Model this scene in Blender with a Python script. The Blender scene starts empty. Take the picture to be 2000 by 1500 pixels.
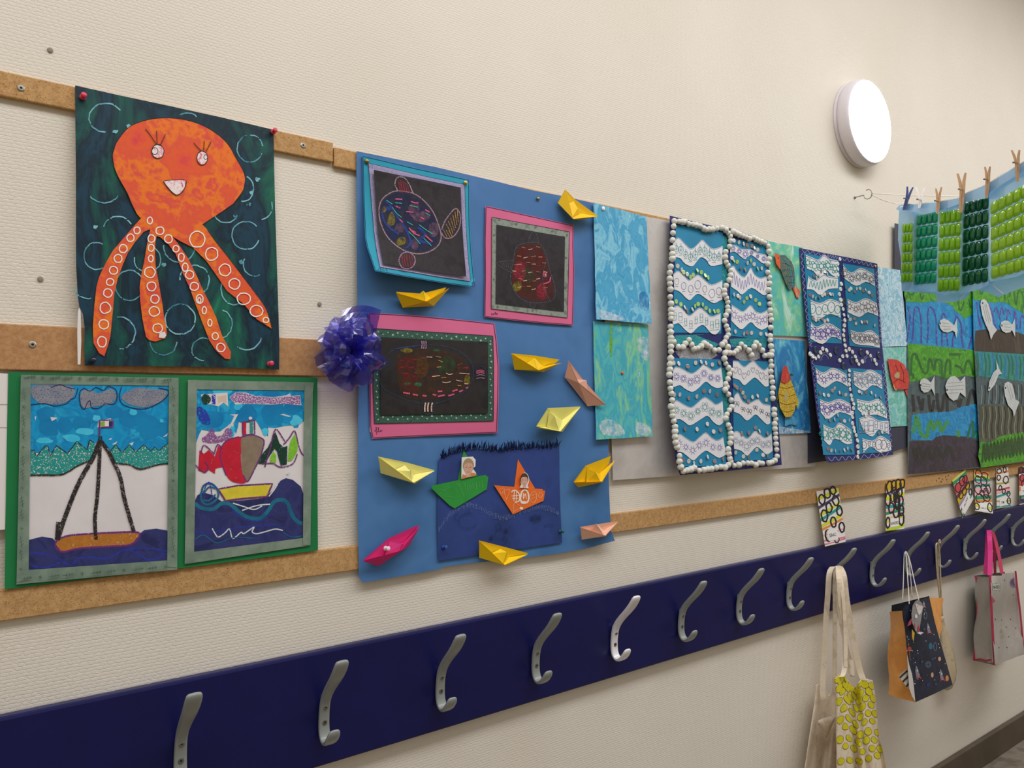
import bpy, math, random
import numpy as np
from mathutils import Vector, Matrix
from mathutils.geometry import delaunay_2d_cdt

random.seed(7)
scene = bpy.context.scene
COL = scene.collection

# ------------------------------------------------------------------ camera
# The wall is the plane y = 0 (x along it, z up); the camera stands D in front of it.
FPX, D, ZC = 1540.0, 1.47, 1.52
def _axes():
    vh = (2976.0, 783.0); vy = -45000.0
    vx = 1000 - (FPX * FPX + (vh[1] - 750) * (vy - 750)) / (vh[0] - 1000)
    a = Vector((vh[0] - 1000, vh[1] - 750, FPX)).normalized()
    u = Vector((vx - 1000, vy - 750, FPX)).normalized()
    n = u.cross(a)
    if n.z < 0: n = -n
    return a, n.normalized(), u
AX, AN, AU = _axes()
CAM = Vector((0, -D, ZC))
def ray(px, py):
    r = Vector((px - 1000, py - 750, FPX))
    return Vector((r.dot(AX), r.dot(AN), r.dot(AU)))
def W(px, py, d=0.0):
    """point at distance d in front of the wall that was measured at this pixel of the photograph"""
    r = ray(px, py)
    return CAM + r * ((D - d) / r.y)

cam_data = bpy.data.cameras.new('camera')
cam = bpy.data.objects.new('camera', cam_data); COL.objects.link(cam)
right = Vector((AX.x, AN.x, AU.x)); down = Vector((AX.y, AN.y, AU.y)); fwd = Vector((AX.z, AN.z, AU.z))
m3 = Matrix((right, -down, -fwd)).transposed()
cam.matrix_world = Matrix.Translation(CAM) @ m3.to_4x4()
cam_data.sensor_fit = 'HORIZONTAL'; cam_data.sensor_width = 36.0
cam_data.lens = FPX * 36.0 / 2000.0
cam_data.clip_start = 0.02
scene.camera = cam

# ------------------------------------------------------------------ light
vs = scene.view_settings
vs.view_transform = 'Standard'; vs.look = 'None'; vs.gamma = 1.0; vs.use_curve_mapping = False
vs.exposure = 0.0
def lin1(v):
    v /= 255.0
    return v / 12.92 if v <= 0.04045 else ((v + 0.055) / 1.055) ** 2.4
def hexlin(h):
    return [lin1(int(h[i:i + 2], 16)) for i in (0, 2, 4)]
world = bpy.data.worlds.new('world'); scene.world = world; world.use_nodes = True
wnt = world.node_tree; wb = wnt.nodes['Background']
# a dim corridor: pale ceiling overhead, brown floor below
_g = wnt.nodes.new('ShaderNodeTexCoord'); _x = wnt.nodes.new('ShaderNodeSeparateXYZ'); _m = wnt.nodes.new('ShaderNodeMapRange'); _r = wnt.nodes.new('ShaderNodeValToRGB')
_m.inputs['From Min'].default_value = -1.0; _m.inputs['From Max'].default_value = 1.0
_r.color_ramp.elements[0].position = 0.30; _r.color_ramp.elements[0].color = (0.50, 0.315, 0.055, 1)
_r.color_ramp.elements[1].position = 0.75; _r.color_ramp.elements[1].color = (0.92, 0.88, 0.85, 1)
wnt.links.new(_g.outputs['Generated'], _x.inputs[0]); wnt.links.new(_x.outputs['Z'], _m.inputs['Value'])
wnt.links.new(_m.outputs['Result'], _r.inputs['Fac']); wnt.links.new(_r.outputs['Color'], wb.inputs['Color'])
wb.inputs['Strength'].default_value = 0.48
def area(name, loc, target, sx, sy, power, color):
    l = bpy.data.lights.new(name, 'AREA'); l.shape = 'RECTANGLE'; l.size = sx; l.size_y = sy
    l.energy = power; l.color = color
    o = bpy.data.objects.new(name, l); COL.objects.link(o)
    o.location = loc
    o.rotation_euler = (Vector(target) - Vector(loc)).to_track_quat('-Z', 'Y').to_euler()
    return o
area('ceiling_light_strip', (2.9, -1.5, 3.7), (2.9, -1.5, 0), 8.5, 0.9, 142, (1.0, 0.99, 1.0))
LAMP_STRENGTH = 12.0

# ------------------------------------------------------------------ materials
MATS = {}
GAIN = 1.15
def col(h, g=None):
    g = GAIN if g is None else g
    return [min(0.92, c * g) for c in hexlin(h)] + [1.0]
class NT:
    def __init__(s, name):
        s.m = bpy.data.materials.new(name); s.m.use_nodes = True
        s.t = s.m.node_tree; s.n = s.t.nodes
        s.b = s.n['Principled BSDF']; s.out = s.n['Material Output']
    def add(s, typ, **kw):
        nd = s.n.new(typ)
        for k, v in kw.items(): setattr(nd, k, v)
        return nd
    def link(s, a, b): s.t.links.new(a, b)
    def pos(s, stretch=(1, 1, 1), rot=(0, 0, 0)):
        g = s.add('ShaderNodeNewGeometry'); mp = s.add('ShaderNodeMapping')
        mp.inputs['Scale'].default_value = stretch; mp.inputs['Rotation'].default_value = rot
        s.link(g.outputs['Position'], mp.inputs['Vector'])
        return mp.outputs['Vector']
    def noise(s, scale, detail=3.0, rough=0.55, dist=0.0, stretch=(1, 1, 1), rot=(0, 0, 0)):
        nz = s.add('ShaderNodeTexNoise')
        nz.inputs['Scale'].default_value = scale; nz.inputs['Detail'].default_value = detail
        nz.inputs['Roughness'].default_value = rough; nz.inputs['Distortion'].default_value = dist
        s.link(s.pos(stretch, rot), nz.inputs['Vector'])
        return nz.outputs['Fac']
    def ramp(s, fac, stops):
        r = s.add('ShaderNodeValToRGB'); e = r.color_ramp.elements
        while len(e) > 1: e.remove(e[-1])
        for i, (p, c) in enumerate(stops):
            k = e[0] if i == 0 else e.new(p)
            k.position = p; k.color = c
        s.link(fac, r.inputs['Fac'])
        return r.outputs['Color']
    def bump(s, h, strength, dist):
        b = s.add('ShaderNodeBump'); b.inputs['Strength'].default_value = strength
        b.inputs['Distance'].default_value = dist
        s.link(h, b.inputs['Height']); s.link(b.outputs['Normal'], s.b.inputs['Normal'])
def mat(name, c, c2=None, rough=0.75, spec=0.25, metal=0.0, scale=25, detail=4, lo=0.38, hi=0.62, dist=0.0,
        stretch=(1, 1, 1), rot=(0, 0, 0), bump=0.0, bscale=300, bdist=0.0006, grain=None, gscale=420, alpha=None,
        gain=None, trans=0.0, coat=0.0, soft=None):
    """paint, paper, cloth: one colour or two to five colours mottled by noise; grain = wax-crayon coverage"""
    if name in MATS: return MATS[name]
    t = NT(name); b = t.b
    cs = [c] + ([] if c2 is None else ([c2] if isinstance(c2, str) else list(c2)))
    if len(cs) == 1:
        b.inputs['Base Color'].default_value = col(cs[0], gain)
    else:
        f = t.noise(scale, detail, 0.6, dist, stretch, rot)
        n = len(cs) - 1
        t.link(t.ramp(f, [(lo + (hi - lo) * i / n, col(x, gain)) for i, x in enumerate(cs)]), b.inputs['Base Color'])
    b.inputs['Roughness'].default_value = rough
    b.inputs['Specular IOR Level'].default_value = spec
    b.inputs['Metallic'].default_value = metal
    b.inputs['Transmission Weight'].default_value = trans
    b.inputs['Coat Weight'].default_value = coat
    if bump: t.bump(t.noise(bscale, 3), bump, bdist)
    if soft is not None:
        f = t.noise(gscale, 3, 0.6)
        t.link(t.ramp(f, [(0.30, (0, 0, 0, 1)), (0.72, (soft, soft, soft, 1))]), b.inputs['Alpha'])
    elif grain is not None:
        f = t.noise(gscale, 2, 0.6)
        gr = t.ramp(f, [(max(0.0, 0.5 - (grain - 0.5) * 0.5 - 0.03), (0, 0, 0, 1)), (0.5 - (grain - 0.5) * 0.5 + 0.03, (1, 1, 1, 1))])
        t.link(gr, b.inputs['Alpha'])
    elif alpha is not None:
        b.inputs['Alpha'].default_value = alpha
    MATS[name] = t.m
    return t.m
def film(name, tint, gloss=0.12, rough=0.08, body=None, bodyw=0.0):
    """thin coloured plastic: tinted see-through, a little body colour, a glossy surface"""
    if name in MATS: return MATS[name]
    t = NT(name)
    tr = t.add('ShaderNodeBsdfTransparent'); tr.inputs['Color'].default_value = hexlin(tint) + [1]
    gl = t.add('ShaderNodeBsdfGlossy'); gl.inputs['Roughness'].default_value = rough
    gl.inputs['Color'].default_value = (1, 1, 1, 1)
    last = tr.outputs['BSDF']
    if bodyw:
        df = t.add('ShaderNodeBsdfDiffuse'); df.inputs['Color'].default_value = col(body)
        tl = t.add('ShaderNodeBsdfTranslucent'); tl.inputs['Color'].default_value = col(body)
        m0 = t.add('ShaderNodeMixShader'); m0.inputs['Fac'].default_value = 0.35
        t.link(df.outputs['BSDF'], m0.inputs[1]); t.link(tl.outputs['BSDF'], m0.inputs[2])
        m1 = t.add('ShaderNodeMixShader'); m1.inputs['Fac'].default_value = bodyw
        t.link(last, m1.inputs[1]); t.link(m0.outputs['Shader'], m1.inputs[2]); last = m1.outputs['Shader']
    lw = t.add('ShaderNodeLayerWeight'); lw.inputs['Blend'].default_value = 0.25
    ad = t.add('ShaderNodeMath', operation='MULTIPLY_ADD'); ad.inputs[1].default_value = 0.35; ad.inputs[2].default_value = gloss
    t.link(lw.outputs['Facing'], ad.inputs[0])
    m2 = t.add('ShaderNodeMixShader')
    t.link(ad.outputs['Value'], m2.inputs['Fac'])
    t.link(last, m2.inputs[1]); t.link(gl.outputs['BSDF'], m2.inputs[2])
    t.link(m2.outputs['Shader'], t.out.inputs['Surface'])
    MATS[name] = t.m
    return t.m
def wall_material():
    t = NT('wall_weave'); b = t.b
    f = t.noise(2.2, 3)
    t.link(t.ramp(f, [(0.35, col('d6cfc2')), (0.65, col('dad4c8'))]), b.inputs['Base Color'])
    b.inputs['Roughness'].default_value = 0.6; b.inputs['Specular IOR Level'].default_value = 0.25
    g = t.add('ShaderNodeNewGeometry'); sx = t.add('ShaderNodeSeparateXYZ'); cx = t.add('ShaderNodeCombineXYZ')
    t.link(g.outputs['Position'], sx.inputs[0]); t.link(sx.outputs['X'], cx.inputs['X']); t.link(sx.outputs['Z'], cx.inputs['Y'])
    nz = t.add('ShaderNodeTexNoise'); nz.inputs['Scale'].default_value = 130; nz.inputs['Detail'].default_value = 1
    t.link(g.outputs['Position'], nz.inputs['Vector'])
    vm = t.add('ShaderNodeVectorMath', operation='MULTIPLY_ADD'); vm.inputs[1].default_value = (0.012, 0.0035, 0.0)
    t.link(nz.outputs['Color'], vm.inputs[0]); t.link(cx.outputs[0], vm.inputs[2])
    br = t.add('ShaderNodeTexBrick'); t.link(vm.outputs[0], br.inputs['Vector'])
    br.inputs['Color1'].default_value = (1, 1, 1, 1); br.inputs['Color2'].default_value = (0.75, 0.75, 0.75, 1)
    br.inputs['Mortar'].default_value = (0, 0, 0, 1)
    br.inputs['Scale'].default_value = 1.0; br.inputs['Brick Width'].default_value = 0.0115
    br.inputs['Row Height'].default_value = 0.0056; br.inputs['Mortar Size'].default_value = 0.0011
    br.inputs['Mortar Smooth'].default_value = 0.8
    ad = t.add('ShaderNodeMath', operation='ADD')
    t.link(br.outputs['Color'], ad.inputs[0]); t.link(t.noise(230, 3), ad.inputs[1])
    t.bump(ad.outputs['Value'], 0.36, 0.0010)
    return t.m
def cork_material(name, a, bcol, dark, speck=0.5):
    t = NT(name); b = t.b
    base = t.ramp(t.noise(140, 4), [(0.35, col(a)), (0.65, col(bcol))])
    sp = t.ramp(t.noise(520, 2), [(0.60, (0, 0, 0, 1)), (0.66, (speck, speck, speck, 1))])
    mx = t.add('ShaderNodeMix', data_type='RGBA')
    t.link(sp, mx.inputs[0]); t.link(base, mx.inputs[6]); mx.inputs[7].default_value = col(dark)
    t.link(mx.outputs[2], b.inputs['Base Color'])
    b.inputs['Roughness'].default_value = 0.85; b.inputs['Specular IOR Level'].default_value = 0.15
    t.bump(t.noise(420, 3), 0.5, 0.0008)
    return t.m

# ------------------------------------------------------------------ mesh helpers
class Sheet:
    """a sheet that hangs at distance d0 from the wall, bent by bulge(u, v); u, v run over its quad"""
    def __init__(s, quad, d0, bulge=None, at=None):
        s.q = quad; s.d0 = d0; s.bulge = bulge; s.base = at or W
        A, B = [], []
        for (x, y), (u, v) in zip(quad, ((0, 0), (1, 0), (1, 1), (0, 1))):
            A += [[x, y, 1, 0, 0, 0, -u * x, -u * y], [0, 0, 0, x, y, 1, -v * x, -v * y]]; B += [u, v]
        s.h = np.linalg.solve(np.array(A, float), np.array(B, float))
    def uv(s, x, y):
        h = s.h; w = h[6] * x + h[7] * y + 1
        return (h[0] * x + h[1] * y + h[2]) / w, (h[3] * x + h[4] * y + h[5]) / w
    def xy(s, u, v):
        (ax, ay), (bx, by), (cx, cy), (dx, dy) = s.q
        return ((ax * (1 - u) + bx * u) * (1 - v) + (dx * (1 - u) + cx * u) * v,
                (ay * (1 - u) + by * u) * (1 - v) + (dy * (1 - u) + cy * u) * v)
    def P(s, x, y, lift=0.0):
        d = s.d0 + lift
        if s.bulge: d += s.bulge(*s.uv(x, y))
        return s.base(x, y, d)

def lerp_outline(pts, step):
    out = []
    n = len(pts)
    for i in range(n):
        a, b = pts[i], pts[(i + 1) % n]
        L = math.hypot(b[0] - a[0], b[1] - a[1]); k = max(1, int(math.ceil(L / step)))
        for j in range(k):
            out.append((a[0] + (b[0] - a[0]) * j / k, a[1] + (b[1] - a[1]) * j / k))
    return out
def smooth(pts, closed=False, k=4):
    """Catmull-Rom through the points"""
    n = len(pts)
    if n < 3: return list(pts)
    out = []
    rng = range(n) if closed else range(n - 1)
    for i in rng:
        if closed: p0, p1, p2, p3 = pts[i - 1], pts[i], pts[(i + 1) % n], pts[(i + 2) % n]
        else: p0, p1, p2, p3 = pts[max(i - 1, 0)], pts[i], pts[i + 1], pts[min(i + 2, n - 1)]
        for j in range(k):
            t = j / k
            out.append(tuple(0.5 * (2 * p1[c] + (p2[c] - p0[c]) * t + (2 * p0[c] - 5 * p1[c] + 4 * p2[c] - p3[c]) * t * t
                                    + (3 * p1[c] - p0[c] - 3 * p2[c] + p3[c]) * t ** 3) for c in range(len(p1))))
    if not closed: out.append(tuple(pts[-1]))
    return out
def inside(p, poly):
    x, y = p; r = False; j = len(poly) - 1
    for i in range(len(poly)):
        xi, yi = poly[i]; xj, yj = poly[j]
        if (yi > y) != (yj > y) and x < (xj - xi) * (y - yi) / (yj - yi) + xi: r = not r
        j = i
    return r
def ell(cx, cy, rx, ry, n=20, jit=0.0, rot=0.0):
    o = []
    for i in range(n):
        a = 2 * math.pi * i / n; k = 1 + random.uniform(-jit, jit)
        x, y = rx * k * math.cos(a), ry * k * math.sin(a)
        o.append((cx + x * math.cos(rot) - y * math.sin(rot), cy + x * math.sin(rot) + y * math.cos(rot)))
    return o

class MB:
    """collects faces with materials; build() links them as ONE mesh object. S = sheet drawn on, cr = (ox, oy, scale) of the drawing's own coordinates"""
    def __init__(s, S=None, cr=None, lift=0.0):
        s.v = []; s.f = []; s.fm = []; s.mats = []; s.S = S; s.cr = cr; s.l = lift
    def mi(s, m):
        if m not in s.mats: s.mats.append(m)
        return s.mats.index(m)
    def T(s, pts):
        if not s.cr: return [tuple(p[:2]) for p in pts]
        ox, oy, k = s.cr
        return [(ox + p[0] / k, oy + p[1] / k) for p in pts]
    def k(s): return s.cr[2] if s.cr else 1.0
    def add(s, vs_, fs, m):
        o = len(s.v); s.v += [Vector(p) for p in vs_]; i = s.mi(m)
        for f in fs: s.f.append([o + a for a in f]); s.fm.append(i)
    def up(s): s.l += 0.00002; return s.l
    def fill(s, pts, m, step=None, thick=0.0, mback=None, raw=False, lift=None):
        """filled outline lying on the sheet; with thick it is a slab"""
        P = pts if raw else s.T(pts)
        lift = s.up() if lift is None else lift
        if step is None and s.S.bulge:
            ext = max(max(p[0] for p in P) - min(p[0] for p in P), max(p[1] for p in P) - min(p[1] for p in P))
            if ext > 14: step = 8
        if step: P = lerp_outline(P, step)
        vs2 = [Vector(p) for p in P]; n = len(vs2)
        if step:
            x0 = min(p[0] for p in P); x1 = max(p[0] for p in P); y0 = min(p[1] for p in P); y1 = max(p[1] for p in P)
            gx = x0 + step / 2
            while gx < x1:
                gy = y0 + step / 2
                while gy < y1:
                    if inside((gx, gy), P) and min((gx - q[0]) ** 2 + (gy - q[1]) ** 2 for q in P) > (0.45 * step) ** 2:
                        vs2.append(Vector((gx, gy)))
                    gy += step
                gx += step
        r = delaunay_2d_cdt(vs2, [(i, (i + 1) % n) for i in range(n)], [], 1, 1e-5)
        ov, oe, of = r[0], r[1], r[2]
        if not of: return
        f3 = [s.S.P(p.x, p.y, lift) for p in ov]
        fs = []
        for f in of:
            a, b, c = (ov[f[0]], ov[f[1]], ov[f[2]])
            cr = (b.x - a.x) * (c.y - a.y) - (b.y - a.y) * (c.x - a.x)
            fs.append(list(f) if cr < 0 else list(reversed(f)))   # y down in the photograph
        s.add(f3, fs, m)
        if thick:
            b3 = [s.S.P(p.x, p.y, lift - thick) for p in ov]
            s.add(b3, [list(reversed(f)) for f in fs], mback or m)
            cnt = {}
            for f in fs:
                for i in range(3):
                    a, b = f[i], f[(i + 1) % 3]; cnt[(a, b)] = 1
            side = [(a, b) for (a, b) in cnt if (b, a) not in cnt]
            o = len(ov)
            s.add(f3 + b3, [[b, a, a + o, b + o] for a, b in side], mback or m)
            s.l = max(s.l, lift + 0.0004)      # what is drawn on the sheet lies just above it
    def stroke(s, pts, w, m, closed=False, curve=True, raw=False, step=None, taper=False):
        P = pts if raw else s.T(pts)
        if not raw: w = w / s.k()
        if curve and len(P) > 2: P = smooth(P, closed, 4)
        if step is None and s.S.bulge: step = 6
        if step:
            Q = []
            if closed: P = P + [P[0]]
            for i in range(len(P) - 1):
                a, b = P[i], P[i + 1]; k = max(1, int(math.hypot(b[0] - a[0], b[1] - a[1]) / step))
                Q += [(a[0] + (b[0] - a[0]) * j / k, a[1] + (b[1] - a[1]) * j / k) for j in range(k)]
            P = Q if closed else Q + [P[-1]]
        Q = [P[0]]
        for p in P[1:]:
            if math.hypot(p[0] - Q[-1][0], p[1] - Q[-1][1]) > 1e-4: Q.append(p)
        P = Q; n = len(P)
        if n < 2: return
        lift = s.up(); V = []
        for i in range(n):
            a = P[i - 1] if (closed or i) else P[i]; b = P[(i + 1) % n] if (closed or i < n - 1) else P[i]
            dx, dy = b[0] - a[0], b[1] - a[1]; L = math.hypot(dx, dy) or 1
            hw = w / 2 * (1 - 0.75 * abs(2 * i / (n - 1) - 1) ** 2 if taper else 1)
            nx, ny = -dy / L * hw, dx / L * hw
            V += [s.S.P(P[i][0] + nx, P[i][1] + ny, lift), s.S.P(P[i][0] - nx, P[i][1] - ny, lift)]
        F = []
        for i in range(n if closed else n - 1):
            j = (i + 1) % n
            F.append([2 * i, 2 * i + 1, 2 * j + 1, 2 * j])
        s.add(V, F, m)
    def ring(s, cx, cy, rx, ry, w, m, jit=0.05, a0=0, a1=360, rot=0.0, n=18):
        pts = []
        full = a1 - a0 >= 359
        k = n if full else max(4, int(n * (a1 - a0) / 360))
        for i in range(k if full else k + 1):
            a = math.radians(a0 + (a1 - a0) * i / k); j = 1 + random.uniform(-jit, jit)
            x, y = rx * j * math.cos(a), ry * j * math.sin(a)
            pts.append((cx + x * math.cos(rot) - y * math.sin(rot), cy + x * math.sin(rot) + y * math.cos(rot)))
        s.stroke(pts, w, m, closed=full, curve=(n < 24))
    def text(s, string, box, m):
        """lettering inside the four corners of box (top left, top right, bottom right, bottom left)"""
        c = bpy.data.curves.new('lettering', 'FONT'); c.body = string; c.resolution_u = 3; c.offset = 0.022
        o = bpy.data.objects.new('lettering', c); COL.objects.link(o)
        dg = bpy.context.evaluated_depsgraph_get(); ev = o.evaluated_get(dg); me = ev.to_mesh()
        vs_ = [v.co.copy() for v in me.vertices]; fs = [list(p.vertices) for p in me.polygons]
        ev.to_mesh_clear(); bpy.data.objects.remove(o); bpy.data.curves.remove(c)
        x0 = min(v.x for v in vs_); x1 = max(v.x for v in vs_); y0 = min(v.y for v in vs_); y1 = max(v.y for v in vs_)
        A, B, C_, D_ = s.T(box); lift = s.up() ; out = []
        for v in vs_:
            u = (v.x - x0) / (x1 - x0); w = 1 - (v.y - y0) / (y1 - y0)
            x = (A[0] * (1 - u) + B[0] * u) * (1 - w) + (D_[0] * (1 - u) + C_[0] * u) * w
            y = (A[1] * (1 - u) + B[1] * u) * (1 - w) + (D_[1] * (1 - u) + C_[1] * u) * w
            out.append(s.S.P(x, y, lift))
        s.add(out, fs, m)
    # plain solids in world space
    def box(s, lo, hi, m, bevel=0.0):
        (a, b, c), (d, e, f) = lo, hi
        if bevel:
            k = bevel
            prof = [(a, b), (d, b), (d, e), (a, e)]
            vs_, fs = [], []
            def ringz(z, i): return [(a + i, b + i, z), (d - i, b + i, z), (d - i, e - i, z), (a + i, e - i, z)]
            rings = [ringz(c, k), ringz(c + k * 0.3, k * 0.3), ringz(c + k, 0), ringz(f - k, 0), ringz(f - k * 0.3, k * 0.3), ringz(f, k)]
            for r in rings: vs_ += r
            fs.append([3, 2, 1, 0]); n = len(rings)
            for i in range(n - 1):
                for j in range(4):
                    fs.append([4 * i + j, 4 * i + (j + 1) % 4, 4 * i + 4 + (j + 1) % 4, 4 * i + 4 + j])
            fs.append([4 * (n - 1) + j for j in range(4)])
            s.add(vs_, fs, m); return
        s.add([(a, b, c), (d, b, c), (d, e, c), (a, e, c), (a, b, f), (d, b, f), (d, e, f), (a, e, f)],
              [[3, 2, 1, 0], [4, 5, 6, 7], [0, 1, 5, 4], [1, 2, 6, 5], [2, 3, 7, 6], [3, 0, 4, 7]], m)
    def tube(s, pts, r, m, n=8, caps=True):
        pts = [Vector(p) for p in pts]; rs = r if isinstance(r, (list, tuple)) else [r] * len(pts)
        V = []; up = None
        for i, p in enumerate(pts):
            t = (pts[min(i + 1, len(pts) - 1)] - pts[max(i - 1, 0)]).normalized()
            if up is None:
                up = Vector((0, 0, 1)) if abs(t.z) < 0.9 else Vector((1, 0, 0))
            a = (up - t * up.dot(t)).normalized(); b = t.cross(a); up = a
            V += [p + (a * math.cos(2 * math.pi * j / n) + b * math.sin(2 * math.pi * j / n)) * rs[i] for j in range(n)]
        F = []
        for i in range(len(pts) - 1):
            for j in range(n):
                F.append([i * n + j, i * n + (j + 1) % n, (i + 1) * n + (j + 1) % n, (i + 1) * n + j])
        if caps: F += [list(reversed(range(n))), [(len(pts) - 1) * n + j for j in range(n)]]
        s.add(V, F, m)
    def lathe(s, c, ax, prof, m, n=32, sx=1.0):
        """profile of (distance along the axis, radius)"""
        c = Vector(c); ax = Vector(ax).normalized()
        a = ax.orthogonal().normalized(); b = ax.cross(a); V = []
        for h, r in prof:
            V += [c + ax * h + (a * math.cos(2 * math.pi * j / n) + b * math.sin(2 * math.pi * j / n)) * max(r, 1e-5) for j in range(n)]
        F = []
        for i in range(len(prof) - 1):
            for j in range(n):
                F.append([i * n + j, i * n + (j + 1) % n, (i + 1) * n + (j + 1) % n, (i + 1) * n + j])
        F += [list(reversed(range(n))), [(len(prof) - 1) * n + j for j in range(n)]]
        s.add(V, F, m)
    def grid(s, fn, nu, nv, m, thick=None, mfn=None):
        V = [fn(i / nu, j / nv) for j in range(nv + 1) for i in range(nu + 1)]
        F = [[j * (nu + 1) + i, (j + 1) * (nu + 1) + i, (j + 1) * (nu + 1) + i + 1, j * (nu + 1) + i + 1] for j in range(nv) for i in range(nu)]
        s.add(V, F, m)
    def ribbon3(s, pts, width_dir, w, m, thick=0.0012):
        """a flat band along 3D points, with real thickness"""
        pts = [Vector(p) for p in pts]; wd = Vector(width_dir).normalized(); n = len(pts)
        ws = w if isinstance(w, (list, tuple)) else [w] * n
        V = []
        for i, p in enumerate(pts):
            t = (pts[min(i + 1, n - 1)] - pts[max(i - 1, 0)]).normalized()
            nn = t.cross(wd).normalized() * thick / 2
            a = wd * ws[i] / 2
            V += [p + a + nn, p - a + nn, p - a - nn, p + a - nn]
        F = [[3, 2, 1, 0], [4 * (n - 1) + j for j in range(4)]]
        for i in range(n - 1):
            for j in range(4):
                F.append([4 * i + j, 4 * i + (j + 1) % 4, 4 * i + 4 + (j + 1) % 4, 4 * i + 4 + j])
        s.add(V, F, m)
    def center(s):
        lo = Vector((min(p.x for p in s.v), min(p.y for p in s.v), min(p.z for p in s.v)))
        hi = Vector((max(p.x for p in s.v), max(p.y for p in s.v), max(p.z for p in s.v)))
        return Vector(((lo.x + hi.x) / 2, hi.y, lo.z))
    def build(s, name, origin, parent=None, smooth_=False):
        me = bpy.data.meshes.new(name)
        me.from_pydata([tuple(p - origin) for p in s.v], [], s.f)
        for m in s.mats: me.materials.append(m)
        me.polygons.foreach_set('material_index', s.fm)
        if smooth_: me.polygons.foreach_set('use_smooth', [True] * len(s.f))
        me.update()
        o = bpy.data.objects.new(name, me); COL.objects.link(o)
        if parent: o.parent = parent
        else: o.location = origin
        return o

def tag(o, label, cat, group=None, kind=None):
    o['label'] = label; o['category'] = cat
    if group: o['group'] = group
    if kind: o['kind'] = kind
    return o
class Thing:
    """an Empty at the thing's base that parents its parts"""
    def __init__(s, name, label, cat, loc, group=None):
        s.loc = Vector(loc)
        s.o = bpy.data.objects.new(name, None); s.o.empty_display_size = 0.02; COL.objects.link(s.o)
        s.o.location = s.loc; tag(s.o, label, cat, group)
    def part(s, name, mb, parent=None, label=None, smooth_=False, kind=None):
        o = mb.build(name, s.loc, parent or s.o, smooth_)
        if label: o['label'] = label
        if kind: o['kind'] = kind
        return o
def solo(name, mb, label, cat, group=None, smooth_=False):
    return tag(mb.build(name, mb.center(), None, smooth_), label, cat, group)
def struct(name, mb, smooth_=False):
    o = mb.build(name, mb.center(), None, smooth_); o['kind'] = 'structure'; return o

# ------------------------------------------------------------------ the setting
WALLM = wall_material()
b = MB(); b.box((-2.5, 0.0, 0.0), (14.0, 0.12, 5.0), WALLM); struct('wall_back', b)
floor_m = mat('floor_vinyl', '6b6257', ['7a7062', '5d5449'], rough=0.55, scale=6, bump=0.1, bscale=120)
b = MB(); b.box((-2.5, -4.0, -0.05), (14.0, 0.12, 0.0), floor_m); struct('floor', b)
skirt_m = mat('skirting_paint', '54493b', '493f33', rough=0.5, scale=5)
b = MB(); b.box((-2.5, -0.022, 0.0), (14.0, -0.0005, 0.112), skirt_m, 0.004); struct('baseboard_back', b)

# ------------------------------------------------------------------ cork strips
cork_m = cork_material('cork_granules', 'c19a6a', 'ab8557', '66482a', 0.75)
cork2_m = cork_material('cork_smooth', 'b88e64', 'a67c54', '755434', 0.35)
screw_m = mat('screw_zinc', 'b9b6ae', metal=0.9, rough=0.35)
dark_m = mat('dark_recess', '1c1a18', rough=0.9)
def screw(mb, c, r=0.0055, ax=(0, -1, 0)):
    mb.lathe(c, ax, [(0, r), (0.0008, r), (0.0018, r * 0.75), (0.0019, r * 0.45)], screw_m, 16)
    mb.lathe(Vector(c) + Vector(ax) * 0.0012, ax, [(0, r * 0.4), (0.0010, r * 0.35)], dark_m, 6)
def strip(x0, x1, z0, z1, m, label, screws=(), th=0.010, holes=()):
    t = Thing('cork_strip', label, 'cork strip', ((x0 + x1) / 2, 0, z0), 'cork pinning strips along the wall')
    b = MB(); b.box((x0, -th, z0), (x1, -0.0002, z1), m, 0.002)
    for h in holes:
        p = W(*h, th); b.lathe(p + Vector((0, -0.0001, 0)), (0, -1, 0), [(0, 0.0035), (0.0004, 0.003)], dark_m, 7)
    t.part('strip_board', b)
    for s in screws:
        k = MB(); screw(k, W(*s, th)); t.part('screw', k, label='zinc countersunk screw')
xj = W(652, 300, 0.01).x
strip(-0.6, xj - 0.002, 2.024, 2.064, cork_m, 'granular cork strip running behind the octopus poster, topmost on the wall', [(41, 172), (592, 284)])
strip(xj + 0.001, 1.75, 2.016, 2.0555, cork_m, 'short cork strip piece topping the blue poster, only its end showing')
strip(-0.6, W(705, 700, 0.01).x + 0.05, 1.591, 1.664, cork2_m, 'wide smooth brown cork strip under the octopus poster', [(63.5, 673)])
strip(-0.6, 6.5, 1.201, 1.250, cork_m, 'long low cork strip running just above the navy coat rail',
      holes=[(1829, 939), (1834, 934), (1841, 936), (1847, 931), (1852, 929), (1849, 937), (1838, 941)])
# wall marks: plugs and nail holes
for i, (px, py) in enumerate([(79, 545), (98, 98), (624, 594)]):
    k = MB(); k.lathe(W(px, py, 0.0005), (0, -1, 0), [(0, 0.0045), (0.002, 0.004), (0.0025, 0.0015)], mat('filler_grey', '8d877c'), 10)
    solo('wall_plug', k, ['small grey plug in the wall beneath the topmost cork strip', 'small grey plug high on the bare wall above the octopus poster',
                          'small grey plug in the wall above the violet cellophane flower'][i], 'wall plug', 'wall plugs')

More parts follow.
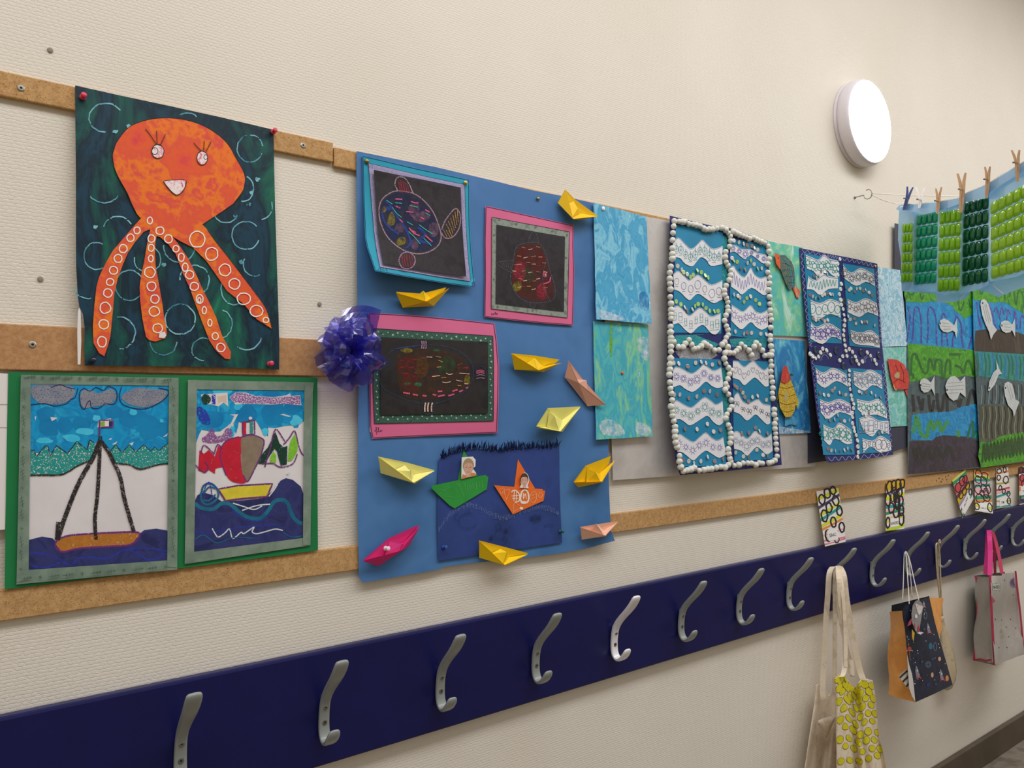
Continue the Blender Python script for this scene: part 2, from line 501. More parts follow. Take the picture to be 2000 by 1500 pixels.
# ------------------------------------------------------------------ coat rail and hooks
rail_m = mat('rail_navy_paint', '161850', '14164a', rough=0.32, spec=0.28, scale=8, gain=1.05)
RB = 0.024
b = MB(); b.box((-0.8, -RB, 0.838), (6.6, -0.0002, 1.058), rail_m, 0.005)
solo('coat_rail', b, 'long navy painted board carrying the grey coat hooks', 'coat rail')
hook_m = mat('hook_grey_metal', '8d928f', rough=0.32, spec=0.6, metal=0.0, gain=1.1)
hook_white = mat('hook_white_metal', 'e6e4e6', rough=0.3, spec=0.5, metal=0.1, gain=1.1)
hook_screw_m = mat('hook_screw_dull', '6a675c', rough=0.4, metal=0.4)
def hook_parts(x):
    """S-shaped cast hook: long upper arm, flat plate with two screws, short lower curl"""
    y0 = -RB
    # centre line: (distance from board, height, width, thickness)
    prof = [(0.0870, 1.057, 0.022, 0.006), (0.0855, 1.051, 0.0285, 0.009), (0.0745, 1.034, 0.0285, 0.0110), (0.060, 1.017, 0.0265, 0.0115), (0.045, 1.003, 0.0240, 0.0115),
            (0.031, 0.989, 0.0215, 0.012), (0.020, 0.976, 0.0200, 0.0125), (0.0125, 0.963, 0.0200, 0.012), (0.0085, 0.948, 0.0205, 0.0105), (0.006, 0.930, 0.0215, 0.009), (0.0055, 0.912, 0.022, 0.0085),
            (0.0075, 0.899, 0.0225, 0.0085), (0.014, 0.8885, 0.0225, 0.0085), (0.024, 0.8860, 0.024, 0.0085), (0.035, 0.891, 0.026, 0.0085), (0.0445, 0.901, 0.0270, 0.0085), (0.0515, 0.912, 0.0255, 0.0075), (0.054, 0.920, 0.018, 0.0045)]
    b = MB(); V = []; n = len(prof)
    sec = [(-1, -0.55), (-0.8, -1), (0, -1.12), (0.8, -1), (1, -0.55), (1, 0.55), (0.8, 1), (0, 1.0), (-0.8, 1), (-1, 0.55)]
    for i, (d, z, w, th) in enumerate(prof):
        a = prof[max(i - 1, 0)]; c = prof[min(i + 1, n - 1)]
        td, tz = c[0] - a[0], c[1] - a[1]; L = math.hypot(td, tz); nd, nz = -tz / L, td / L
        for sx, sn in sec:
            V.append((x + sx * w / 2, y0 - (d + nd * sn * th / 2), z + 0.004 + nz * sn * th / 2))
    F = [[i * 10 + j, i * 10 + (j + 1) % 10, (i + 1) * 10 + (j + 1) % 10, (i + 1) * 10 + j] for i in range(n - 1) for j in range(10)]
    F += [list(range(10))[::-1], [(n - 1) * 10 + j for j in range(10)]]
    b.add(V, F, hook_m)
    # web that fills the corner between arm and board
    g = 0.0045
    tri = [(0.0, 0.966), (0.0, 0.9), (0.006, 0.9), (0.010, 0.948), (0.019, 0.972), (0.012, 0.973), (0.003, 0.970)]
    m_ = len(tri); V = [(x - g * 1.5, y0 - d, z + 0.004) for d, z in tri] + [(x + g * 1.5, y0 - d, z + 0.004) for d, z in tri]
    b.add(V, [list(range(m_)), list(range(m_))[::-1][0:0] or [m_ + j for j in range(m_)][::-1]] + [[j, (j + 1) % m_, m_ + (j + 1) % m_, m_ + j][::-1] for j in range(m_)], hook_m)
    s = []
    for d, z in ((0.0142, 0.955), (0.0101, 0.925)):
        k = MB(); c = Vector((x, y0 - d, z)); ax = (0, -1, 0.12)
        k.lathe(c, ax, [(-0.002, 0.0052), (0.0006, 0.0052), (0.0009, 0.0040)], hook_screw_m, 14); k.lathe(c + Vector((0, -0.0008, 0)), ax, [(0, 0.0022), (0.0004, 0.0020)], dark_m, 6); s.append(k)
    return b, s
HX = [0.392, 0.656, 0.921, 1.185, 1.444, 1.703, 1.962, 2.218, 2.473, 2.732, 2.990, 3.240, 3.488, 3.733, 3.980]
hook_labels = ['grey coat hook cut by the lower frame edge, at the start of the rail', 'grey coat hook below the green mount, second along the rail', 'grey coat hook below the magenta paper boat',
    'grey coat hook below the yellow boat on the poster bottom', 'bright whitish coat hook, the only pale one on the rail', 'grey coat hook just beyond the whitish one', 'grey coat hook, second beyond the whitish one',
    'grey coat hook next before the cream straps', 'grey coat hook carrying the cream and yellow-dotted bags', 'bare grey coat hook between the dotted bag and the space bag', 'grey coat hook holding the space print bag',
    'grey coat hook holding the cream drawstring bag', 'bare grey coat hook between drawstring bag and silver bag', 'grey coat hook holding the pink handled silver bag', 'grey coat hook beyond the silver bag', 'grey coat hook farthest along the rail']
proto = None
for i, x in enumerate(HX):
    if proto is None:
        t = Thing('coat_hook', hook_labels[i], 'coat hook', (HX[0], -RB, 0.838 + 0.05), 'coat hooks on the navy rail')
        hb, hs = hook_parts(HX[0])
        proto = (t.o, t.part('hook_body', hb, smooth_=True), [t.part('screw', k) for k in hs])
        mod = proto[1].modifiers.new('sub', 'SUBSURF'); mod.levels = 1; mod.render_levels = 2
        continue
    r = proto[0].copy(); COL.objects.link(r); r.location.x = x; r['label'] = hook_labels[i]
    for src in [proto[1]] + proto[2]:
        c = src.copy(); COL.objects.link(c); c.parent = r
        if i == 4 and src is proto[1]:
            c.data = src.data.copy(); c.data.materials[0] = hook_white; c['label'] = 'pale whitish hook casting'

# ------------------------------------------------------------------ wall lamp
rim_m = mat('lamp_rim_plastic', 'd9d3d9', rough=0.4, spec=0.4, gain=1.1)
def emit(name, c, s):
    t = NT(name); t.b.inputs['Base Color'].default_value = (0.9, 0.9, 0.9, 1)
    t.b.inputs['Emission Color'].default_value = c; t.b.inputs['Emission Strength'].default_value = s
    return t.m
dif_m = emit('lamp_diffuser_glow', (1.0, 0.965, 0.985, 1), LAMP_STRENGTH)
DL = 0.056
pl, pr_, pt_, pb_ = W(1655, 236, DL), W(1742, 236, DL), W(1686, 157, DL), W(1708, 314, DL)
LC = Vector(((pl.x + pr_.x) / 2, 0, (pt_.z + pb_.z) / 2)); LR = (abs(pr_.x - pl.x) + abs(pt_.z - pb_.z)) / 4
t = Thing('wall_lamp', 'round white bulkhead lamp glowing on the upper wall', 'wall lamp', LC)
b = MB(); b.lathe(LC + Vector((0, -0.0005, 0)), (0, -1, 0), [(0, LR * 1.03), (0.004, LR * 1.03), (0.008, LR * 1.0), (0.014, LR * 0.96)], rim_m, 64); t.part('base_plate', b, smooth_=True)
b = MB(); b.lathe(LC, (0, -1, 0), [(0.012, LR * 0.97), (0.0145, LR * 1.02), (0.020, LR * 1.04), (0.028, LR * 1.045), (0.038, LR * 1.04), (0.047, LR * 1.025), (0.053, LR * 1.005), (0.0565, LR * 0.98), (0.057, LR * 0.965)], rim_m, 64); t.part('rim', b, smooth_=True)
b = MB(); b.lathe(LC, (0, -1, 0), [(0.053, LR * 0.985), (0.0575, LR * 0.98), (0.061, LR * 0.93), (0.065, LR * 0.8), (0.068, LR * 0.5), (0.069, LR * 0.1)], dif_m, 64); t.part('diffuser', b, smooth_=True, label='glowing white diffuser')

# ------------------------------------------------------------------ push pins
def pin_mat(h): return mat('pin_plastic_' + h, h, rough=0.25, spec=0.5)
def push_pin(px, py, d, color, label, s=1.0):
    c = W(px, py, d); b = MB()
    b.lathe(c, (0.05, -1, 0.1), [(-0.003, 0.0012 * s), (0, 0.0048 * s), (0.0016 * s, 0.0050 * s), (0.0024 * s, 0.0030 * s), (0.0075 * s, 0.0026 * s), (0.0088 * s, 0.0044 * s), (0.0112 * s, 0.0046 * s), (0.0122 * s, 0.0036 * s)], pin_mat(color), 16)
    return solo('push_pin', b, label, 'push pin', 'push pins holding the pictures', True)
def drawing_pin(px, py, d, color, label, r=0.0052, metal=0.9):
    c = W(px, py, d); b = MB()
    b.lathe(c, (0, -1, 0), [(-0.003, 0.0008), (0, r), (0.0012, r * 0.95), (0.0026, r * 0.7), (0.0034, r * 0.25)], mat('tack_' + color, color, rough=0.3, metal=metal, spec=0.5), 16)
    return solo('drawing_pin', b, label, 'drawing pin', 'flat drawing pins', True)

# ------------------------------------------------------------------ octopus poster
cr1 = (0, 120, 3.0)
def C2toC1(p): return (1.32 * p[0], 1.32 * p[1] + 1320)
sea_bg = mat('poster_sea_paint', '0f4a48', ['0c2434', '113a4e', '0b2230', '0d4444', '115a48', '16785a'], rough=0.45, spec=0.35, scale=9, detail=8, lo=0.26, hi=0.70, dist=0.6, stretch=(1.6, 1, 0.7), bump=0.15, bscale=90)
octo_m = mat('octopus_orange_paint', 'c93f45', ['d84f38', 'd85a2c', 'd2503a', 'e2761f', 'cc4840', 'e06a22'], rough=0.6, scale=17, detail=12, lo=0.30, hi=0.68, dist=0.2, gain=1.2)
white_back = mat('paper_white', 'dcd8d6', rough=0.8)
ink = mat('ink_dark', '2b2420', rough=0.7)
ringw = mat('ring_white_paint', 'e9e2dc', rough=0.6, gain=1.2)
ringp = mat('ring_pale_blue_paint', '7fb9c4', '3f7f90', rough=0.5, scale=30, lo=0.45, hi=0.6, gain=1.15, grain=0.72, gscale=120)
S = Sheet([(147, 167), (534, 253), (545, 722), (160, 714)], 0.0125, lambda u, v: 0.006 * max(0, v) ** 3 * (1 - 0.4 * u) + 0.003 * math.sin(3.1 * min(max(v, 0), 1)))
t = Thing('octopus_poster', 'large painted poster of an orange octopus on dark green and blue sea', 'poster', W(350, 716, 0.012))
b = MB(S, cr1)
out = [(440, 140), (700, 198), (1000, 262), (1300, 328), (1603, 400), (1607, 640), (1612, 850), (1618, 1050), (1632, 1480)] + [C2toC1(p) for p in
      [(1240, 250), (1239, 368), (1100, 362), (900, 356), (700, 353), (500, 351), (376, 350), (374, 260), (376, 185), (368, 120), (352, 90), (345, 40)]] + [(446, 1200), (445, 1100), (445, 700), (442, 400)]
b.fill(out, sea_bg, step=24, thick=0.0005, mback=white_back)
for a in [(618, 330, 98, 85, 90, 330), (1098, 330, 55, 28, 190, 350), (1465, 510, 75, 80, 20, 350), (1425, 745, 60, 75, -70, 100), (1325, 890, 68, 55, 10, 190), (1440, 1020, 82, 82, 20, 320),
          (565, 1140, 75, 80, 60, 300), (865, 1160, 78, 75, -80, 190), (760, 1312, 86, 87, 0, 360), (1050, 1090, 90, 85, -10, 190), (1140, 1282, 87, 87, 180, 430), (1490, 1190, 65, 68, 60, 210), (1372, 1330, 78, 95, 70, 250),
          (1056, 1511, 88, 88, 0, 360), (700, 1590, 92, 95, -100, 90), (957, 1643, 78, 78, 0, 190), (1195, 1687, 72, 66, 90, 330), (1285, 1538, 75, 85, -80, 80), (1445, 1604, 86, 88, 10, 130), (610, 745, 95, 85, 30, 150),
          (690, 1000, 90, 92, 200, 330), (1520, 850, 75, 80, -20, 80), (520, 1330, 80, 60, 80, 200)]:
    b.ring(a[0], a[1], a[2], a[3], 7 if a[2] < 86 else 8, ringp, 0.03, a[4], a[5], n=30)
for (x, y) in [(678, 412), (1380, 905), (1470, 770), (958, 1190), (1510, 690), (1415, 1175), (1460, 840), (560, 970), (755, 380)]:
    b.fill(ell(x, y, 14, 12, 9, 0.4), ringp)
t.part('painted_sheet', b, smooth_=True)
body = [(830, 350), (900, 335), (990, 330), (1090, 342), (1190, 375), (1280, 430), (1340, 490), (1380, 560), (1425, 640), (1438, 690), (1425, 755), (1370, 830), (1300, 880), (1230, 925), (1185, 955),
        (1215, 985), (1260, 1050), (1320, 1125), (1400, 1230), (1480, 1335), (1560, 1450), (1594, 1567), (1505, 1511), (1425, 1419), (1330, 1345), (1280, 1270), (1210, 1170), (1130, 1090), (1060, 1055), (1010, 1025),
        (1060, 1090), (1100, 1150), (1150, 1250), (1190, 1340), (1230, 1420), (1267, 1500), (1300, 1604), (1353, 1703), (1349, 1745), (1320, 1742), (1267, 1696), (1228, 1637), (1181, 1518), (1142, 1412), (1109, 1320), (1075, 1250), (1055, 1195), (1030, 1130), (990, 1075), (940, 1030), (918, 1022),
        (910, 1060), (908, 1130), (912, 1200), (930, 1300), (948, 1399), (961, 1492), (979, 1591), (970, 1621), (911, 1641), (874, 1633), (855, 1613), (834, 1505), (821, 1399), (818, 1320), (828, 1250), (845, 1170), (860, 1080), (880, 982),
        (840, 1000), (790, 1060), (750, 1120), (720, 1190), (690, 1270), (670, 1360), (660, 1478), (647, 1610), (631, 1670), (611, 1727), (581, 1709), (548, 1650), (544, 1558), (552, 1439), (565, 1320), (582, 1258), (620, 1180), (660, 1110), (720, 1040), (780, 970), (825, 920),
        (800, 890), (770, 830), (745, 770), (700, 690), (670, 620), (660, 550), (680, 480), (725, 415), (770, 375)]
b = MB(S, cr1, 0.0022)
b.fill(body, octo_m, step=24, thick=0.0012, mback=white_back)
b.stroke(body[:12], 3, ink); b.stroke(body[-9:] + body[:1], 3, ink); b.stroke(body[15:22], 2.5, ink)
for x, y, rx, ry in [(878, 932, 15, 20), (803, 990, 18, 20), (765, 1033, 21, 22), (722, 1097, 23, 24), (692, 1155, 23, 23), (665, 1224, 24, 23), (645, 1292, 22, 20), (632, 1357, 25, 25), (617, 1444, 31, 32), (608, 1540, 28, 27), (598, 1643, 25, 31),
                     (937, 992, 24, 22), (887, 1038, 20, 22), (886, 1092, 17, 20), (884, 1155, 14, 20), (878, 1236, 31, 31), (888, 1318, 26, 26), (907, 1392, 24, 25), (904, 1465, 30, 28), (924, 1564, 28, 26),
                     (987, 1040, 22, 24), (1031, 1098, 18, 19), (1062, 1148, 17, 24), (1085, 1206, 17, 24), (1111, 1250, 24, 24), (1138, 1318, 24, 24), (1170, 1392, 20, 26), (1168, 1398, 9, 13), (1197, 1458, 12, 21), (1230, 1531, 12, 20), (1261, 1610, 18, 20), (1294, 1676, 24, 25),
                     (1155, 1042, 45, 47), (1240, 1128, 36, 38), (1318, 1222, 34, 35), (1374, 1303, 32, 31), (1428, 1390, 38, 34), (1503, 1462, 37, 32), (1558, 1515, 17, 15)]:
    b.ring(x, y, rx, ry, 6.5, ringw, 0.045)
pinkw = mat('eye_pink_white', 'e8dcdc', ['e2b8bf', 'd24f6e'], scale=150, lo=0.45, hi=0.66, dist=1.0, stretch=(1, 1, 0.6))
b.fill(ell(925, 527, 36, 41, 18), pinkw); b.ring(925, 527, 36, 41, 4, ink, 0.03); b.ring(907, 525, 18, 20, 4, ink, 0.05); b.fill(ell(903, 524, 9, 10, 10), pinkw)
b.fill(ell(1185, 565, 31, 40, 18), pinkw); b.ring(1185, 565, 31, 40, 4, ink, 0.03); b.ring(1205, 560, 11, 14, 4, ink, 0.05)
for q in [[(917, 485), (880, 430), (852, 395)], [(921, 486), (917, 405)], [(940, 490), (955, 458), (970, 425)], [(1182, 525), (1155, 500), (1135, 475)], [(1193, 522), (1197, 463)], [(1207, 528), (1222, 500), (1238, 467)], [(895, 500), (918, 487), (948, 495)], [(1160, 540), (1183, 525), (1210, 536)]]:
    b.stroke(q, 4, ink)
mouth = [(960, 702), (1020, 695), (1088, 697), (1082, 740), (1060, 770), (1035, 782), (1005, 762), (978, 730)]
b.fill(mouth, pinkw); b.stroke(mouth, 4, ink, closed=True)
b.fill([(935, 1590), (965, 1582), (975, 1605), (962, 1622), (930, 1618)], white_back)
t.part('octopus_cutout', b, label='orange paper octopus glued on the sea', smooth_=True)
b = MB(S, (0, 560, 2.2727), 0.0015)
b.fill([(352, 92), (358, 110), (361, 240), (357, 345), (345, 345), (343, 200), (346, 110)], white_back, thick=0.0008)
t.part('torn_edge', b, label='torn white paper edge')
push_pin(161, 190, 0.016, 'c8324e', 'red push pin in the upper left corner of the octopus poster')
push_pin(533, 258, 0.016, 'c8324e', 'red push pin in the upper right corner of the octopus poster')
push_pin(526, 711, 0.019, 'd43c5c', 'red push pin low on the octopus poster')
push_pin(180, 705, 0.021, '141d33', 'dark navy push pin at the bottom of the octopus poster', 0.9)

# ------------------------------------------------------------------ white sheet and green mount with two boat paintings
b = MB(Sheet([(-40, 745), (20, 748), (16, 1033), (-45, 1040)], 0.0125))
b.fill([(-40, 726), (18, 730), (10, 1034), (-45, 1040)], white_back, thick=0.0004)
b.stroke([(-40, 790), (16, 790)], 1, mat('pencil_grey', '9a9896')); b.stroke([(-40, 835), (15, 835)], 1, mat('pencil_grey', '9a9896'))
solo('paper_sheet', b, 'plain white paper sheet peeking out beside the green mount', 'paper')

S = Sheet([(16, 727), (620, 738), (621, 1075), (9, 1151)], 0.0135, lambda u, v: 0.0015 * math.sin(3.1 * u) * v)
t = Thing('picture_mount', 'green card mount with two taped paintings of sailing boats', 'picture', W(310, 1110, 0.013))
green_m = mat('green_card', '1f7a45', '1b6f3f', rough=0.7, scale=4)
b = MB(S, None); b.fill([(16, 727), (180, 730), (400, 734), (620, 738), (620, 900), (621, 1075), (500, 1091), (360, 1109), (180, 1130), (9, 1151), (12, 940)], green_m, step=40, thick=0.0006); t.part('green_card', b)
tape_m = mat('tape_translucent', '72877a', '839888', rough=0.35, spec=0.4, scale=40, alpha=0.85)
tape2_m = mat('tape_translucent_plain', '8a9a8c', '73887a', rough=0.25, spec=0.5, scale=25, alpha=0.85)
tink = mat('tape_print', '5a7062', '45584c', rough=0.6, scale=60)
sky_m = mat('watercolour_sky', '0c87bd', ['1494c6', '0a7cb4', '27a3cc'], rough=0.7, scale=16, detail=3, dist=1.5, gain=1.2)
sea_m = mat('watercolour_navy', '2b2f63', ['33386e', '262a58'], rough=0.6, scale=22, dist=1.0)
black_cr = mat('crayon_black', '2a2523', rough=0.7, grain=0.68, gscale=520)
purple_cr = mat('crayon_purple', '6e2f72', rough=0.7, grain=0.75)
paper_m = mat('drawing_paper', 'd9d5d6', 'd2cdcf', rough=0.85, scale=12)
teal_cr = mat('crayon_teal', '1f8d86', rough=0.7, grain=0.70, gscale=430)
navy_line = mat('pen_navy', '27305f', rough=0.7)
# painting with the sailing boat
cr = (0, 720, 3.409)
b = MB(S, cr, 0.0008)
b.fill([(180, 78), (1150, 90), (1142, 1300), (160, 1390)], paper_m, thick=0.0004)
b.fill([(205, 108), (1128, 112), (1124, 495), (1060, 560), (960, 540), (860, 545), (740, 555), (700, 500), (650, 480), (600, 545), (520, 530), (440, 560), (330, 560), (203, 560)], sky_m)
wat = mat('watercolour_sky_deep', '0a73ab', '0f80b4', rough=0.7, scale=20, gain=1.2)
for x, y, rx, ry in [(330, 380, 62, 80), (430, 385, 55, 55), (545, 370, 60, 50), (890, 330, 90, 60), (990, 395, 80, 80), (1085, 400, 38, 45), (300, 300, 60, 45), (760, 290, 60, 40), (620, 330, 40, 35)]:
    b.fill(smooth(ell(x, y, rx, ry, 9, 0.18), True, 3), wat)
light = mat('watercolour_sky_pale', '2fb0d4', '4fbfdc', rough=0.7, scale=20, gain=1.2)
for x, y, rx, ry in [(570, 420, 70, 25), (480, 460, 60, 25), (885, 290, 25, 20), (640, 330, 25, 20), (1076, 347, 14, 13), (300, 480, 60, 18)]:
    b.fill(smooth(ell(x, y, rx, ry, 9, 0.25), True, 3), light)
for tri in [[(335, 322), (385, 328), (345, 350)], [(230, 320), (242, 318), (236, 345)], [(720, 470), (745, 462), (738, 476)], [(745, 505), (782, 483), (770, 505)], [(860, 500), (890, 488), (880, 512)], [(1085, 455), (1118, 430), (1110, 450)], [(655, 350), (740, 330), (740, 342), (668, 360), (660, 390), (648, 392)]]:
    b.fill(tri, paper_m)
grey_cr = mat('crayon_grey', '8a8a94', '7b7d8d', rough=0.7, scale=60, grain=0.72, gscale=450)
for q in [[(215, 120), (330, 112), (470, 118), (500, 150), (470, 205), (400, 235), (270, 232), (212, 180)], [(545, 150), (600, 140), (660, 165), (740, 135), (775, 180), (740, 235), (640, 250), (560, 262), (535, 210)], [(820, 170), (900, 130), (1000, 135), (1110, 150), (1080, 210), (980, 255), (880, 245), (815, 205)]]:
    b.fill(smooth(q, True, 3), grey_cr)
for q in [[(205, 240), (300, 232), (360, 248), (440, 235), (470, 205), (500, 190), (520, 130)], [(340, 125), (400, 108), (450, 125), (500, 135)], [(560, 128), (530, 160), (535, 240), (560, 272), (580, 230), (600, 215), (610, 260), (660, 262), (700, 235), (760, 235), (780, 190), (770, 140), (720, 118), (690, 145), (640, 125), (600, 150), (560, 128)],
          [(810, 120), (795, 190), (830, 245), (960, 268), (1080, 215), (1125, 150), (1060, 130)]]:
    b.stroke(q, 6, navy_line)
mts = [[(203, 705), (203, 548), (225, 542), (243, 585), (300, 515), (318, 512), (335, 580), (375, 512), (450, 565), (512, 485), (580, 540), (597, 475), (625, 490), (640, 525), (640, 560), (610, 605), (520, 645), (450, 690), (390, 706)],
       [(735, 550), (770, 505), (812, 560), (860, 508), (905, 555), (955, 507), (1005, 550), (1030, 522), (1060, 545), (1122, 492), (1120, 628), (1050, 636), (935, 665), (860, 636), (770, 628)]]
for q in mts: b.fill(q, paper_m); b.fill(q, teal_cr)
b.stroke(mts[0][1:13], 7, black_cr, curve=False); b.stroke(mts[1][0:10], 6, black_cr, curve=False)
b.stroke([(203, 710), (300, 709), (390, 708), (450, 690), (520, 645), (605, 610)], 11, black_cr); b.stroke([(775, 632), (860, 640), (935, 670), (1050, 640), (1120, 632)], 9, black_cr)
b.fill([(187, 1142), (280, 1118), (350, 1130), (420, 1200), (880, 1175), (925, 1105), (960, 1075), (1040, 1065), (1115, 1078), (1113, 1275), (650, 1318), (187, 1362)], sea_m)
bl_cr = mat('crayon_blue', '2b3aa8', rough=0.7, grain=0.62)
for q in [[(200, 1225), (300, 1235), (400, 1270), (470, 1310), (520, 1265), (600, 1255)], [(600, 1255), (720, 1262), (830, 1205), (900, 1225), (1000, 1275), (1110, 1225)], [(830, 1210), (960, 1195), (1110, 1215)], [(200, 1310), (300, 1325), (400, 1290)]]: b.stroke(q, 10, bl_cr)
hull = [(368, 1165), (420, 1122), (520, 1105), (750, 1092), (890, 1088), (932, 1105), (870, 1172), (700, 1185), (520, 1198), (410, 1220)]
b.fill(hull, mat('crayon_ochre', 'b4762f', ['a5682a', 'd9b98a'], rough=0.7, scale=120, lo=0.4, hi=0.75)); b.stroke(hull, 13, purple_cr, closed=True)
b.stroke([(668, 450), (660, 650), (648, 850), (632, 1000), (640, 1140)], 25, black_cr); b.stroke([(668, 470), (640, 545), (610, 610), (530, 750), (470, 890), (415, 1040), (385, 1140)], 30, black_cr); b.stroke([(390, 1020), (380, 1140)], 30, black_cr)
b.stroke([(670, 480), (715, 540), (760, 630), (800, 720), (825, 850), (860, 980), (892, 1085)], 27, black_cr)
b.fill([(665, 345), (750, 342), (750, 388), (665, 390)], paper_m); b.fill([(670, 352), (698, 350), (698, 384), (670, 384)], mat('crayon_lime', '7fae3c', rough=0.7)); b.fill([(725, 350), (748, 348), (748, 384), (725, 386)], navy_line)
b.stroke([(665, 345), (752, 342), (752, 388), (665, 390)], 9, purple_cr, closed=True, curve=False); b.stroke([(663, 340), (662, 450)], 11, purple_cr)
t.part('painting', b, label='painting of a sailing boat with black rigging')
def tape_frame(S, cr, quads, m, prints, lift):
    b = MB(S, cr, lift)
    for q in quads: b.fill(q, m, thick=0.0001)
    for q in prints: b.stroke(q, 4, tink)
    return b
random.seed(3)
pr = []
for (x0, y0, x1, y1, n) in [(160, 55, 1150, 78, 12), (130, 1400, 1150, 1318, 11), (160, 120, 138, 1380, 14), (1155, 120, 1150, 1290, 14)]:
    for i in range(n):
        f = (i + 0.5) / n; x = x0 + (x1 - x0) * f; y = y0 + (y1 - y0) * f
        if i % 3 == 1:
            for a in range(5):
                an = a * 1.257; pr.append([(x, y), (x + 14 * math.cos(an), y + 14 * math.sin(an))])
        else:
            hx, hy = (38, -6) if abs(x1 - x0) > 100 else (6, 42)
            pr.append([(x - hx, y - hy), (x + hx, y + hy)])
            for k in (-0.5, 0, 0.5):
                pr.append([(x + hx * k, y + hy * k), (x + hx * k + 12 * (1 if hx > 10 else 1), y + hy * k - 12)]); pr.append([(x + hx * k, y + hy * k), (x + hx * k + (12 if hx > 10 else -12), y + hy * k + 6)])
t.part('tape_frame', tape_frame(S, cr, [[(140, 40), (1190, 62), (1188, 115), (138, 100)], [(120, 1345), (1180, 1272), (1180, 1338), (108, 1437)], [(138, 60), (205, 62), (190, 1405), (110, 1425)], [(1126, 85), (1190, 85), (1180, 1325), (1113, 1318)]], tape_m, pr, 0.0024), label='printed translucent tape round the painting')
# painting with the red sail
cr = (330, 720, 3.846)
b = MB(S, cr, 0.0008)
b.fill([(180, 105), (1045, 125), (1035, 1310), (150, 1420)], paper_m, thick=0.0004)
b.fill([(210, 155), (1020, 165), (1022, 395), (985, 400), (970, 442), (940, 445), (930, 425), (870, 430), (800, 445), (745, 440), (745, 510), (700, 470), (660, 400), (600, 350), (530, 355), (520, 430), (505, 490), (485, 450), (490, 385), (440, 430), (385, 470), (320, 472), (245, 458), (225, 500), (203, 560)], sky_m)
for x, y, rx, ry in [(580, 340, 90, 70), (780, 335, 85, 90), (770, 200, 60, 40), (330, 380, 80, 60), (930, 300, 70, 50)]: b.fill(smooth(ell(x, y, rx, ry, 9, 0.18), True, 3), wat)
for x, y, rx, ry in [(410, 170, 70, 25), (520, 285, 30, 22), (960, 390, 45, 40), (470, 470, 25, 40), (720, 470, 25, 30)]: b.fill(smooth(ell(x, y, rx, ry, 9, 0.25), True, 3), light)
for q in [[(835, 345), (860, 340), (918, 358), (900, 362)], [(455, 345), (520, 342), (490, 400), (440, 470), (470, 400), (490, 355)], [(240, 195), (300, 190), (440, 180), (445, 285), (410, 255), (370, 285), (330, 270), (260, 265)], [(455, 215), (500, 178), (580, 180), (650, 205), (780, 215), (880, 200), (910, 185), (915, 205), (985, 200), (995, 275), (880, 265), (760, 270), (640, 265), (570, 265), (500, 270)]]: b.fill(q, paper_m)
violet_cr = mat('crayon_violet', '8a4a94', rough=0.7, grain=0.55, gscale=520)
b.fill([(460, 215), (500, 180), (570, 182), (650, 208), (780, 217), (985, 205), (990, 270), (760, 265), (640, 262), (560, 262), (490, 255)], violet_cr)
b.fill(smooth(ell(280, 232, 35, 40, 9, 0.1), True, 3), mat('crayon_dark_green', '153a2e', rough=0.7, grain=0.75)); b.fill([(320, 195), (350, 190), (350, 270), (322, 268)], bl_cr); b.fill([(365, 210), (430, 200), (430, 260), (400, 245), (370, 262)], mat('crayon_sand', 'cdb9a4', rough=0.7))
b.fill(smooth([(205, 300), (235, 285), (280, 320), (310, 380), (300, 420), (240, 405), (215, 350)], True, 3), bl_cr)
b.fill(smooth([(250, 520), (280, 500), (310, 450), (340, 460), (350, 500), (400, 500), (430, 450), (470, 455), (480, 500), (430, 540), (340, 560), (260, 552)], True, 3), violet_cr)
red_cr = mat('crayon_red', 'c41f35', 'b81c33', rough=0.65, scale=60, grain=0.86, gscale=240)
b.fill([(230, 610), (262, 640), (300, 610), (345, 660), (370, 580), (410, 610), (400, 740), (350, 750), (345, 790), (300, 760), (270, 785), (220, 765)], red_cr)
b.fill(smooth([(545, 515), (450, 532), (395, 590), (388, 680), (430, 800), (480, 850), (560, 862), (585, 840), (550, 785), (540, 650)], True, 3), red_cr)
b.fill(smooth([(545, 512), (620, 498), (690, 520), (715, 552), (690, 650), (640, 760), (590, 845), (550, 780), (545, 650)], True, 3), mat('crayon_taupe', '80705f', '8a7a68', rough=0.65, scale=80))
b.stroke([(545, 515), (620, 498), (690, 520), (715, 552), (690, 650), (640, 760), (590, 848), (560, 800)], 10, purple_cr)
b.stroke([(545, 515), (450, 532), (395, 590), (388, 680), (430, 800)], 10, purple_cr)
b.fill([(552, 402), (580, 398), (580, 492), (552, 495)], red_cr); b.fill([(608, 392), (632, 388), (632, 490), (608, 492)], teal_cr); b.stroke([(552, 402), (642, 385), (645, 492), (555, 500)], 10, purple_cr, closed=True, curve=False)
b.fill(ell(612, 372, 14, 12, 10), paper_m)
dg = mat('crayon_dark_green', '153a2e'); lg = mat('crayon_lime2', '74b52e', '86c23c', rough=0.7, scale=60, grain=0.8)
b.fill([(800, 470), (830, 560), (860, 590), (890, 580), (885, 720), (840, 730), (810, 620), (795, 600), (760, 650), (720, 715), (670, 715), (700, 640), (745, 590)], dg)
b.fill([(785, 620), (805, 650), (805, 705), (755, 710), (765, 660)], lg); b.fill([(945, 490), (970, 560), (965, 620), (925, 690), (892, 695), (900, 600), (915, 540)], lg)
for q in [[(720, 740), (760, 600), (800, 455), (860, 530), (880, 560)], [(860, 570), (905, 520), (945, 468), (975, 580), (1000, 640), (1030, 660)], [(700, 715), (780, 712), (840, 740), (930, 715), (965, 640)], [(170, 690), (220, 745), (270, 780), (295, 740), (270, 700)], [(240, 640), (262, 575), (320, 620), (340, 645)], [(340, 640), (365, 570), (400, 600)]]: b.stroke(q, 9, purple_cr)
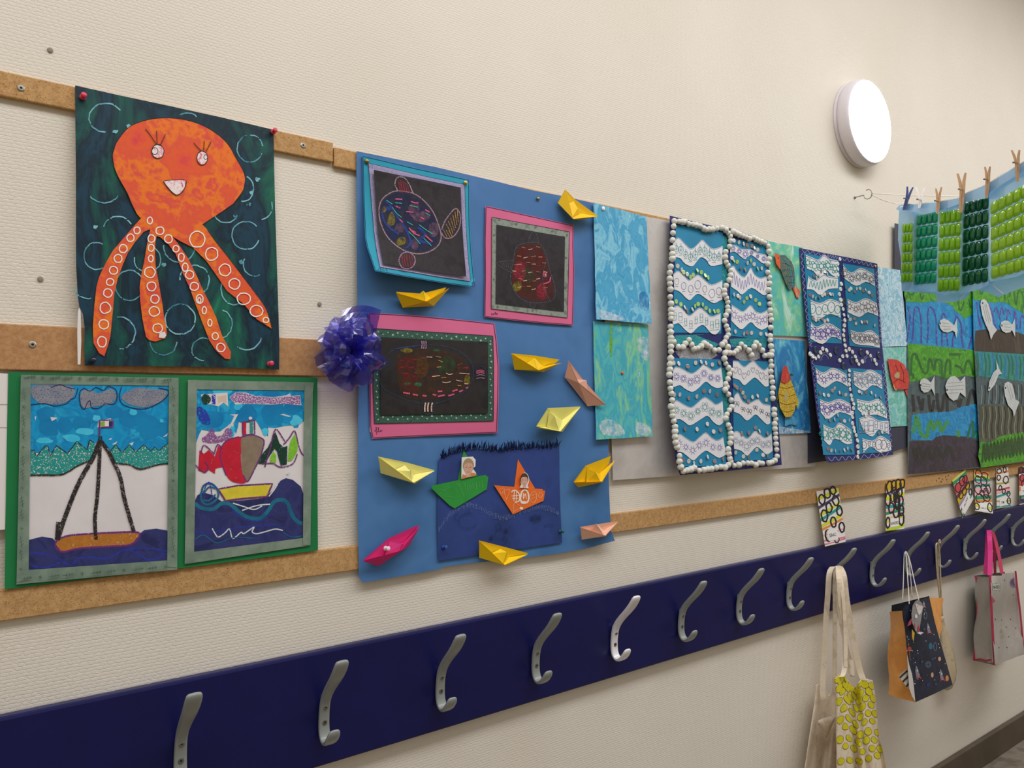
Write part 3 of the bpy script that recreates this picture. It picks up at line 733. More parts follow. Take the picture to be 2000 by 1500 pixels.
b.fill([(190, 1005), (215, 950), (260, 930), (330, 950), (400, 1000), (560, 990), (700, 975), (780, 920), (840, 840), (880, 822), (930, 835), (990, 885), (1010, 940), (1010, 1282), (600, 1335), (187, 1388)], sea_m)
yel = [(370, 905), (520, 878), (640, 872), (778, 865), (735, 962), (560, 975), (425, 992)]
b.fill(yel, mat('crayon_yellow', 'd4c63a', 'c9b934', rough=0.7, scale=70)); b.stroke(yel, 13, purple_cr, closed=True, curve=False)
teal_p = mat('paint_teal_line', '1f6f88', '155a78', rough=0.6, scale=40)
for q, w in [([(195, 1010), (240, 1045), (330, 1055), (400, 1010), (460, 1020), (520, 1070), (590, 1115), (680, 1125), (740, 1075), (790, 1000), (850, 985), (890, 1010), (920, 1090), (960, 1145), (1005, 1165)], 28), ([(245, 930), (260, 880), (310, 860), (360, 900), (370, 960), (330, 1005), (280, 1020), (245, 990), (240, 930)], 14), ([(260, 940), (300, 890), (350, 900)], 12), ([(250, 985), (300, 990), (350, 945)], 12)]: b.stroke(q, w, teal_p)
for q in [[(280, 860), (330, 870), (365, 910)], [(470, 1060), (560, 1130), (680, 1145), (760, 1100)], [(195, 1220), (300, 1240), (400, 1215), (560, 1190), (700, 1180), (850, 1170)], [(250, 950), (300, 850), (330, 990)]]: b.stroke(q, 8, bl_cr)
wcr = mat('crayon_white', 'c9d3d6', rough=0.7, grain=0.8)
for q in [[(325, 1200), (350, 1245), (370, 1265), (400, 1250), (425, 1230), (455, 1205), (480, 1275), (540, 1230), (560, 1240), (600, 1215), (640, 1190), (625, 1225), (660, 1240), (740, 1220), (800, 1205), (855, 1215)], [(550, 1065), (620, 1040), (680, 1025), (760, 1018)], [(480, 1010), (560, 1035), (640, 1058), (700, 1030)], [(815, 870), (790, 910), (750, 960)], [(885, 790), (905, 780), (895, 800)]]: b.stroke(q, 9, wcr)
for q in [[(195, 1285), (260, 1250), (360, 1310), (480, 1270), (640, 1275)], [(860, 1230), (920, 1265), (1005, 1255)]]: b.stroke(q, 7, teal_p)
t.part('painting', b, label='painting of a yellow boat with red sail')
random.seed(5)
t.part('tape_frame', tape_frame(S, cr, [[(145, 85), (1088, 103), (1085, 165), (143, 155)], [(118, 1385), (1065, 1265), (1063, 1327), (120, 1468)], [(143, 85), (212, 85), (188, 1440), (118, 1465)], [(1018, 118), (1082, 120), (1062, 1325), (1006, 1325)]], tape2_m, [], 0.0026), label='glossy plain translucent tape round the painting')

# ------------------------------------------------------------------ big blue poster
blue_m = mat('poster_blue_paper', '426fa4', ['4a77ac', '3d6a9c'], rough=0.6, spec=0.3, scale=3, bump=0.12, bscale=9, bdist=0.01)
def curl(u, v):
    c = max(0, u - 0.93) * max(0, v - 0.9)
    return 0.0010 * math.sin(6 * u + 2 * v) + 1.2 * c + 0.0012
SB = Sheet([(696, 295), (1163, 397), (1193, 1060), (703, 1138)], 0.0125, curl)
b = MB(SB)
bo = [(696, 295), (850, 326), (960, 352), (1045, 373), (1100, 383), (1163, 398), (1180, 700), (1188, 861), (1189, 940), (1193, 1036), (1201, 1056), (1150, 1070), (1085, 1082), (998, 1092), (930, 1099), (866, 1107), (858, 1112), (780, 1126), (709, 1138), (701, 1127), (698, 980), (700, 760), (697, 500)]
b.fill(bo, blue_m, step=9, thick=0.0006, mback=blue_m)
solo('blue_poster', b, 'big blue paper poster carrying fish drawings and paper boats', 'poster', smooth_=True)
drawing_pin(1051, 388, 0.0155, 'a08a5c', 'brass drawing pin near the top edge of the blue poster, in bare paper', 0.0045)

pen = mat('frame_pen_dark', '3a2440', rough=0.7); pen_b = mat('frame_pen_navy', '1c3560', rough=0.7)
black_m = mat('black_card', '2c2a2d', ['332f33', '292629'], rough=0.7, scale=30)
chalk_mauve = mat('chalk_mauve', '9a7f92', rough=0.8, grain=0.66, gscale=500)
chalk_pink = mat('chalk_pink', 'c9597f', rough=0.8, grain=0.7, gscale=500); chalk_mint = mat('chalk_mint', '3fae98', rough=0.8, grain=0.72, gscale=500)
chalk_blue = mat('chalk_blue', '2c3f86', rough=0.8, grain=0.66, gscale=500); chalk_navy = mat('chalk_navy_haze', '2a3a66', rough=0.85, soft=0.8, gscale=120)
chalk_olive = mat('chalk_olive', '8a7c28', rough=0.8, soft=0.9, gscale=120); chalk_plum = mat('chalk_plum_haze', '7a5a72', rough=0.85, soft=0.75, gscale=110)
chalk_red = mat('chalk_red', 'a02f42', rough=0.8, soft=1.0, gscale=260); chalk_tan = mat('chalk_tan', 'b3874f', rough=0.8, grain=0.62, gscale=500)
chalk_green = mat('chalk_green', '2f7a55', rough=0.8, soft=0.95, gscale=200); chalk_rust = mat('chalk_rust_haze', '6e2c26', rough=0.85, soft=0.75, gscale=90)
chalk_brown = mat('chalk_brown_haze', '553a26', rough=0.85, soft=0.7, gscale=80); chalk_cream = mat('chalk_cream', 'd8b6a6', rough=0.8, grain=0.68, gscale=500)
chalk_grey = mat('chalk_grey_line', '62636c', rough=0.8, soft=1.0, gscale=300); chalk_faint = mat('chalk_faint_blue', '3a4a62', rough=0.85, soft=0.9, gscale=200)

# ---- turquoise framed fish
cr = (700, 290, 5.357)
def bendA(u, v):
    v = min(max(v, 0), 1.05); u = min(max(u, -0.1), 1.1)
    return 0.036 * v ** 3 * (1 - u) ** 1.5 + 0.010 * v * v + 0.001
SA = Sheet([(708, 303), (917, 350), (928, 561), (726, 533)], 0.0165, bendA)
t = Thing('fish_drawing', 'fish drawing in a turquoise frame, curling off the blue poster', 'drawing', W(815, 560, 0.016), 'fish drawings on black card')
b = MB(SA, cr)
outA = [(40, 70), (320, 137), (600, 203), (880, 263), (1163, 325), (1164, 600), (1167, 800), (1182, 1050), (1200, 1250), (1225, 1455), (900, 1410), (500, 1343), (330, 1312), (175, 1282), (130, 1150), (92, 1040), (72, 940), (60, 700), (50, 450)]
tq = mat('turquoise_card', '2a9ab4', '2692ae', rough=0.6, scale=6)
b.fill(outA, tq, step=7, thick=0.0006)
def inset(pts, k):
    cx = sum(p[0] for p in pts) / len(pts); cy = sum(p[1] for p in pts) / len(pts)
    return [(cx + (x - cx) * k, cy + (y - cy) * k) for x, y in pts]
b.stroke(inset(outA, 0.985), 6, pen_b, closed=True, curve=False, step=6)
for q in [[(205, 1270), (225, 1250), (232, 1275)], [(232, 1250), (232, 1278), (245, 1262), (255, 1278)], [(258, 1255), (270, 1278), (280, 1262)], [(285, 1262), (300, 1262), (292, 1280), (310, 1278)]]: b.stroke(q, 3, pen_b)
t.part('turquoise_card', b, smooth_=True)
b = MB(SA, cr, 0.0018)
fo = [(105, 155), (440, 232), (780, 310), (1112, 378), (1120, 700), (1140, 1050), (1172, 1390), (850, 1345), (540, 1292), (225, 1240), (190, 1060), (165, 880), (145, 650), (125, 400)]
lil = mat('washi_lilac', 'a99fc4', ['b9b1d2', '8f86b2'], rough=0.6, scale=420, lo=0.42, hi=0.58)
b.fill(fo, lil, step=7, thick=0.0001)
random.seed(11)
dash = mat('washi_print_dark', '3c3458')
for i in range(len(fo)):
    a, c = fo[i], fo[(i + 1) % len(fo)]; L = math.hypot(c[0] - a[0], c[1] - a[1]); n = int(L / 13)
    nx, ny = (c[1] - a[1]) / L, -(c[0] - a[0]) / L
    for j in range(n):
        for off in (-12, -25, -38):
            f = (j + 0.5 + (0.5 if off == -25 else 0)) / n
            x = a[0] + (c[0] - a[0]) * f + nx * off; y = a[1] + (c[1] - a[1]) * f + ny * off
            b.stroke([(x - 3, y - 3), (x + 3, y + 3)], 2.6, dash)
b.stroke(fo, 5, pen, closed=True, curve=False, step=6)
t.part('washi_border', b, label='lilac patterned paper border', smooth_=True)
b = MB(SA, cr, 0.0078)
bi = [(160, 222), (460, 285), (770, 346), (1070, 408), (1080, 700), (1100, 1020), (1128, 1340), (840, 1300), (550, 1252), (262, 1205), (232, 1050), (205, 880), (190, 700), (175, 450)]
b.fill(bi, black_m, step=7, thick=0.0002)
bodyA = [(300, 485), (380, 447), (500, 452), (600, 482), (700, 560), (790, 680), (848, 830), (866, 930), (830, 1020), (740, 1080), (630, 1102), (500, 1077), (390, 1010), (300, 920), (240, 800), (215, 680), (225, 580), (260, 520)]
b.fill(smooth(inset(bodyA, 0.94), True, 3), mat('chalk_deep_blue_haze', '223060', rough=0.85, soft=0.7, gscale=70), step=8)
for c_, rx, ry in [((580, 640), 60, 80), ((660, 720), 80, 60), ((430, 830), 50, 60), ((590, 1000), 40, 60), ((780, 840), 50, 80)]: b.fill(smooth(ell(c_[0], c_[1], rx, ry, 9, 0.2), True, 2), chalk_plum)
for c_, rx, ry in [((345, 740), 40, 70), ((445, 970), 45, 50), ((270, 640), 22, 40)]: b.fill(smooth(ell(c_[0], c_[1], rx, ry, 9, 0.2), True, 2), chalk_olive)
for q, w in [([(285, 545), (340, 610), (420, 730), (490, 830), (535, 930), (540, 1000), (490, 1050)], 22), ([(245, 660), (270, 760), (340, 840), (425, 895)], 20), ([(290, 620), (330, 640)], 40), ([(620, 820), (700, 900), (640, 960), (760, 1000)], 30)]: b.stroke(q, w, chalk_blue, step=8)
b.stroke(bodyA, 12, chalk_mauve, closed=True)
for q in [[(410, 440), (382, 372), (400, 312), (440, 296), (490, 316), (535, 380), (560, 440), (580, 480)], [(872, 850), (900, 770), (960, 682), (1012, 630), (1048, 650), (1068, 720), (1058, 820), (1015, 900), (955, 940), (900, 930), (868, 880)]]: b.stroke(q, 12, chalk_mauve)
b.ring(510, 1172, 84, 88, 11, chalk_mauve, 0.02, n=22)
for x in (425, 445, 470, 492, 515): b.stroke([(x - 5, 330 + abs(x - 450) * 0.6), (x + 8, 420), (x + 20, 462)], 13, chalk_red)
for x in (455, 480, 505, 535, 560): b.stroke([(x, 1110), (x + 4, 1175), (x + 18, 1235)], 12, chalk_red)
for k in range(6): b.stroke([(915 + k * 24, 790 - k * 32), (950 + k * 18, 850 - k * 26), (975 + k * 14, 920 - k * 30)], 7, chalk_tan)
for k in range(3): b.stroke([(890 + k * 28, 850 + k * 4), (930 + k * 28, 930)], 6, chalk_tan)
for q in [[(385, 528), (460, 532)], [(390, 602), (440, 625)], [(550, 555), (590, 568), (628, 570)], [(500, 660), (575, 668)], [(698, 640), (745, 665)], [(430, 740), (465, 772)], [(530, 830), (580, 890), (640, 912)], [(540, 850), (600, 880)], [(700, 910), (775, 975)], [(650, 720), (690, 740)]]: b.stroke(q, 13, chalk_pink, curve=False)
for q in [[(293, 540), (355, 582)], [(385, 568), (455, 574)], [(355, 615), (400, 680), (452, 722)], [(535, 596), (620, 615)], [(700, 675), (752, 702)], [(510, 768), (570, 802)], [(635, 798), (720, 860), (775, 893)], [(525, 868), (600, 940), (648, 1000)], [(685, 940), (765, 1020)]]: b.stroke(q, 8, chalk_mint, curve=False)
t.part('black_drawing', b, label='chalk fish with coloured dashes on black', smooth_=True)
drawing_pin(716.5, 315, 0.020, '8d7a4a', 'brass drawing pin in the upper left corner of the turquoise frame')
drawing_pin(909, 357, 0.021, 'c9a856', 'brass drawing pin in the upper right corner of the turquoise frame')

# ---- pink framed fish, upright
cr = (580, 280, 3.1258)
SP = Sheet([(948, 402), (1121, 440), (1119, 636), (946, 620)], 0.0165, lambda u, v: 0.004 * u * (0.5 + 0.5 * math.sin(5 * v)) + 0.001)
t = Thing('fish_drawing', 'upright red fish drawing in a square pink frame with grey-green border', 'drawing', W(1032, 634, 0.016), 'fish drawings on black card')
pink_m = mat('pink_card', 'd0688f', 'cb638a', rough=0.6, scale=6)
b = MB(SP, cr); outP = [(1151, 381), (1330, 420), (1510, 460), (1690, 500), (1688, 620), (1693, 780), (1690, 950), (1685, 1112), (1500, 1098), (1320, 1080), (1144, 1060), (1148, 800), (1146, 600)]
b.fill(outP, pink_m, step=9, thick=0.0006); b.stroke(inset(outP, 0.985), 3.5, pen, closed=True, curve=False, step=4)
for q in [[(1185, 1035), (1190, 1048), (1195, 1038), (1200, 1048), (1203, 1034)], [(1205, 1044), (1212, 1030), (1212, 1048)], [(1214, 1030), (1218, 1044), (1224, 1036), (1222, 1050)]]: b.stroke(q, 2, pen)
t.part('pink_card', b, smooth_=True)
b = MB(SP, cr, 0.0010); fo = [(1190, 450), (1345, 480), (1505, 510), (1663, 540), (1658, 800), (1650, 1065), (1500, 1048), (1340, 1028), (1187, 1010), (1189, 730)]
b.fill(fo, mat('washi_grey_green', '7f8a80', ['8d968c', '6c776e'], rough=0.6, scale=60), step=9, thick=0.0001); b.stroke(fo, 3, pen, closed=True, curve=False, step=4)
for x, y in [(1236, 468), (1455, 512), (1650, 560), (1205, 560), (1645, 700), (1202, 830), (1440, 1020), (1225, 1000), (1640, 880), (1340, 492), (1560, 535)]: b.fill(ell(x, y, 7, 7, 8, 0.3), mat('washi_flower_grey', '6a6a66'))
t.part('washi_border', b, label='grey-green patterned paper border', smooth_=True)
b = MB(SP, cr, 0.0022); b.fill([(1218, 496), (1360, 522), (1500, 547), (1637, 570), (1633, 800), (1630, 1028), (1490, 1012), (1350, 996), (1213, 978), (1216, 740)], black_m, step=9, thick=0.0002)
bodyB = [(1342, 630), (1420, 606), (1480, 612), (1520, 680), (1545, 780), (1575, 880), (1562, 955), (1480, 974), (1400, 966), (1340, 920), (1303, 830), (1320, 720)]
b.fill(smooth(inset(bodyB, 0.95), True, 3), chalk_rust, step=9)
for c_, rx, ry, m in [((1375, 690), 30, 50, chalk_rust), ((1360, 780), 40, 60, chalk_red), ((1400, 880), 50, 45, chalk_brown), ((1480, 700), 30, 40, chalk_rust), ((1490, 900), 30, 50, chalk_red), ((1410, 800), 35, 45, mat('chalk_dark_green_haze', '2f5238', soft=0.7, gscale=100)), ((1345, 870), 25, 35, chalk_olive)]:
    b.fill(smooth(ell(c_[0], c_[1], rx, ry, 9, 0.2), True, 2), m)
b.stroke(bodyB, 4, chalk_grey, closed=True)
for q in [[(1408, 610), (1425, 560), (1445, 540), (1465, 560), (1475, 610)], [(1325, 715), (1218, 730), (1290, 780), (1320, 790)], [(1425, 968), (1425, 995), (1450, 1000), (1455, 970)], [(1525, 712), (1500, 800), (1510, 890), (1548, 970)]]: b.stroke(q, 3.5, chalk_grey)
for k in range(5): b.stroke([(1240 + k * 16, 728 - k), (1256 + k * 12, 748 + k * 5)], 2.5, chalk_grey)
random.seed(4)
for k in range(44):
    x = 1330 + (k % 7) * 30 + random.uniform(-8, 8); y = 640 + (k // 7) * 48 + random.uniform(-8, 8)
    if inside((x, y), inset(bodyB, 0.9)): b.stroke([(x - 12, y - random.uniform(-7, 7)), (x + 12, y)], 4, [chalk_cream, chalk_red, chalk_tan][k % 3])
b.ring(1514, 801, 10, 15, 6, chalk_pink); b.fill(ell(1516, 801, 5, 9, 8), chalk_cream); b.stroke([(1548, 815), (1540, 845), (1505, 858)], 8, chalk_pink)
t.part('black_drawing', b, label='upright chalk fish with red body on black', smooth_=True)

# ---- pink framed fish, lying
cr = (700, 600, 5.555)
SQ = Sheet([(720, 611), (966, 631), (972, 846), (727, 856)], 0.0165, lambda u, v: 0.006 * max(u, 0) ** 2 * math.sin(3.1 * min(max(v, 0), 1)) + 0.001)
t = Thing('fish_drawing', 'large lying fish drawing in a pink frame with green star border', 'drawing', W(848, 853, 0.016), 'fish drawings on black card')
b = MB(SQ, cr); outQ = [(110, 60), (350, 72), (600, 88), (900, 115), (1200, 145), (1477, 175), (1502, 350), (1526, 640), (1522, 1000), (1510, 1365), (1150, 1380), (800, 1396), (480, 1410), (150, 1427), (126, 1300), (120, 900), (112, 400)]
b.fill(outQ, pink_m, step=7, thick=0.0006); b.stroke(inset(outQ, 0.986), 7, pen, closed=True, curve=False, step=8)
for q in [[(172, 1335), (190, 1345), (200, 1310), (190, 1305), (195, 1350), (200, 1382)], [(205, 1340), (215, 1355), (222, 1310), (215, 1308), (220, 1350)], [(224, 1345), (235, 1352), (238, 1335), (246, 1350), (250, 1335), (262, 1342)]]: b.stroke(q, 4, pen)
t.part('pink_card', b, smooth_=True)
b = MB(SQ, cr, 0.0010); fo = [(165, 230), (480, 250), (810, 270), (1130, 290), (1460, 312), (1468, 620), (1465, 1235), (1030, 1244), (600, 1254), (175, 1263), (162, 900)]
b.fill(fo, mat('washi_dark_green', '2f5548', ['3d6355', '274a3d'], rough=0.5, scale=200), step=7, thick=0.0001); b.stroke(fo, 6, pen, closed=True, curve=False, step=8)
star_m = mat('star_silver', 'b9c4b6', rough=0.4, metal=0.2)
def star(b, x, y, r, m):
    a0 = random.uniform(0, 1.2)
    b.fill([(x + (r if k % 2 == 0 else r * 0.42) * math.cos(a0 + k * math.pi / 5), y + (r if k % 2 == 0 else r * 0.42) * math.sin(a0 + k * math.pi / 5)) for k in range(10)], m)
random.seed(8)
for k in range(24): star(b, 215 + k * 53, 262 + k * 3.4 + (24 if k % 2 else 0) + 4, random.uniform(10, 17), star_m)
for k in range(24): star(b, 215 + k * 53, 1215 - k * 1.0 - (22 if k % 2 else -4), random.uniform(10, 17), star_m)
for k in range(13): star(b, 192 + k * 0.4 + (10 if k % 2 else 0), 420 + k * 62, random.uniform(10, 16), star_m); star(b, 1433 + (10 if k % 2 else 0), 400 + k * 64, random.uniform(9, 15), star_m)
t.part('washi_border', b, label='dark green border printed with silver stars', smooth_=True)
b = MB(SQ, cr, 0.0034); b.fill([(245, 325), (630, 343), (1020, 360), (1405, 378), (1408, 760), (1405, 1150), (1020, 1156), (630, 1163), (238, 1170), (240, 750)], mat('black_card_warm', '292526', ['2c2a2a', '242021'], rough=0.7, scale=20), step=7, thick=0.0002)
bodyC = [(335, 490), (450, 440), (650, 415), (800, 410), (1000, 440), (1150, 520), (1240, 640), (1235, 790), (1150, 910), (980, 1000), (800, 1045), (600, 1030), (420, 960), (270, 880), (230, 760), (260, 600)]
b.fill(smooth([(430, 490), (560, 450), (760, 445), (960, 480), (1130, 560), (1210, 680), (1190, 830), (1080, 930), (880, 985), (640, 1000), (470, 950), (420, 760), (415, 600)], True, 2), chalk_brown, step=7)
for c_, rx, ry, m in [((520, 640), 90, 120, chalk_rust), ((560, 820), 90, 100, chalk_rust), ((690, 640), 70, 120, mat('chalk_umber_haze', '66481f', soft=0.7, gscale=90)), ((520, 470), 60, 25, chalk_olive), ((840, 465), 40, 14, chalk_green), ((535, 828), 36, 16, chalk_green), ((650, 838), 40, 22, chalk_green), ((1180, 790), 30, 50, chalk_olive), ((950, 640), 90, 100, mat('chalk_dark_green_haze', '2f5238', soft=0.7, gscale=100))]:
    b.fill(smooth(ell(c_[0], c_[1], rx, ry, 9, 0.2), True, 2), m)
b.stroke(bodyC, 10, chalk_faint, closed=True); b.stroke([(400, 450), (560, 432), (690, 412)], 9, chalk_blue); b.stroke([(620, 1030), (690, 1050), (700, 1130), (740, 1160), (810, 1150), (830, 1060), (900, 1030)], 8, chalk_faint)
for q in [[(450, 575), (500, 580)], [(590, 565), (640, 570)], [(680, 555), (740, 548)], [(640, 640), (700, 612)], [(450, 650), (490, 652)], [(545, 655), (600, 652)], [(695, 672), (730, 670)], [(475, 715), (545, 722)], [(600, 712), (640, 712)], [(665, 720), (710, 716)], [(1075, 630), (1130, 608)], [(1130, 665), (1190, 650)], [(1150, 650), (1180, 672)]]: b.stroke(q, 11, chalk_red, curve=False)
for q in [[(485, 925), (560, 938)], [(590, 945), (645, 955)], [(695, 958), (740, 965)], [(805, 945), (845, 955)], [(860, 970), (935, 952)], [(860, 915), (910, 910)], [(975, 962), (1040, 942)], [(1020, 912), (1075, 895)], [(1090, 918), (1135, 900)], [(1165, 880), (1190, 868)]]: b.stroke(q, 17, chalk_pink, curve=False)
for q in [[(840, 533), (895, 545)], [(868, 575), (918, 596)], [(850, 652), (900, 645)], [(895, 766), (955, 760)], [(1075, 850), (1122, 852)]]: b.stroke(q, 9, chalk_tan, curve=False)
for q in [[(740, 540), (800, 542)], [(950, 715), (985, 730), (1030, 720)], [(800, 752), (885, 742)], [(910, 812), (950, 818), (1000, 808)], [(1060, 790), (1100, 800), (1135, 803)], [(1095, 715), (1205, 725)], [(1150, 830), (1190, 832)]]: b.stroke(q, 8, chalk_cream)
for x in (690, 712, 735): b.stroke([(x - 4, 365), (x, 400), (x - 5, 450)], 13, chalk_mauve)
for x in (722, 755, 795): b.stroke([(x + 8, 1035), (x - 2, 1085), (x, 1135)], 15, chalk_cream)
b.ring(1328, 712, 58, 70, 9, chalk_navy, 0.03)
for y in (688, 702, 716, 738, 770): b.stroke([(1280, y + 6), (1325, y - 6), (1368, y + 4)], 8, chalk_pink if y < 720 else chalk_mauve)
t.part('black_drawing', b, label='lying chalk fish with glowing rows of dashes on black', smooth_=True)
b = MB(SB, (700, 820, 25), 0.0012); b.fill([(550, 350), (590, 340), (630, 600), (610, 630), (560, 560)], white_back, thick=0.0005); t.part('hanging_tab', b, label='white tab sticking out behind the frame')

# ---- dark blue sea collage
cr = (830, 840, 5.357)
SC = Sheet([(859, 893), (1092, 876), (1098, 1059), (855, 1096)], 0.0165, lambda u, v: 0.001)
t = Thing('sea_collage', 'dark blue sea collage with green and orange folded boats and fringed top', 'collage', W(975, 1090, 0.016))
navy_m = mat('navy_card', '2b3f78', ['2f4484', '283a70'], rough=0.65, scale=5)
b = MB(SC, cr); b.fill([(160, 288), (300, 238), (500, 195), (800, 205), (1100, 180), (1405, 165), (1408, 500), (1418, 850), (1435, 1178), (900, 1255), (500, 1315), (140, 1368), (128, 1000), (132, 600), (145, 320)], navy_m, step=12, thick=0.0005)
chw = mat('chalk_white_faint', '6b7db0', rough=0.8, grain=0.55, gscale=500); pencil_n = mat('pencil_dark_on_navy', '232d58', rough=0.8)
random.seed(21)
wv = smooth([(145, 1050), (230, 920), (330, 830), (430, 790), (520, 800), (640, 860), (760, 910), (860, 920), (960, 880), (1080, 830), (1200, 810), (1300, 830), (1400, 880)], False, 10)
for x, y in wv: b.stroke([(x + random.uniform(-4, 4), y - random.uniform(18, 40)), (x + random.uniform(-6, 6), y + random.uniform(10, 32))], 3.5, chw)
for a in [(440, 850, 26, 24, -60, 160), (345, 910, 30, 36, 100, 300), (450, 950, 95, 80, 20, 300), (770, 1010, 26, 32, 0, 360), (790, 1090, 50, 55, 0, 360), (845, 1150, 20, 26, 0, 360), (1160, 920, 55, 36, 0, 360), (1300, 1015, 50, 28, 170, 340)]: b.ring(a[0], a[1], a[2], a[3], 4, pencil_n, 0.06, a[4], a[5])
for x, y in [(858, 1048), (700, 1120)]: b.fill(ell(x, y, 14, 20, 9, 0.1), pencil_n)
for k in range(5): b.stroke([(1110, 945 - k * 12), (1160, 890 + k * 14), (1215, 935 - k * 14)], 4, pencil_n)
t.part('navy_card', b)
b = MB(SC, cr, 0.001); random.seed(22); fr = mat('fringe_navy_paper', '1f2f62', '1a2854', rough=0.7, scale=30)
line = smooth([(170, 292), (260, 250), (350, 215), (420, 205), (520, 190), (650, 205), (780, 215), (880, 200), (980, 190), (1100, 180), (1250, 178), (1395, 170)], False, 9)
for (x, y) in line:
    for r in range(2):
        x0 = x + random.uniform(-6, 6); h = random.uniform(35, 105); lean = random.uniform(-20, 45); w = random.uniform(3, 7); lf = random.uniform(0.001, 0.010)
        base = y + random.uniform(-8, 28)
        P0 = SC.P(*b.T([(x0 - w, base)])[0], 0.001); P1 = SC.P(*b.T([(x0 + w, base)])[0], 0.001)
        M0 = SC.P(*b.T([(x0 + lean * 0.4 - w, base - h * 0.6)])[0], lf); M1 = SC.P(*b.T([(x0 + lean * 0.4 + w, base - h * 0.6)])[0], lf + 0.001)
        T0 = SC.P(*b.T([(x0 + lean, base - h)])[0], lf + 0.003)
        b.add([P0, P1, M1, M0, T0], [[0, 1, 2, 3], [3, 2, 4]], fr)
t.part('fringe', b, label='ruffled navy paper fringe')
def glued_boat(sail, hull, m, hullmarks, label):
    b = MB(SC, cr, 0.0012); b.fill(sail, m, thick=0.0006)
    b.l = 0.0032; b.fill(hull, m, thick=0.0016)
    for q, w, mm in hullmarks: b.stroke(q, w, mm)
    return t.part('folded_boat', b, label=label)
gm = mat('green_boat_paper', '31933f', '2d8a3a', rough=0.6, scale=15); om = mat('orange_boat_paper', 'e26f2c', 'dc6828', rough=0.6, scale=15)
gl = mat('pencil_on_green', '5cae62'); ol = mat('chalk_on_orange', 'f0b48e', rough=0.8, grain=0.7); ow = mat('chalk_white_on_orange', 'f2ddcf', rough=0.8, grain=0.8)
gb = glued_boat([(405, 208), (345, 525), (440, 530), (552, 475)], [(65, 580), (90, 578), (340, 525), (560, 482), (640, 467), (640, 482), (663, 488), (648, 618), (480, 720), (310, 820), (260, 790), (140, 680), (76, 615)], gm,
    [([(330, 560), (360, 585), (385, 640), (408, 700)], 4, gl), ([(345, 580), (365, 558)], 4, gl), ([(415, 560), (425, 640)], 4, gl), ([(440, 570), (450, 630), (470, 575), (480, 630)], 3, gl), ([(500, 555), (505, 620)], 4, gl), ([(535, 545), (540, 625)], 4, gl), ([(565, 535), (565, 600)], 4, gl), ([(600, 530), (600, 610)], 4, gl), ([(140, 620), (220, 640)], 3, gl), ([(180, 640), (260, 600)], 3, gl), ([(190, 690), (310, 710)], 3, gl)], 'green folded paper boat with a pasted portrait')
ob = glued_boat([(972, 305), (933, 600), (1040, 612), (1150, 608)], [(723, 577), (1230, 618), (1235, 632), (1258, 635), (1240, 740), (1080, 810), (920, 883), (820, 730)], om,
    [([(800, 610), (782, 620), (800, 670), (830, 620), (815, 605), (805, 625)], 4, ol), ([(850, 730), (830, 640), (860, 625), (885, 620), (885, 650), (850, 730)], 4, ol), ([(905, 650), (930, 630), (960, 640), (990, 680), (985, 740), (940, 755)], 12, ow), ([(935, 630), (930, 740)], 8, ow), ([(905, 690), (980, 685)], 8, ow), ([(910, 715), (975, 715)], 6, ow), ([(960, 640), (955, 740)], 7, ow),
     ([(1010, 650), (1040, 625), (1070, 640), (1085, 690), (1075, 750), (1020, 765), (1000, 720), (1010, 650)], 16, ow), ([(1030, 660), (1030, 720), (1050, 665), (1060, 720)], 8, ow), ([(1000, 750), (1075, 755)], 18, ow), ([(1130, 650), (1160, 650), (1165, 720), (1130, 765), (1095, 700), (1130, 650)], 5, ol), ([(1110, 690), (1165, 670)], 4, ol), ([(1110, 720), (1165, 700)], 4, ol), ([(1185, 690), (1205, 650), (1230, 680), (1205, 710), (1185, 690)], 5, ol), ([(930, 860), (930, 770), (960, 770), (1000, 810), (930, 850)], 4, ol), ([(995, 815), (1025, 822)], 26, ow)], 'orange folded paper boat with white chalk marks')
skin = mat('photo_skin', 'c79c86', 'd1a893', rough=0.35, scale=60); skin2 = mat('photo_skin_pale', 'd8b8a6', rough=0.35)
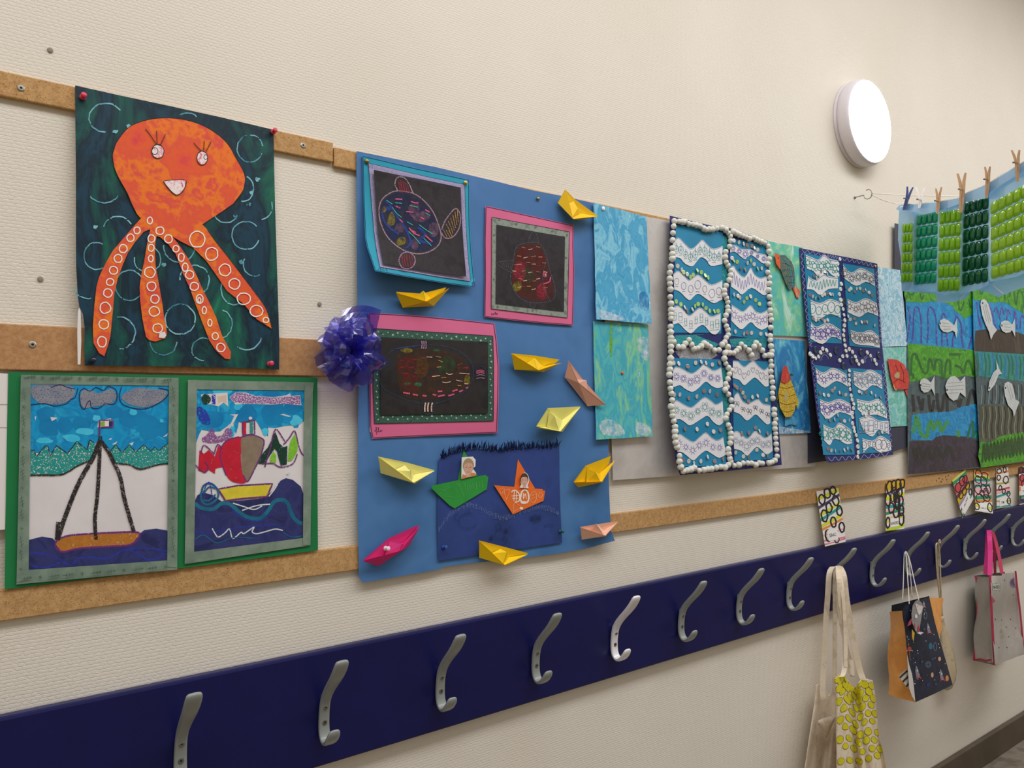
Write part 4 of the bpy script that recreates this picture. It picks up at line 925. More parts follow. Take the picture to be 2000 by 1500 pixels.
def portrait(boat, cx, cy, rx, ry, hair, backing, shoulders, sh_m, label):
    b = MB(SC, cr, 0.0056)
    b.fill(backing, white_back, thick=0.0003)
    b.fill(shoulders, sh_m)
    hm = mat('photo_hair_' + hair, hair, rough=0.4)
    b.fill(ell(cx, cy - ry * 0.25, rx * 1.12, ry * 0.98, 18), hm)
    b.fill([(cx - rx * 0.38, cy + ry * 0.5), (cx + rx * 0.38, cy + ry * 0.5), (cx + rx * 0.45, cy + ry * 1.25), (cx - rx * 0.45, cy + ry * 1.25)], skin)
    b.fill([(cx + rx * x, cy + ry * y) for x, y in [(-0.9, -0.2), (-0.7, -0.5), (0, -0.6), (0.7, -0.5), (0.9, -0.2), (0.85, 0.35), (0.5, 0.85), (0, 1.0), (-0.5, 0.85), (-0.85, 0.35)]], skin)
    eye = mat('photo_eye_dark', '4a3a34')
    for sx in (-0.4, 0.4):
        b.stroke([(cx + rx * (sx - 0.17), cy - ry * 0.02), (cx + rx * (sx + 0.17), cy - ry * 0.02)], max(2.5, rx * 0.1), eye); b.stroke([(cx + rx * (sx - 0.2), cy - ry * 0.2), (cx + rx * (sx + 0.2), cy - ry * 0.2)], max(1.5, rx * 0.05), hm)
    b.stroke([(cx + rx * 0.05, cy + ry * 0.05), (cx + rx * 0.1, cy + ry * 0.35), (cx - rx * 0.05, cy + ry * 0.38)], max(1.5, rx * 0.05), mat('photo_shade_skin', 'a9806c'))
    b.stroke([(cx - rx * 0.28, cy + ry * 0.58), (cx, cy + ry * 0.66), (cx + rx * 0.28, cy + ry * 0.56)], max(2, rx * 0.09), mat('photo_lips', 'a35a55'))
    return t.part('portrait_photo', b, boat, label)
portrait(gb, 455, 390, 52, 78, 'a1896a', [(385, 285), (500, 277), (530, 310), (528, 380), (500, 400), (535, 450), (530, 476), (380, 514)], [(380, 512), (395, 462), (440, 475), (490, 445), (528, 450), (532, 476)], mat('photo_orange_shirt', 'cf8058', rough=0.4), 'small cut out portrait photo of a fair haired child')
portrait(ob, 1040, 525, 38, 62, '4d3b36', ell(1044, 520, 46, 76, 18) + [], [(990, 602), (1010, 565), (1040, 580), (1070, 560), (1085, 608)], white_back, 'small cut out portrait photo of a dark haired child')
push_pin(866, 1069, 0.018, '2a4c94', 'blue push pin low on the dark sea collage', 0.95)
push_pin(1094, 1038, 0.018, '1f5a5c', 'dark green push pin on the edge of the dark sea collage', 0.95)

# ------------------------------------------------------------------ folded paper boats
boats_grp = 'folded paper boats pinned on the blue poster'
def boat(color, cr, A, B, U, Lo, K1, K2, T, label, **kw):
    dk = kw.get('dk', 0.020)
    m = mat('boat_paper_' + color, color, rough=0.55, spec=0.3, scale=18, gain=kw.get('gain', 1.2))
    b = MB(None, cr); px = lambda p: b.T([p])[0]; P = lambda p, d: W(*px(p), d)
    da, du, dl = kw.get('da', 0.034), kw.get('du', 0.030), kw.get('dl', 0.046)
    vA, vB, vU, vL, vK1, vK2 = P(A, da), P(B, da), P(U, du), P(Lo, dl), P(K1, dk), P(K2, dk)
    vA2 = P(kw['A2'], da - 0.004) if 'A2' in kw else vA + Vector((0, 0.002, 0.001)); vB2 = P(kw['B2'], da - 0.004) if 'B2' in kw else vB + Vector((0, 0.002, 0.001))
    t = Thing('paper_boat', label, 'paper boat', (vK1 + vK2) / 2, boats_grp)
    kc = (vK1 + vK2) / 2
    inner = vU * 0.14 + vL * 0.14 + kc * 0.72
    inA = inner + (vA - inner) * 0.40 + Vector((0, 0.003, 0)); inB = inner + (vB - inner) * 0.40 + Vector((0, 0.003, 0))
    e = 0.0007
    def sheet(vs_, fs):
        n = Vector((0, 0, 0))
        for f in fs: n += (vs_[f[1]] - vs_[f[0]]).cross(vs_[f[2]] - vs_[f[0]])
        n.normalize(); k = len(vs_)
        b.add(vs_ + [p - n * e for p in vs_], fs + [[k + i for i in reversed(f)] for f in fs], m)
    sheet([vA, vK1, vK2, vB, vL], [[0, 1, 4], [1, 2, 4], [2, 3, 4]])          # near side
    sheet([vA2, vK1, vK2, vB2, vU], [[0, 4, 1], [1, 4, 2], [2, 4, 3]])        # wall side
    sheet([vA, vL, vB, inB, inner, inA], [[0, 1, 4, 5], [1, 2, 3, 4]])        # inside, near
    sheet([vA2, vU, vB2, inB, inner, inA], [[0, 5, 4, 1], [1, 4, 3, 2]])      # inside, wall side
    t.part('hull', b)
    p = MB(None, cr)
    if T:
        vT = P(T, kw.get('dt', 0.046)); b = p
        a0 = inner + (vA - inner) * 0.34 + Vector((0, -0.002, 0)); b0 = inner + (vB - inner) * 0.34 + Vector((0, -0.002, 0))
        r1 = vU * 0.80 + inner * 0.20; r2 = vL * 0.80 + inner * 0.20; vT = vT * 0.7 + (r1 + r2) * 0.15
        sheet([r1, vT, r2, a0], [[0, 1, 3], [1, 2, 3]]); sheet([r1, vT, r2, b0], [[0, 3, 1], [1, 3, 2]])
        t.part('peak', p)
    return t
c3 = (580, 280, 3.1258); e7 = (990, 670, 5.172); c4 = (580, 580, 2.6313); g5 = (830, 840, 5.357); e8 = (690, 980, 5.405)
boat('e3b716', (1080, 360, 16.67), (415, 175), (1480, 1045), (700, 480), (660, 1130), (155, 600), (820, 1165), (860, 790), 'golden yellow paper boat tilted on the top edge of the blue poster', dt=0.040)
boat('e8bd10', c3, (605, 912), (930, 885), (762, 918), (790, 965), (645, 1003), (835, 993), (770, 880), 'bright yellow paper boat beneath the turquoise framed fish', A2=(607, 906), B2=(910, 880))
boat('e9bc0e', e7, (50, 108), (550, 200), (290, 128), (320, 275), (75, 268), (370, 295), (265, 150), 'bright yellow paper boat right of the lying fish drawing', B2=(530, 168), dt=0.034)
boat('cf9c86', e7, (626, 180), (1000, 625), (765, 365), (725, 400), (585, 345), (815, 637), (830, 368), 'dusty pink paper boat seen from its side, hanging steeply', dl=0.036, du=0.024, dt=0.026)
boat('e6de7c', e7, (303, 845), (745, 645), (415, 658), (540, 893), (310, 862), (560, 896), (480, 715), 'pale yellow paper boat seen from above, over the fringed collage', du=0.040, dl=0.042, dk=0.020)
boat('e9dd86', c4, (420, 823), (708, 893), (560, 850), (600, 955), (430, 905), (605, 960), (588, 890), 'pale cream yellow paper boat left of the fringed collage')
boat('e5b90c', e7, (680, 1410), (1095, 1180), (795, 1240), (960, 1400), (720, 1458), (965, 1406), (905, 1300), 'deep yellow paper boat on the right edge of the blue poster', B2=(1050, 1142), du=0.036)
boat('e3b59b', c4, (1458, 1185), (1650, 1155), (1545, 1168), (1585, 1226), (1463, 1247), (1585, 1230), (1525, 1147), 'peach pink paper boat in the lower right corner of the blue poster')
boat('e7bd12', g5, (570, 1160), (1078, 1300), (800, 1215), (835, 1412), (567, 1335), (850, 1416), (880, 1258), 'yellow paper boat overlapping the bottom of the fringed collage', B2=(1078, 1288))
boat('d6337f', e8, (107, 628), (710, 255), (375, 385), (500, 520), (262, 680), (590, 465), (545, 440), 'magenta paper boat in the lower left corner of the blue poster', B2=(686, 246), gain=1.1)
push_pin(690 + 340 / 5.405, 980 + 492 / 5.405, 0.034, 'ead9dc', 'white push pin inside the magenta paper boat')

# ------------------------------------------------------------------ cellophane flower
cel = film('cellophane_violet', 'a3a0ea', 0.07, 0.10, '524dba', 0.22)
fc = W(681, 686, 0.03)
random.seed(31)
from mathutils import noise as mnoise
def petals(R, seed, n, depth, amp):
    rnd = random.Random(seed); N = 2 * n
    ang = [2 * math.pi * (k + rnd.uniform(-0.28, 0.28)) / N for k in range(N)]
    rad = [R * (1 + 0.10 * math.sin(5 * a + seed) + rnd.uniform(-0.10, 0.10)) for a in ang]
    up = [(amp if k % 2 else -amp * 0.7) * rnd.uniform(0.5, 1.3) for k in range(N)]
    V, F = [], []
    prof = [(0.10, 0.0, 0.0), (0.32, 0.75, 0.45), (0.62, 1.0, 0.9), (0.85, 0.85, 1.0), (1.0, 0.55, 1.15)]
    for r, h, p in prof:
        for k in range(N):
            for half in (0, 1):          # a vertex on each crease and one between, pushed about a little
                a0, r0, u0 = ang[k], rad[k], up[k]; a1, r1, u1 = ang[(k + 1) % N] + (2 * math.pi if k == N - 1 else 0), rad[(k + 1) % N], up[(k + 1) % N]
                f = 0.5 * half; a = a0 + (a1 - a0) * f; rr = (r0 + (r1 - r0) * f) * r * (1 + (rnd.uniform(-0.05, 0.07) if r > 0.5 else 0)); u_ = (u0 + (u1 - u0) * f) + rnd.uniform(-0.22, 0.22) * amp * (1 if r > 0.3 else 0)
                d = depth * h + u_ * p
                V.append(fc + Vector((rr * math.cos(a), -max(d, -0.012), rr * math.sin(a))))
    M = 2 * N
    for i in range(len(prof) - 1):
        for k in range(M):
            q = [i * M + k, i * M + (k + 1) % M, (i + 1) * M + (k + 1) % M, (i + 1) * M + k]
            F += [[q[0], q[1], q[2]], [q[0], q[2], q[3]]] if (k + i) % 2 else [[q[0], q[1], q[3]], [q[1], q[2], q[3]]]
    return V, F
t = Thing('cellophane_flower', 'crumpled violet cellophane flower stuck on the edge of the blue poster', 'flower', W(681, 686, 0.0))
for i, (R, sd, n, dp, am) in enumerate([(0.071, 3, 9, 0.016, 0.014), (0.066, 8, 8, 0.034, 0.013), (0.047, 5, 7, 0.044, 0.012)]):
    b = MB(); V, F = petals(R, sd, n, dp, am); b.add(V, F, cel); t.part('cellophane_layer', b)
b = MB()
b.grid(lambda u, v: W(655 + 75 * u + 14 * v, 668 - 62 * v - 10 * math.sin(3.1 * u), 0.045 + 0.012 * math.sin(5 * u + 3 * v) + 0.01 * v), 8, 5, cel); t.part('cellophane_layer', b, label='loose upright cellophane petal')
b = MB(); b.lathe(fc + Vector((0, 0.018, 0)), (0, -1, 0), [(0, 0.008), (0.010, 0.012), (0.018, 0.009), (0.026, 0.003)], mat('cellophane_knot', '18153e', rough=0.25, spec=0.5), 12); t.part('knot', b, label='dark gathered centre', smooth_=True)

# ------------------------------------------------------------------ silver sheet, dark card, swirl paintings
silver_m = mat('silver_foil_paper', 'bfbbb8', ['c8c5c3', 'b6b2af'], rough=0.38, metal=0.25, spec=0.5, scale=5, bump=0.25, bscale=30, bdist=0.004)
SS = Sheet([(1160, 405), (1592, 500), (1592, 912), (1192, 937)], 0.0112)
b = MB(SS); b.fill([(1160, 405), (1300, 430), (1450, 462), (1592, 495), (1594, 700), (1592, 911), (1480, 919), (1350, 927), (1228, 936), (1197, 938), (1196, 900), (1188, 700)], silver_m, step=10, thick=0.0004)
solo('silver_sheet', b, 'crinkled silver backing sheet behind the white-dotted wave collage', 'paper sheet')
dcard = mat('dark_slate_card', '3f4152', '393b4b', rough=0.5, spec=0.35, scale=4)
SD = Sheet([(1600, 420), (1786, 445), (1786, 862), (1600, 908)], 0.0128)
b = MB(SD); b.fill([(1596, 540), (1700, 540), (1722, 545), (1747, 540), (1747, 436), (1776, 441), (1790, 700), (1790, 866), (1740, 884), (1578, 905), (1576, 690)], dcard, step=50, thick=0.0006)
solo('dark_card', b, 'dark slate blue backing card between wave collage and sea paintings', 'card')
swirl = dict(rough=0.5, spec=0.35, detail=9, dist=1.1, bump=0.25, bscale=120)
sw1 = mat('swirl_blue', '2f86b4', ['4ba3c8', '3a95c0', '7fc0d8', '5aabcc', 'b9d8e4'], scale=22, lo=0.28, hi=0.74, stretch=(1.4, 1, 0.8), **swirl)
sw2 = mat('swirl_green', '2f98b0', ['62b884', '4fb0bc', '3a9fb4', '5cb2b0', '86c48a', '4ca8bc', 'bcd8dc'], scale=16, lo=0.26, hi=0.74, stretch=(1.4, 1, 0.6), **swirl)
sw3 = mat('swirl_green_light', '3fa4b4', ['6cc0b8', '4fb0b4', '74be98', '9fd0b8', 'c0dcd8', '5cb4c0'], scale=11, lo=0.28, hi=0.72, stretch=(1.2, 1, 0.7), **swirl)
sw4 = mat('swirl_deep_blue', '9ccfdc', ['5aaecb', '2f86bc', '2a74ae', '64b2cc', 'a8d4de'], scale=11, lo=0.28, hi=0.72, stretch=(1.2, 1, 0.7), **swirl)
sw5 = mat('swirl_white_blue', '4a94bc', ['8cc0d6', 'c6dce6', '6fb0cc', 'd2e0e6', 'a9cfe0'], scale=26, lo=0.28, hi=0.72, **swirl)
sw6 = mat('swirl_mint', '5db0b8', ['80c4c0', '5fb0a0', '9fd0c8', '64b4bc', '8ccabc'], scale=18, lo=0.3, hi=0.7, **swirl)
wsw = mat('swirl_white_patch', 'd8e2ea', 'c2d8e6', rough=0.5, scale=60, soft=1.0, gscale=70)
bsw = mat('swirl_blue_patch', '1f6fb6', '2d80c0', rough=0.5, scale=60, soft=1.0, gscale=60)
def swirl_sheet(quad, m, d0, label, patches=(), bulge=None):
    Sx = Sheet(quad, d0, bulge); b = MB(Sx)
    P = lerp_outline(quad, 30); P = [(x + random.uniform(-0.6, 0.6), y + random.uniform(-0.6, 0.6)) for x, y in P]
    b.fill(P, m, step=10, thick=0.0005, mback=white_back)
    for q, pm in patches: b.fill(smooth(q, True, 3), pm)
    solo('swirl_painting', b, label, 'painting', 'finger painted swirl sheets', True)
    return Sx
q5 = lambda pts: [(1130 + x / 2.631, 380 + y / 2.631) for x, y in pts]
q6 = lambda pts: [(1480 + x / 3.125, 440 + y / 3.125) for x, y in pts]
bl = lambda u, v: 0.008 * max(0, v) ** 3
swirl_sheet(q5([(77, 42), (348, 112), (376, 665), (90, 640)]), sw1, 0.0195, 'blue swirl painting at the upper right edge of the blue poster', [(q5([(95, 590), (200, 620), (235, 645), (120, 640)]), wsw), (q5([(312, 510), (352, 505), (362, 590), (320, 585)]), bsw)], bl)
swirl_sheet(q5([(74, 650), (357, 668), (382, 1242), (90, 1260)]), sw2, 0.0185, 'blue and green swirl painting beside the dusty pink boat', [(q5([(300, 745), (355, 740), (358, 850), (320, 830)]), wsw), (q5([(110, 1170), (180, 1160), (240, 1230), (130, 1235)]), wsw), (q5([(300, 1170), (360, 1190), (370, 1235), (300, 1230)]), wsw), (q5([(160, 670), (175, 670), (172, 820), (162, 820)]), mat('swirl_green_streak', '6aa82e', rough=0.5, grain=0.6, gscale=150))], bl)
S3 = swirl_sheet([(1497, 470), (1568, 484), (1578, 658), (1510, 655)], sw3, 0.016, 'green tinted swirl painting bearing the blue patterned fish')
S4 = swirl_sheet([(1507, 661), (1571, 666), (1584, 846), (1518, 848)], sw4, 0.016, 'deep blue swirl painting bearing the yellow fish', [(q6([(250, 1110), (305, 1060), (312, 1250), (275, 1255)]), bsw), (q6([(125, 1230), (200, 1240), (270, 1250), (320, 1265), (125, 1270)]), wsw)])
S5 = swirl_sheet([(1708, 520), (1758, 527), (1773, 676), (1722, 677)], sw5, 0.016, 'white and blue marbled painting between wave collage and sea paintings')
S6 = swirl_sheet([(1722, 678), (1773, 677), (1774, 832), (1736, 834)], sw6, 0.016, 'mint swirl painting bearing the red fish')
drawing_pin(1130 + 127 / 2.631, 380 + 73 / 2.631, 0.0203, 'e8e6e2', 'white flat pin in the corner of the upper blue swirl painting', 0.006, 0.0)
drawing_pin(1130 + 225 / 2.631, 380 + 917 / 2.631, 0.0202, 'd9622f', 'orange flat pin in the middle of the blue and green swirl painting', 0.0045, 0.0)

# ---- cut-out fish
cr6 = (1480, 440, 3.125)
def fish(Sx, label, parts, d=0.004):
    cx = cr6[0] + parts[0][1][0][0] / 3.125; cy = cr6[1] + parts[0][1][0][1] / 3.125
    t = Thing('paper_fish', label, 'paper fish', W(cx, cy, 0.018), 'cut out paper fish')
    for i, (nm, pts, m, marks, lab) in enumerate(parts):
        b = MB(Sx, cr6, d + 0.0025 * i); b.fill(pts, m, thick=0.002)
        for q, w, mm in marks:
            if w: b.stroke(q, w, mm)
            else: b.fill(q, mm)
        t.part(nm, b, label=lab)
oran = mat('fish_orange', 'd8623a', 'cf5a35', scale=40); scale_m = mat('fish_scales_bronze', '6f6a4a', ['3c6f80', '8a8460', '2c6a84', '5b5a44'], rough=0.35, metal=0.3, scale=90, lo=0.35, hi=0.65)
fink = mat('fish_line_dark', '2c2f30'); gold = mat('fish_gold_glitter', 'e6d9a0', ['8c7a3a', 'f5ecc0'], rough=0.25, metal=0.7, scale=400, lo=0.45, hi=0.55)
fish(S3, 'blue patterned fish with orange head on the green tinted swirl painting', [
    ('tail', [(215, 385), (228, 368), (258, 402), (250, 447), (236, 440)], oran, [([(225, 375), (240, 435)], 2, white_back), ([(230, 372), (250, 440)], 2, white_back)], 'orange tail fin'),
    ('body', [(128, 185), (165, 180), (205, 220), (222, 260), (226, 310), (228, 370), (192, 397), (165, 340), (140, 270)], scale_m, [([(150, 200), (185, 230), (205, 300), (215, 380)], 5, mat('fish_teal_band', '1f8ba0')), ([(165, 230), (200, 250)], 2, fink), ([(160, 270), (210, 275)], 2, fink), ([(172, 310), (218, 315)], 2, fink), ([(185, 350), (222, 350)], 2, fink)], None),
    ('head', [(103, 166), (131, 180), (137, 225), (138, 272), (112, 232)], oran, [(ell(125, 200, 3, 4, 8), 0, fink)], 'orange head')])
fred = mat('fish_red_card', 'c3463a', ['b83f38', 'cf5648'], scale=60); fyel = mat('fish_yellow_scales', 'c7a52b', ['a9872a', 'd9c04a', '8f6f3a'], rough=0.5, scale=110, lo=0.35, hi=0.65, bump=0.4, bscale=200, bdist=0.002)
fish(S4, 'yellow scaled fish with red head on the deep blue swirl painting', [
    ('tail', [(165, 1168), (210, 1158), (242, 1190), (236, 1222), (200, 1215), (165, 1226)], mat('fish_blue_tail', '3a86b4', '5aa2c6', scale=60), [], 'blue tail fin'),
    ('fin', [(128, 990), (118, 1070), (138, 1040)], fyel, [], None), ('fin', [(218, 985), (250, 1080), (245, 1115), (225, 1080)], fyel, [], None),
    ('body', [(138, 950), (200, 938), (222, 1000), (235, 1080), (225, 1130), (205, 1166), (170, 1172), (135, 1110), (126, 1025)], fyel, [([(135, 985), (175, 995), (222, 980)], 3, mat('fish_brown_line', '6e4f24')), ([(130, 1030), (180, 1045), (230, 1030)], 3, mat('fish_brown_line', '6e4f24')), ([(135, 1080), (180, 1095), (232, 1080)], 3, mat('fish_brown_line', '6e4f24')), ([(150, 1130), (185, 1140), (220, 1125)], 3, mat('fish_brown_line', '6e4f24')), (ell(172, 1050, 10, 26, 9, 0.4), 0, gold)], None),
    ('head', [(140, 952), (148, 895), (158, 858), (177, 860), (190, 900), (203, 940), (168, 966)], fred, [], 'red head')])
fish(S6, 'red fish with forked tail on the mint swirl painting', [
    ('tail', [(893, 988), (930, 1000), (972, 998), (940, 1025), (920, 1058), (905, 1030)], fred, [], None),
    ('body', [(793, 816), (850, 820), (895, 850), (918, 900), (926, 950), (915, 1000), (870, 1002), (832, 1000), (812, 930)], fred, [([(840, 850), (855, 890), (850, 940)], 4, mat('fish_dark_red', '7c2a28')), ([(870, 850), (890, 900), (890, 960)], 4, mat('fish_dark_red', '7c2a28')), ([(830, 960), (860, 940), (900, 960)], 4, mat('fish_dark_red', '7c2a28')), (ell(850, 915, 14, 20, 9, 0.4), 0, gold), ([(828, 975), (838, 1000), (850, 1005)], 4, mat('fish_yellow_edge', 'd8c070'))], None)])
push_pin(1480 + 195 / 3.125, 440 + 912 / 3.125, 0.027, '1f6b4a', 'green push pin through the red head of the yellow fish', 0.9)

# ------------------------------------------------------------------ wave collages
d8 = (1300, 400, 5.0); e1 = (1300, 660, 5.357)
indigo = mat('indigo_card', '2b2f6b', '262a60', rough=0.6, scale=8)
panel_m = mat('ocean_blue_card', '2380a8', '1f789f', rough=0.55, scale=9)
wave_m = mat('wave_white_paper', 'd9d9de', 'd2d3da', rough=0.8, scale=20)
seq_m = mat('sequin_silver', 'dcd8d6', rough=0.22, metal=0.25, spec=0.8); seq_g = mat('sequin_lime', 'b4dc5a', ['d0ea98', '7fd07a'], rough=0.2, metal=0.2, spec=0.8, scale=300); seq_p = mat('sequin_bronze', '9c8a8c', rough=0.25, metal=0.4, spec=0.7)
glit_t = mat('glitter_teal', '1f8f96', ['0f5f78', '1b8a92', '5fd0cc', '176a8a'], rough=0.3, metal=0.45, scale=520, lo=0.36, hi=0.66, bump=0.8, bscale=600, bdist=0.002)
glit_s = mat('glitter_silver', '9a9aa4', ['4e5066', 'b8b8c0', 'e4e4e8', '6a6c80'], rough=0.3, metal=0.55, scale=520, lo=0.36, hi=0.66, bump=0.8, bscale=600, bdist=0.002)
glit_b = mat('glitter_navy', '20306f', ['1a2560', '2f50a0', '6fb0d0'], rough=0.3, metal=0.4, scale=560, lo=0.42, hi=0.72)
def doodles(b, top, bot, kind, m, n=8, w=3.2, sc=1.0):
    def at(pts, f):
        x = pts[0][0] + (pts[-1][0] - pts[0][0]) * f
        for a, c in zip(pts, pts[1:]):
            if min(a[0], c[0]) <= x <= max(a[0], c[0]) and a[0] != c[0]:
                return x, a[1] + (c[1] - a[1]) * (x - a[0]) / (c[0] - a[0])
        return pts[-1]
    bot = list(reversed(bot))
    if kind == 'zigzag':
        q = []
        for i in range(n * 2):
            f = 0.04 + 0.9 * i / (n * 2 - 1); (x, y0), (_, y1) = at(top, f), at(bot, f)
            q.append((x, y0 + (y1 - y0) * (0.25 if i % 2 else 0.78)))
        b.stroke(q, w, m); return
    for i in range(n):
        f = 0.07 + 0.86 * i / (n - 1) if n > 1 else 0.5
        (x, y0), (_, y1) = at(top, f), at(bot, f); h = (y1 - y0); y = y0 + h * 0.5; r = min(h * 0.29, 36) * sc * random.uniform(0.75, 1.1)
        if kind == 'circle': b.ring(x, y, r * 0.72, r * 1.1, w, m, 0.05); b.stroke([(x - 2, y), (x + 3, y)], w, m); b.stroke([(x - r * .5, y + r * 1.7), (x + r * .5, y + r * 1.75)], w, m)
        elif kind == 'drop':
            b.ring(x, y, r * 0.65, r, w, m, 0.08); b.stroke([(x, y - r * 1.8), (x, y + r * 0.6)], w, m); b.stroke([(x - r * .4, y + r * .1), (x + r * .4, y)], w, m); b.stroke([(x - r * .6, y + r * 1.5), (x + r * .5, y + r * 1.4)], w, m)
        elif kind == 'box': b.stroke([(x - r * .4, y - r), (x + r * .4, y - r), (x + r * .45, y + r), (x - r * .35, y + r)], w, m, closed=True, curve=False); b.stroke([(x - r * .4, y), (x + r * .4, y - 2)], w, m); b.stroke([(x - r * .7, y + r * 1.6), (x + r * .6, y + r * 1.4)], w, m)
        elif kind == 'flower':
            b.ring(x, y, r * 0.5, r * 0.6, w, m, 0.05)
            for k in range(6): a = k * 1.047; b.ring(x + r * .8 * math.cos(a), y + r * .95 * math.sin(a), r * .3, r * .35, w * .8, m, 0.1, n=8)
        elif kind == 'sun':
            b.ring(x, y, r * 0.5, r * 0.65, w, m, 0.08)
            for k in range(8): a = k * 0.785 + 0.3; b.stroke([(x + r * .6 * math.cos(a), y + r * .75 * math.sin(a)), (x + r * 1.1 * math.cos(a), y + r * 1.3 * math.sin(a))], w, m)
        elif kind == 'heart':
            if i % 2: b.ring(x, y, r * .45, r * .8, w, m, 0.06)
            else: b.stroke([(x, y + r), (x - r * .7, y - r * .3), (x - r * .35, y - r * .9), (x, y - r * .4), (x + r * .35, y - r * .9), (x + r * .7, y - r * .3)], w, m, closed=True)
        elif kind == 'bow': b.ring(x - r * .4, y - r * .2, r * .35, r * .5, w, m, 0.1); b.ring(x + r * .4, y, r * .35, r * .5, w, m, 0.1); b.stroke([(x, y), (x - r * .5, y + r * 1.2)], w, m); b.stroke([(x, y), (x + r * .7, y + r * 1.1)], w, m)
vio = mat('doodle_violet', '5a4aa0'); tea = mat('doodle_teal', '1f8f88'); gry = mat('doodle_grey', '6a6a74'); blk = mat('doodle_black', '33333a'); blg = mat('doodle_blue_grey', '7f93a8')

def bend1(u, v):
    u = min(max(u, -0.05), 1.1); v = min(max(v, -0.05), 1.1)
    return 0.018 * v + 0.022 * (1 - u) * (0.35 + 0.65 * v * v) + 0.004
S1 = Sheet([(1309, 421), (1499, 469), (1527, 908), (1328, 927)], 0.0135, bend1)
t = Thing('wave_collage', 'indigo wave collage edged with white pompoms, hung on the silver sheet', 'collage', W(1425, 925, 0.014), 'wave collages')
b = MB(S1)
b.fill([(1308, 421), (1360, 434), (1404, 444), (1420, 447), (1424, 445), (1460, 458), (1499, 470), (1506, 600), (1515, 760), (1527, 908), (1440, 918), (1400, 922), (1328, 928), (1319, 895), (1312, 836), (1305, 760), (1303, 684), (1307, 550)], indigo, step=8, thick=0.0009)
# glitter bands on the backing
for q, m in [([(1411, 460), (1420, 462), (1421, 560), (1412, 580), (1410, 520)], glit_t), ([(1410, 580), (1421, 570), (1420, 660), (1410, 670)], glit_b), ([(1318, 655), (1408, 652), (1416, 590), (1408, 585), (1405, 650), (1360, 655), (1405, 672), (1395, 680), (1345, 672), (1320, 678)], glit_t),
             ([(1424, 662), (1498, 658), (1496, 680), (1475, 676), (1430, 678)], glit_t), ([(1318, 686), (1345, 678), (1395, 684), (1402, 694), (1385, 704), (1330, 702)], glit_s), ([(1432, 690), (1450, 680), (1485, 680), (1484, 700), (1460, 710), (1438, 700)], glit_s),
             ([(1409, 720), (1421, 715), (1421, 790), (1411, 790)], glit_t), ([(1421, 700), (1431, 702), (1433, 780), (1424, 780)], glit_b), ([(1412, 790), (1424, 785), (1426, 880), (1417, 870)], glit_t), ([(1426, 780), (1433, 785), (1434, 890), (1428, 890)], glit_b)]:
    b.fill(q, m, step=7)
t.part('backing_card', b, smooth_=True)
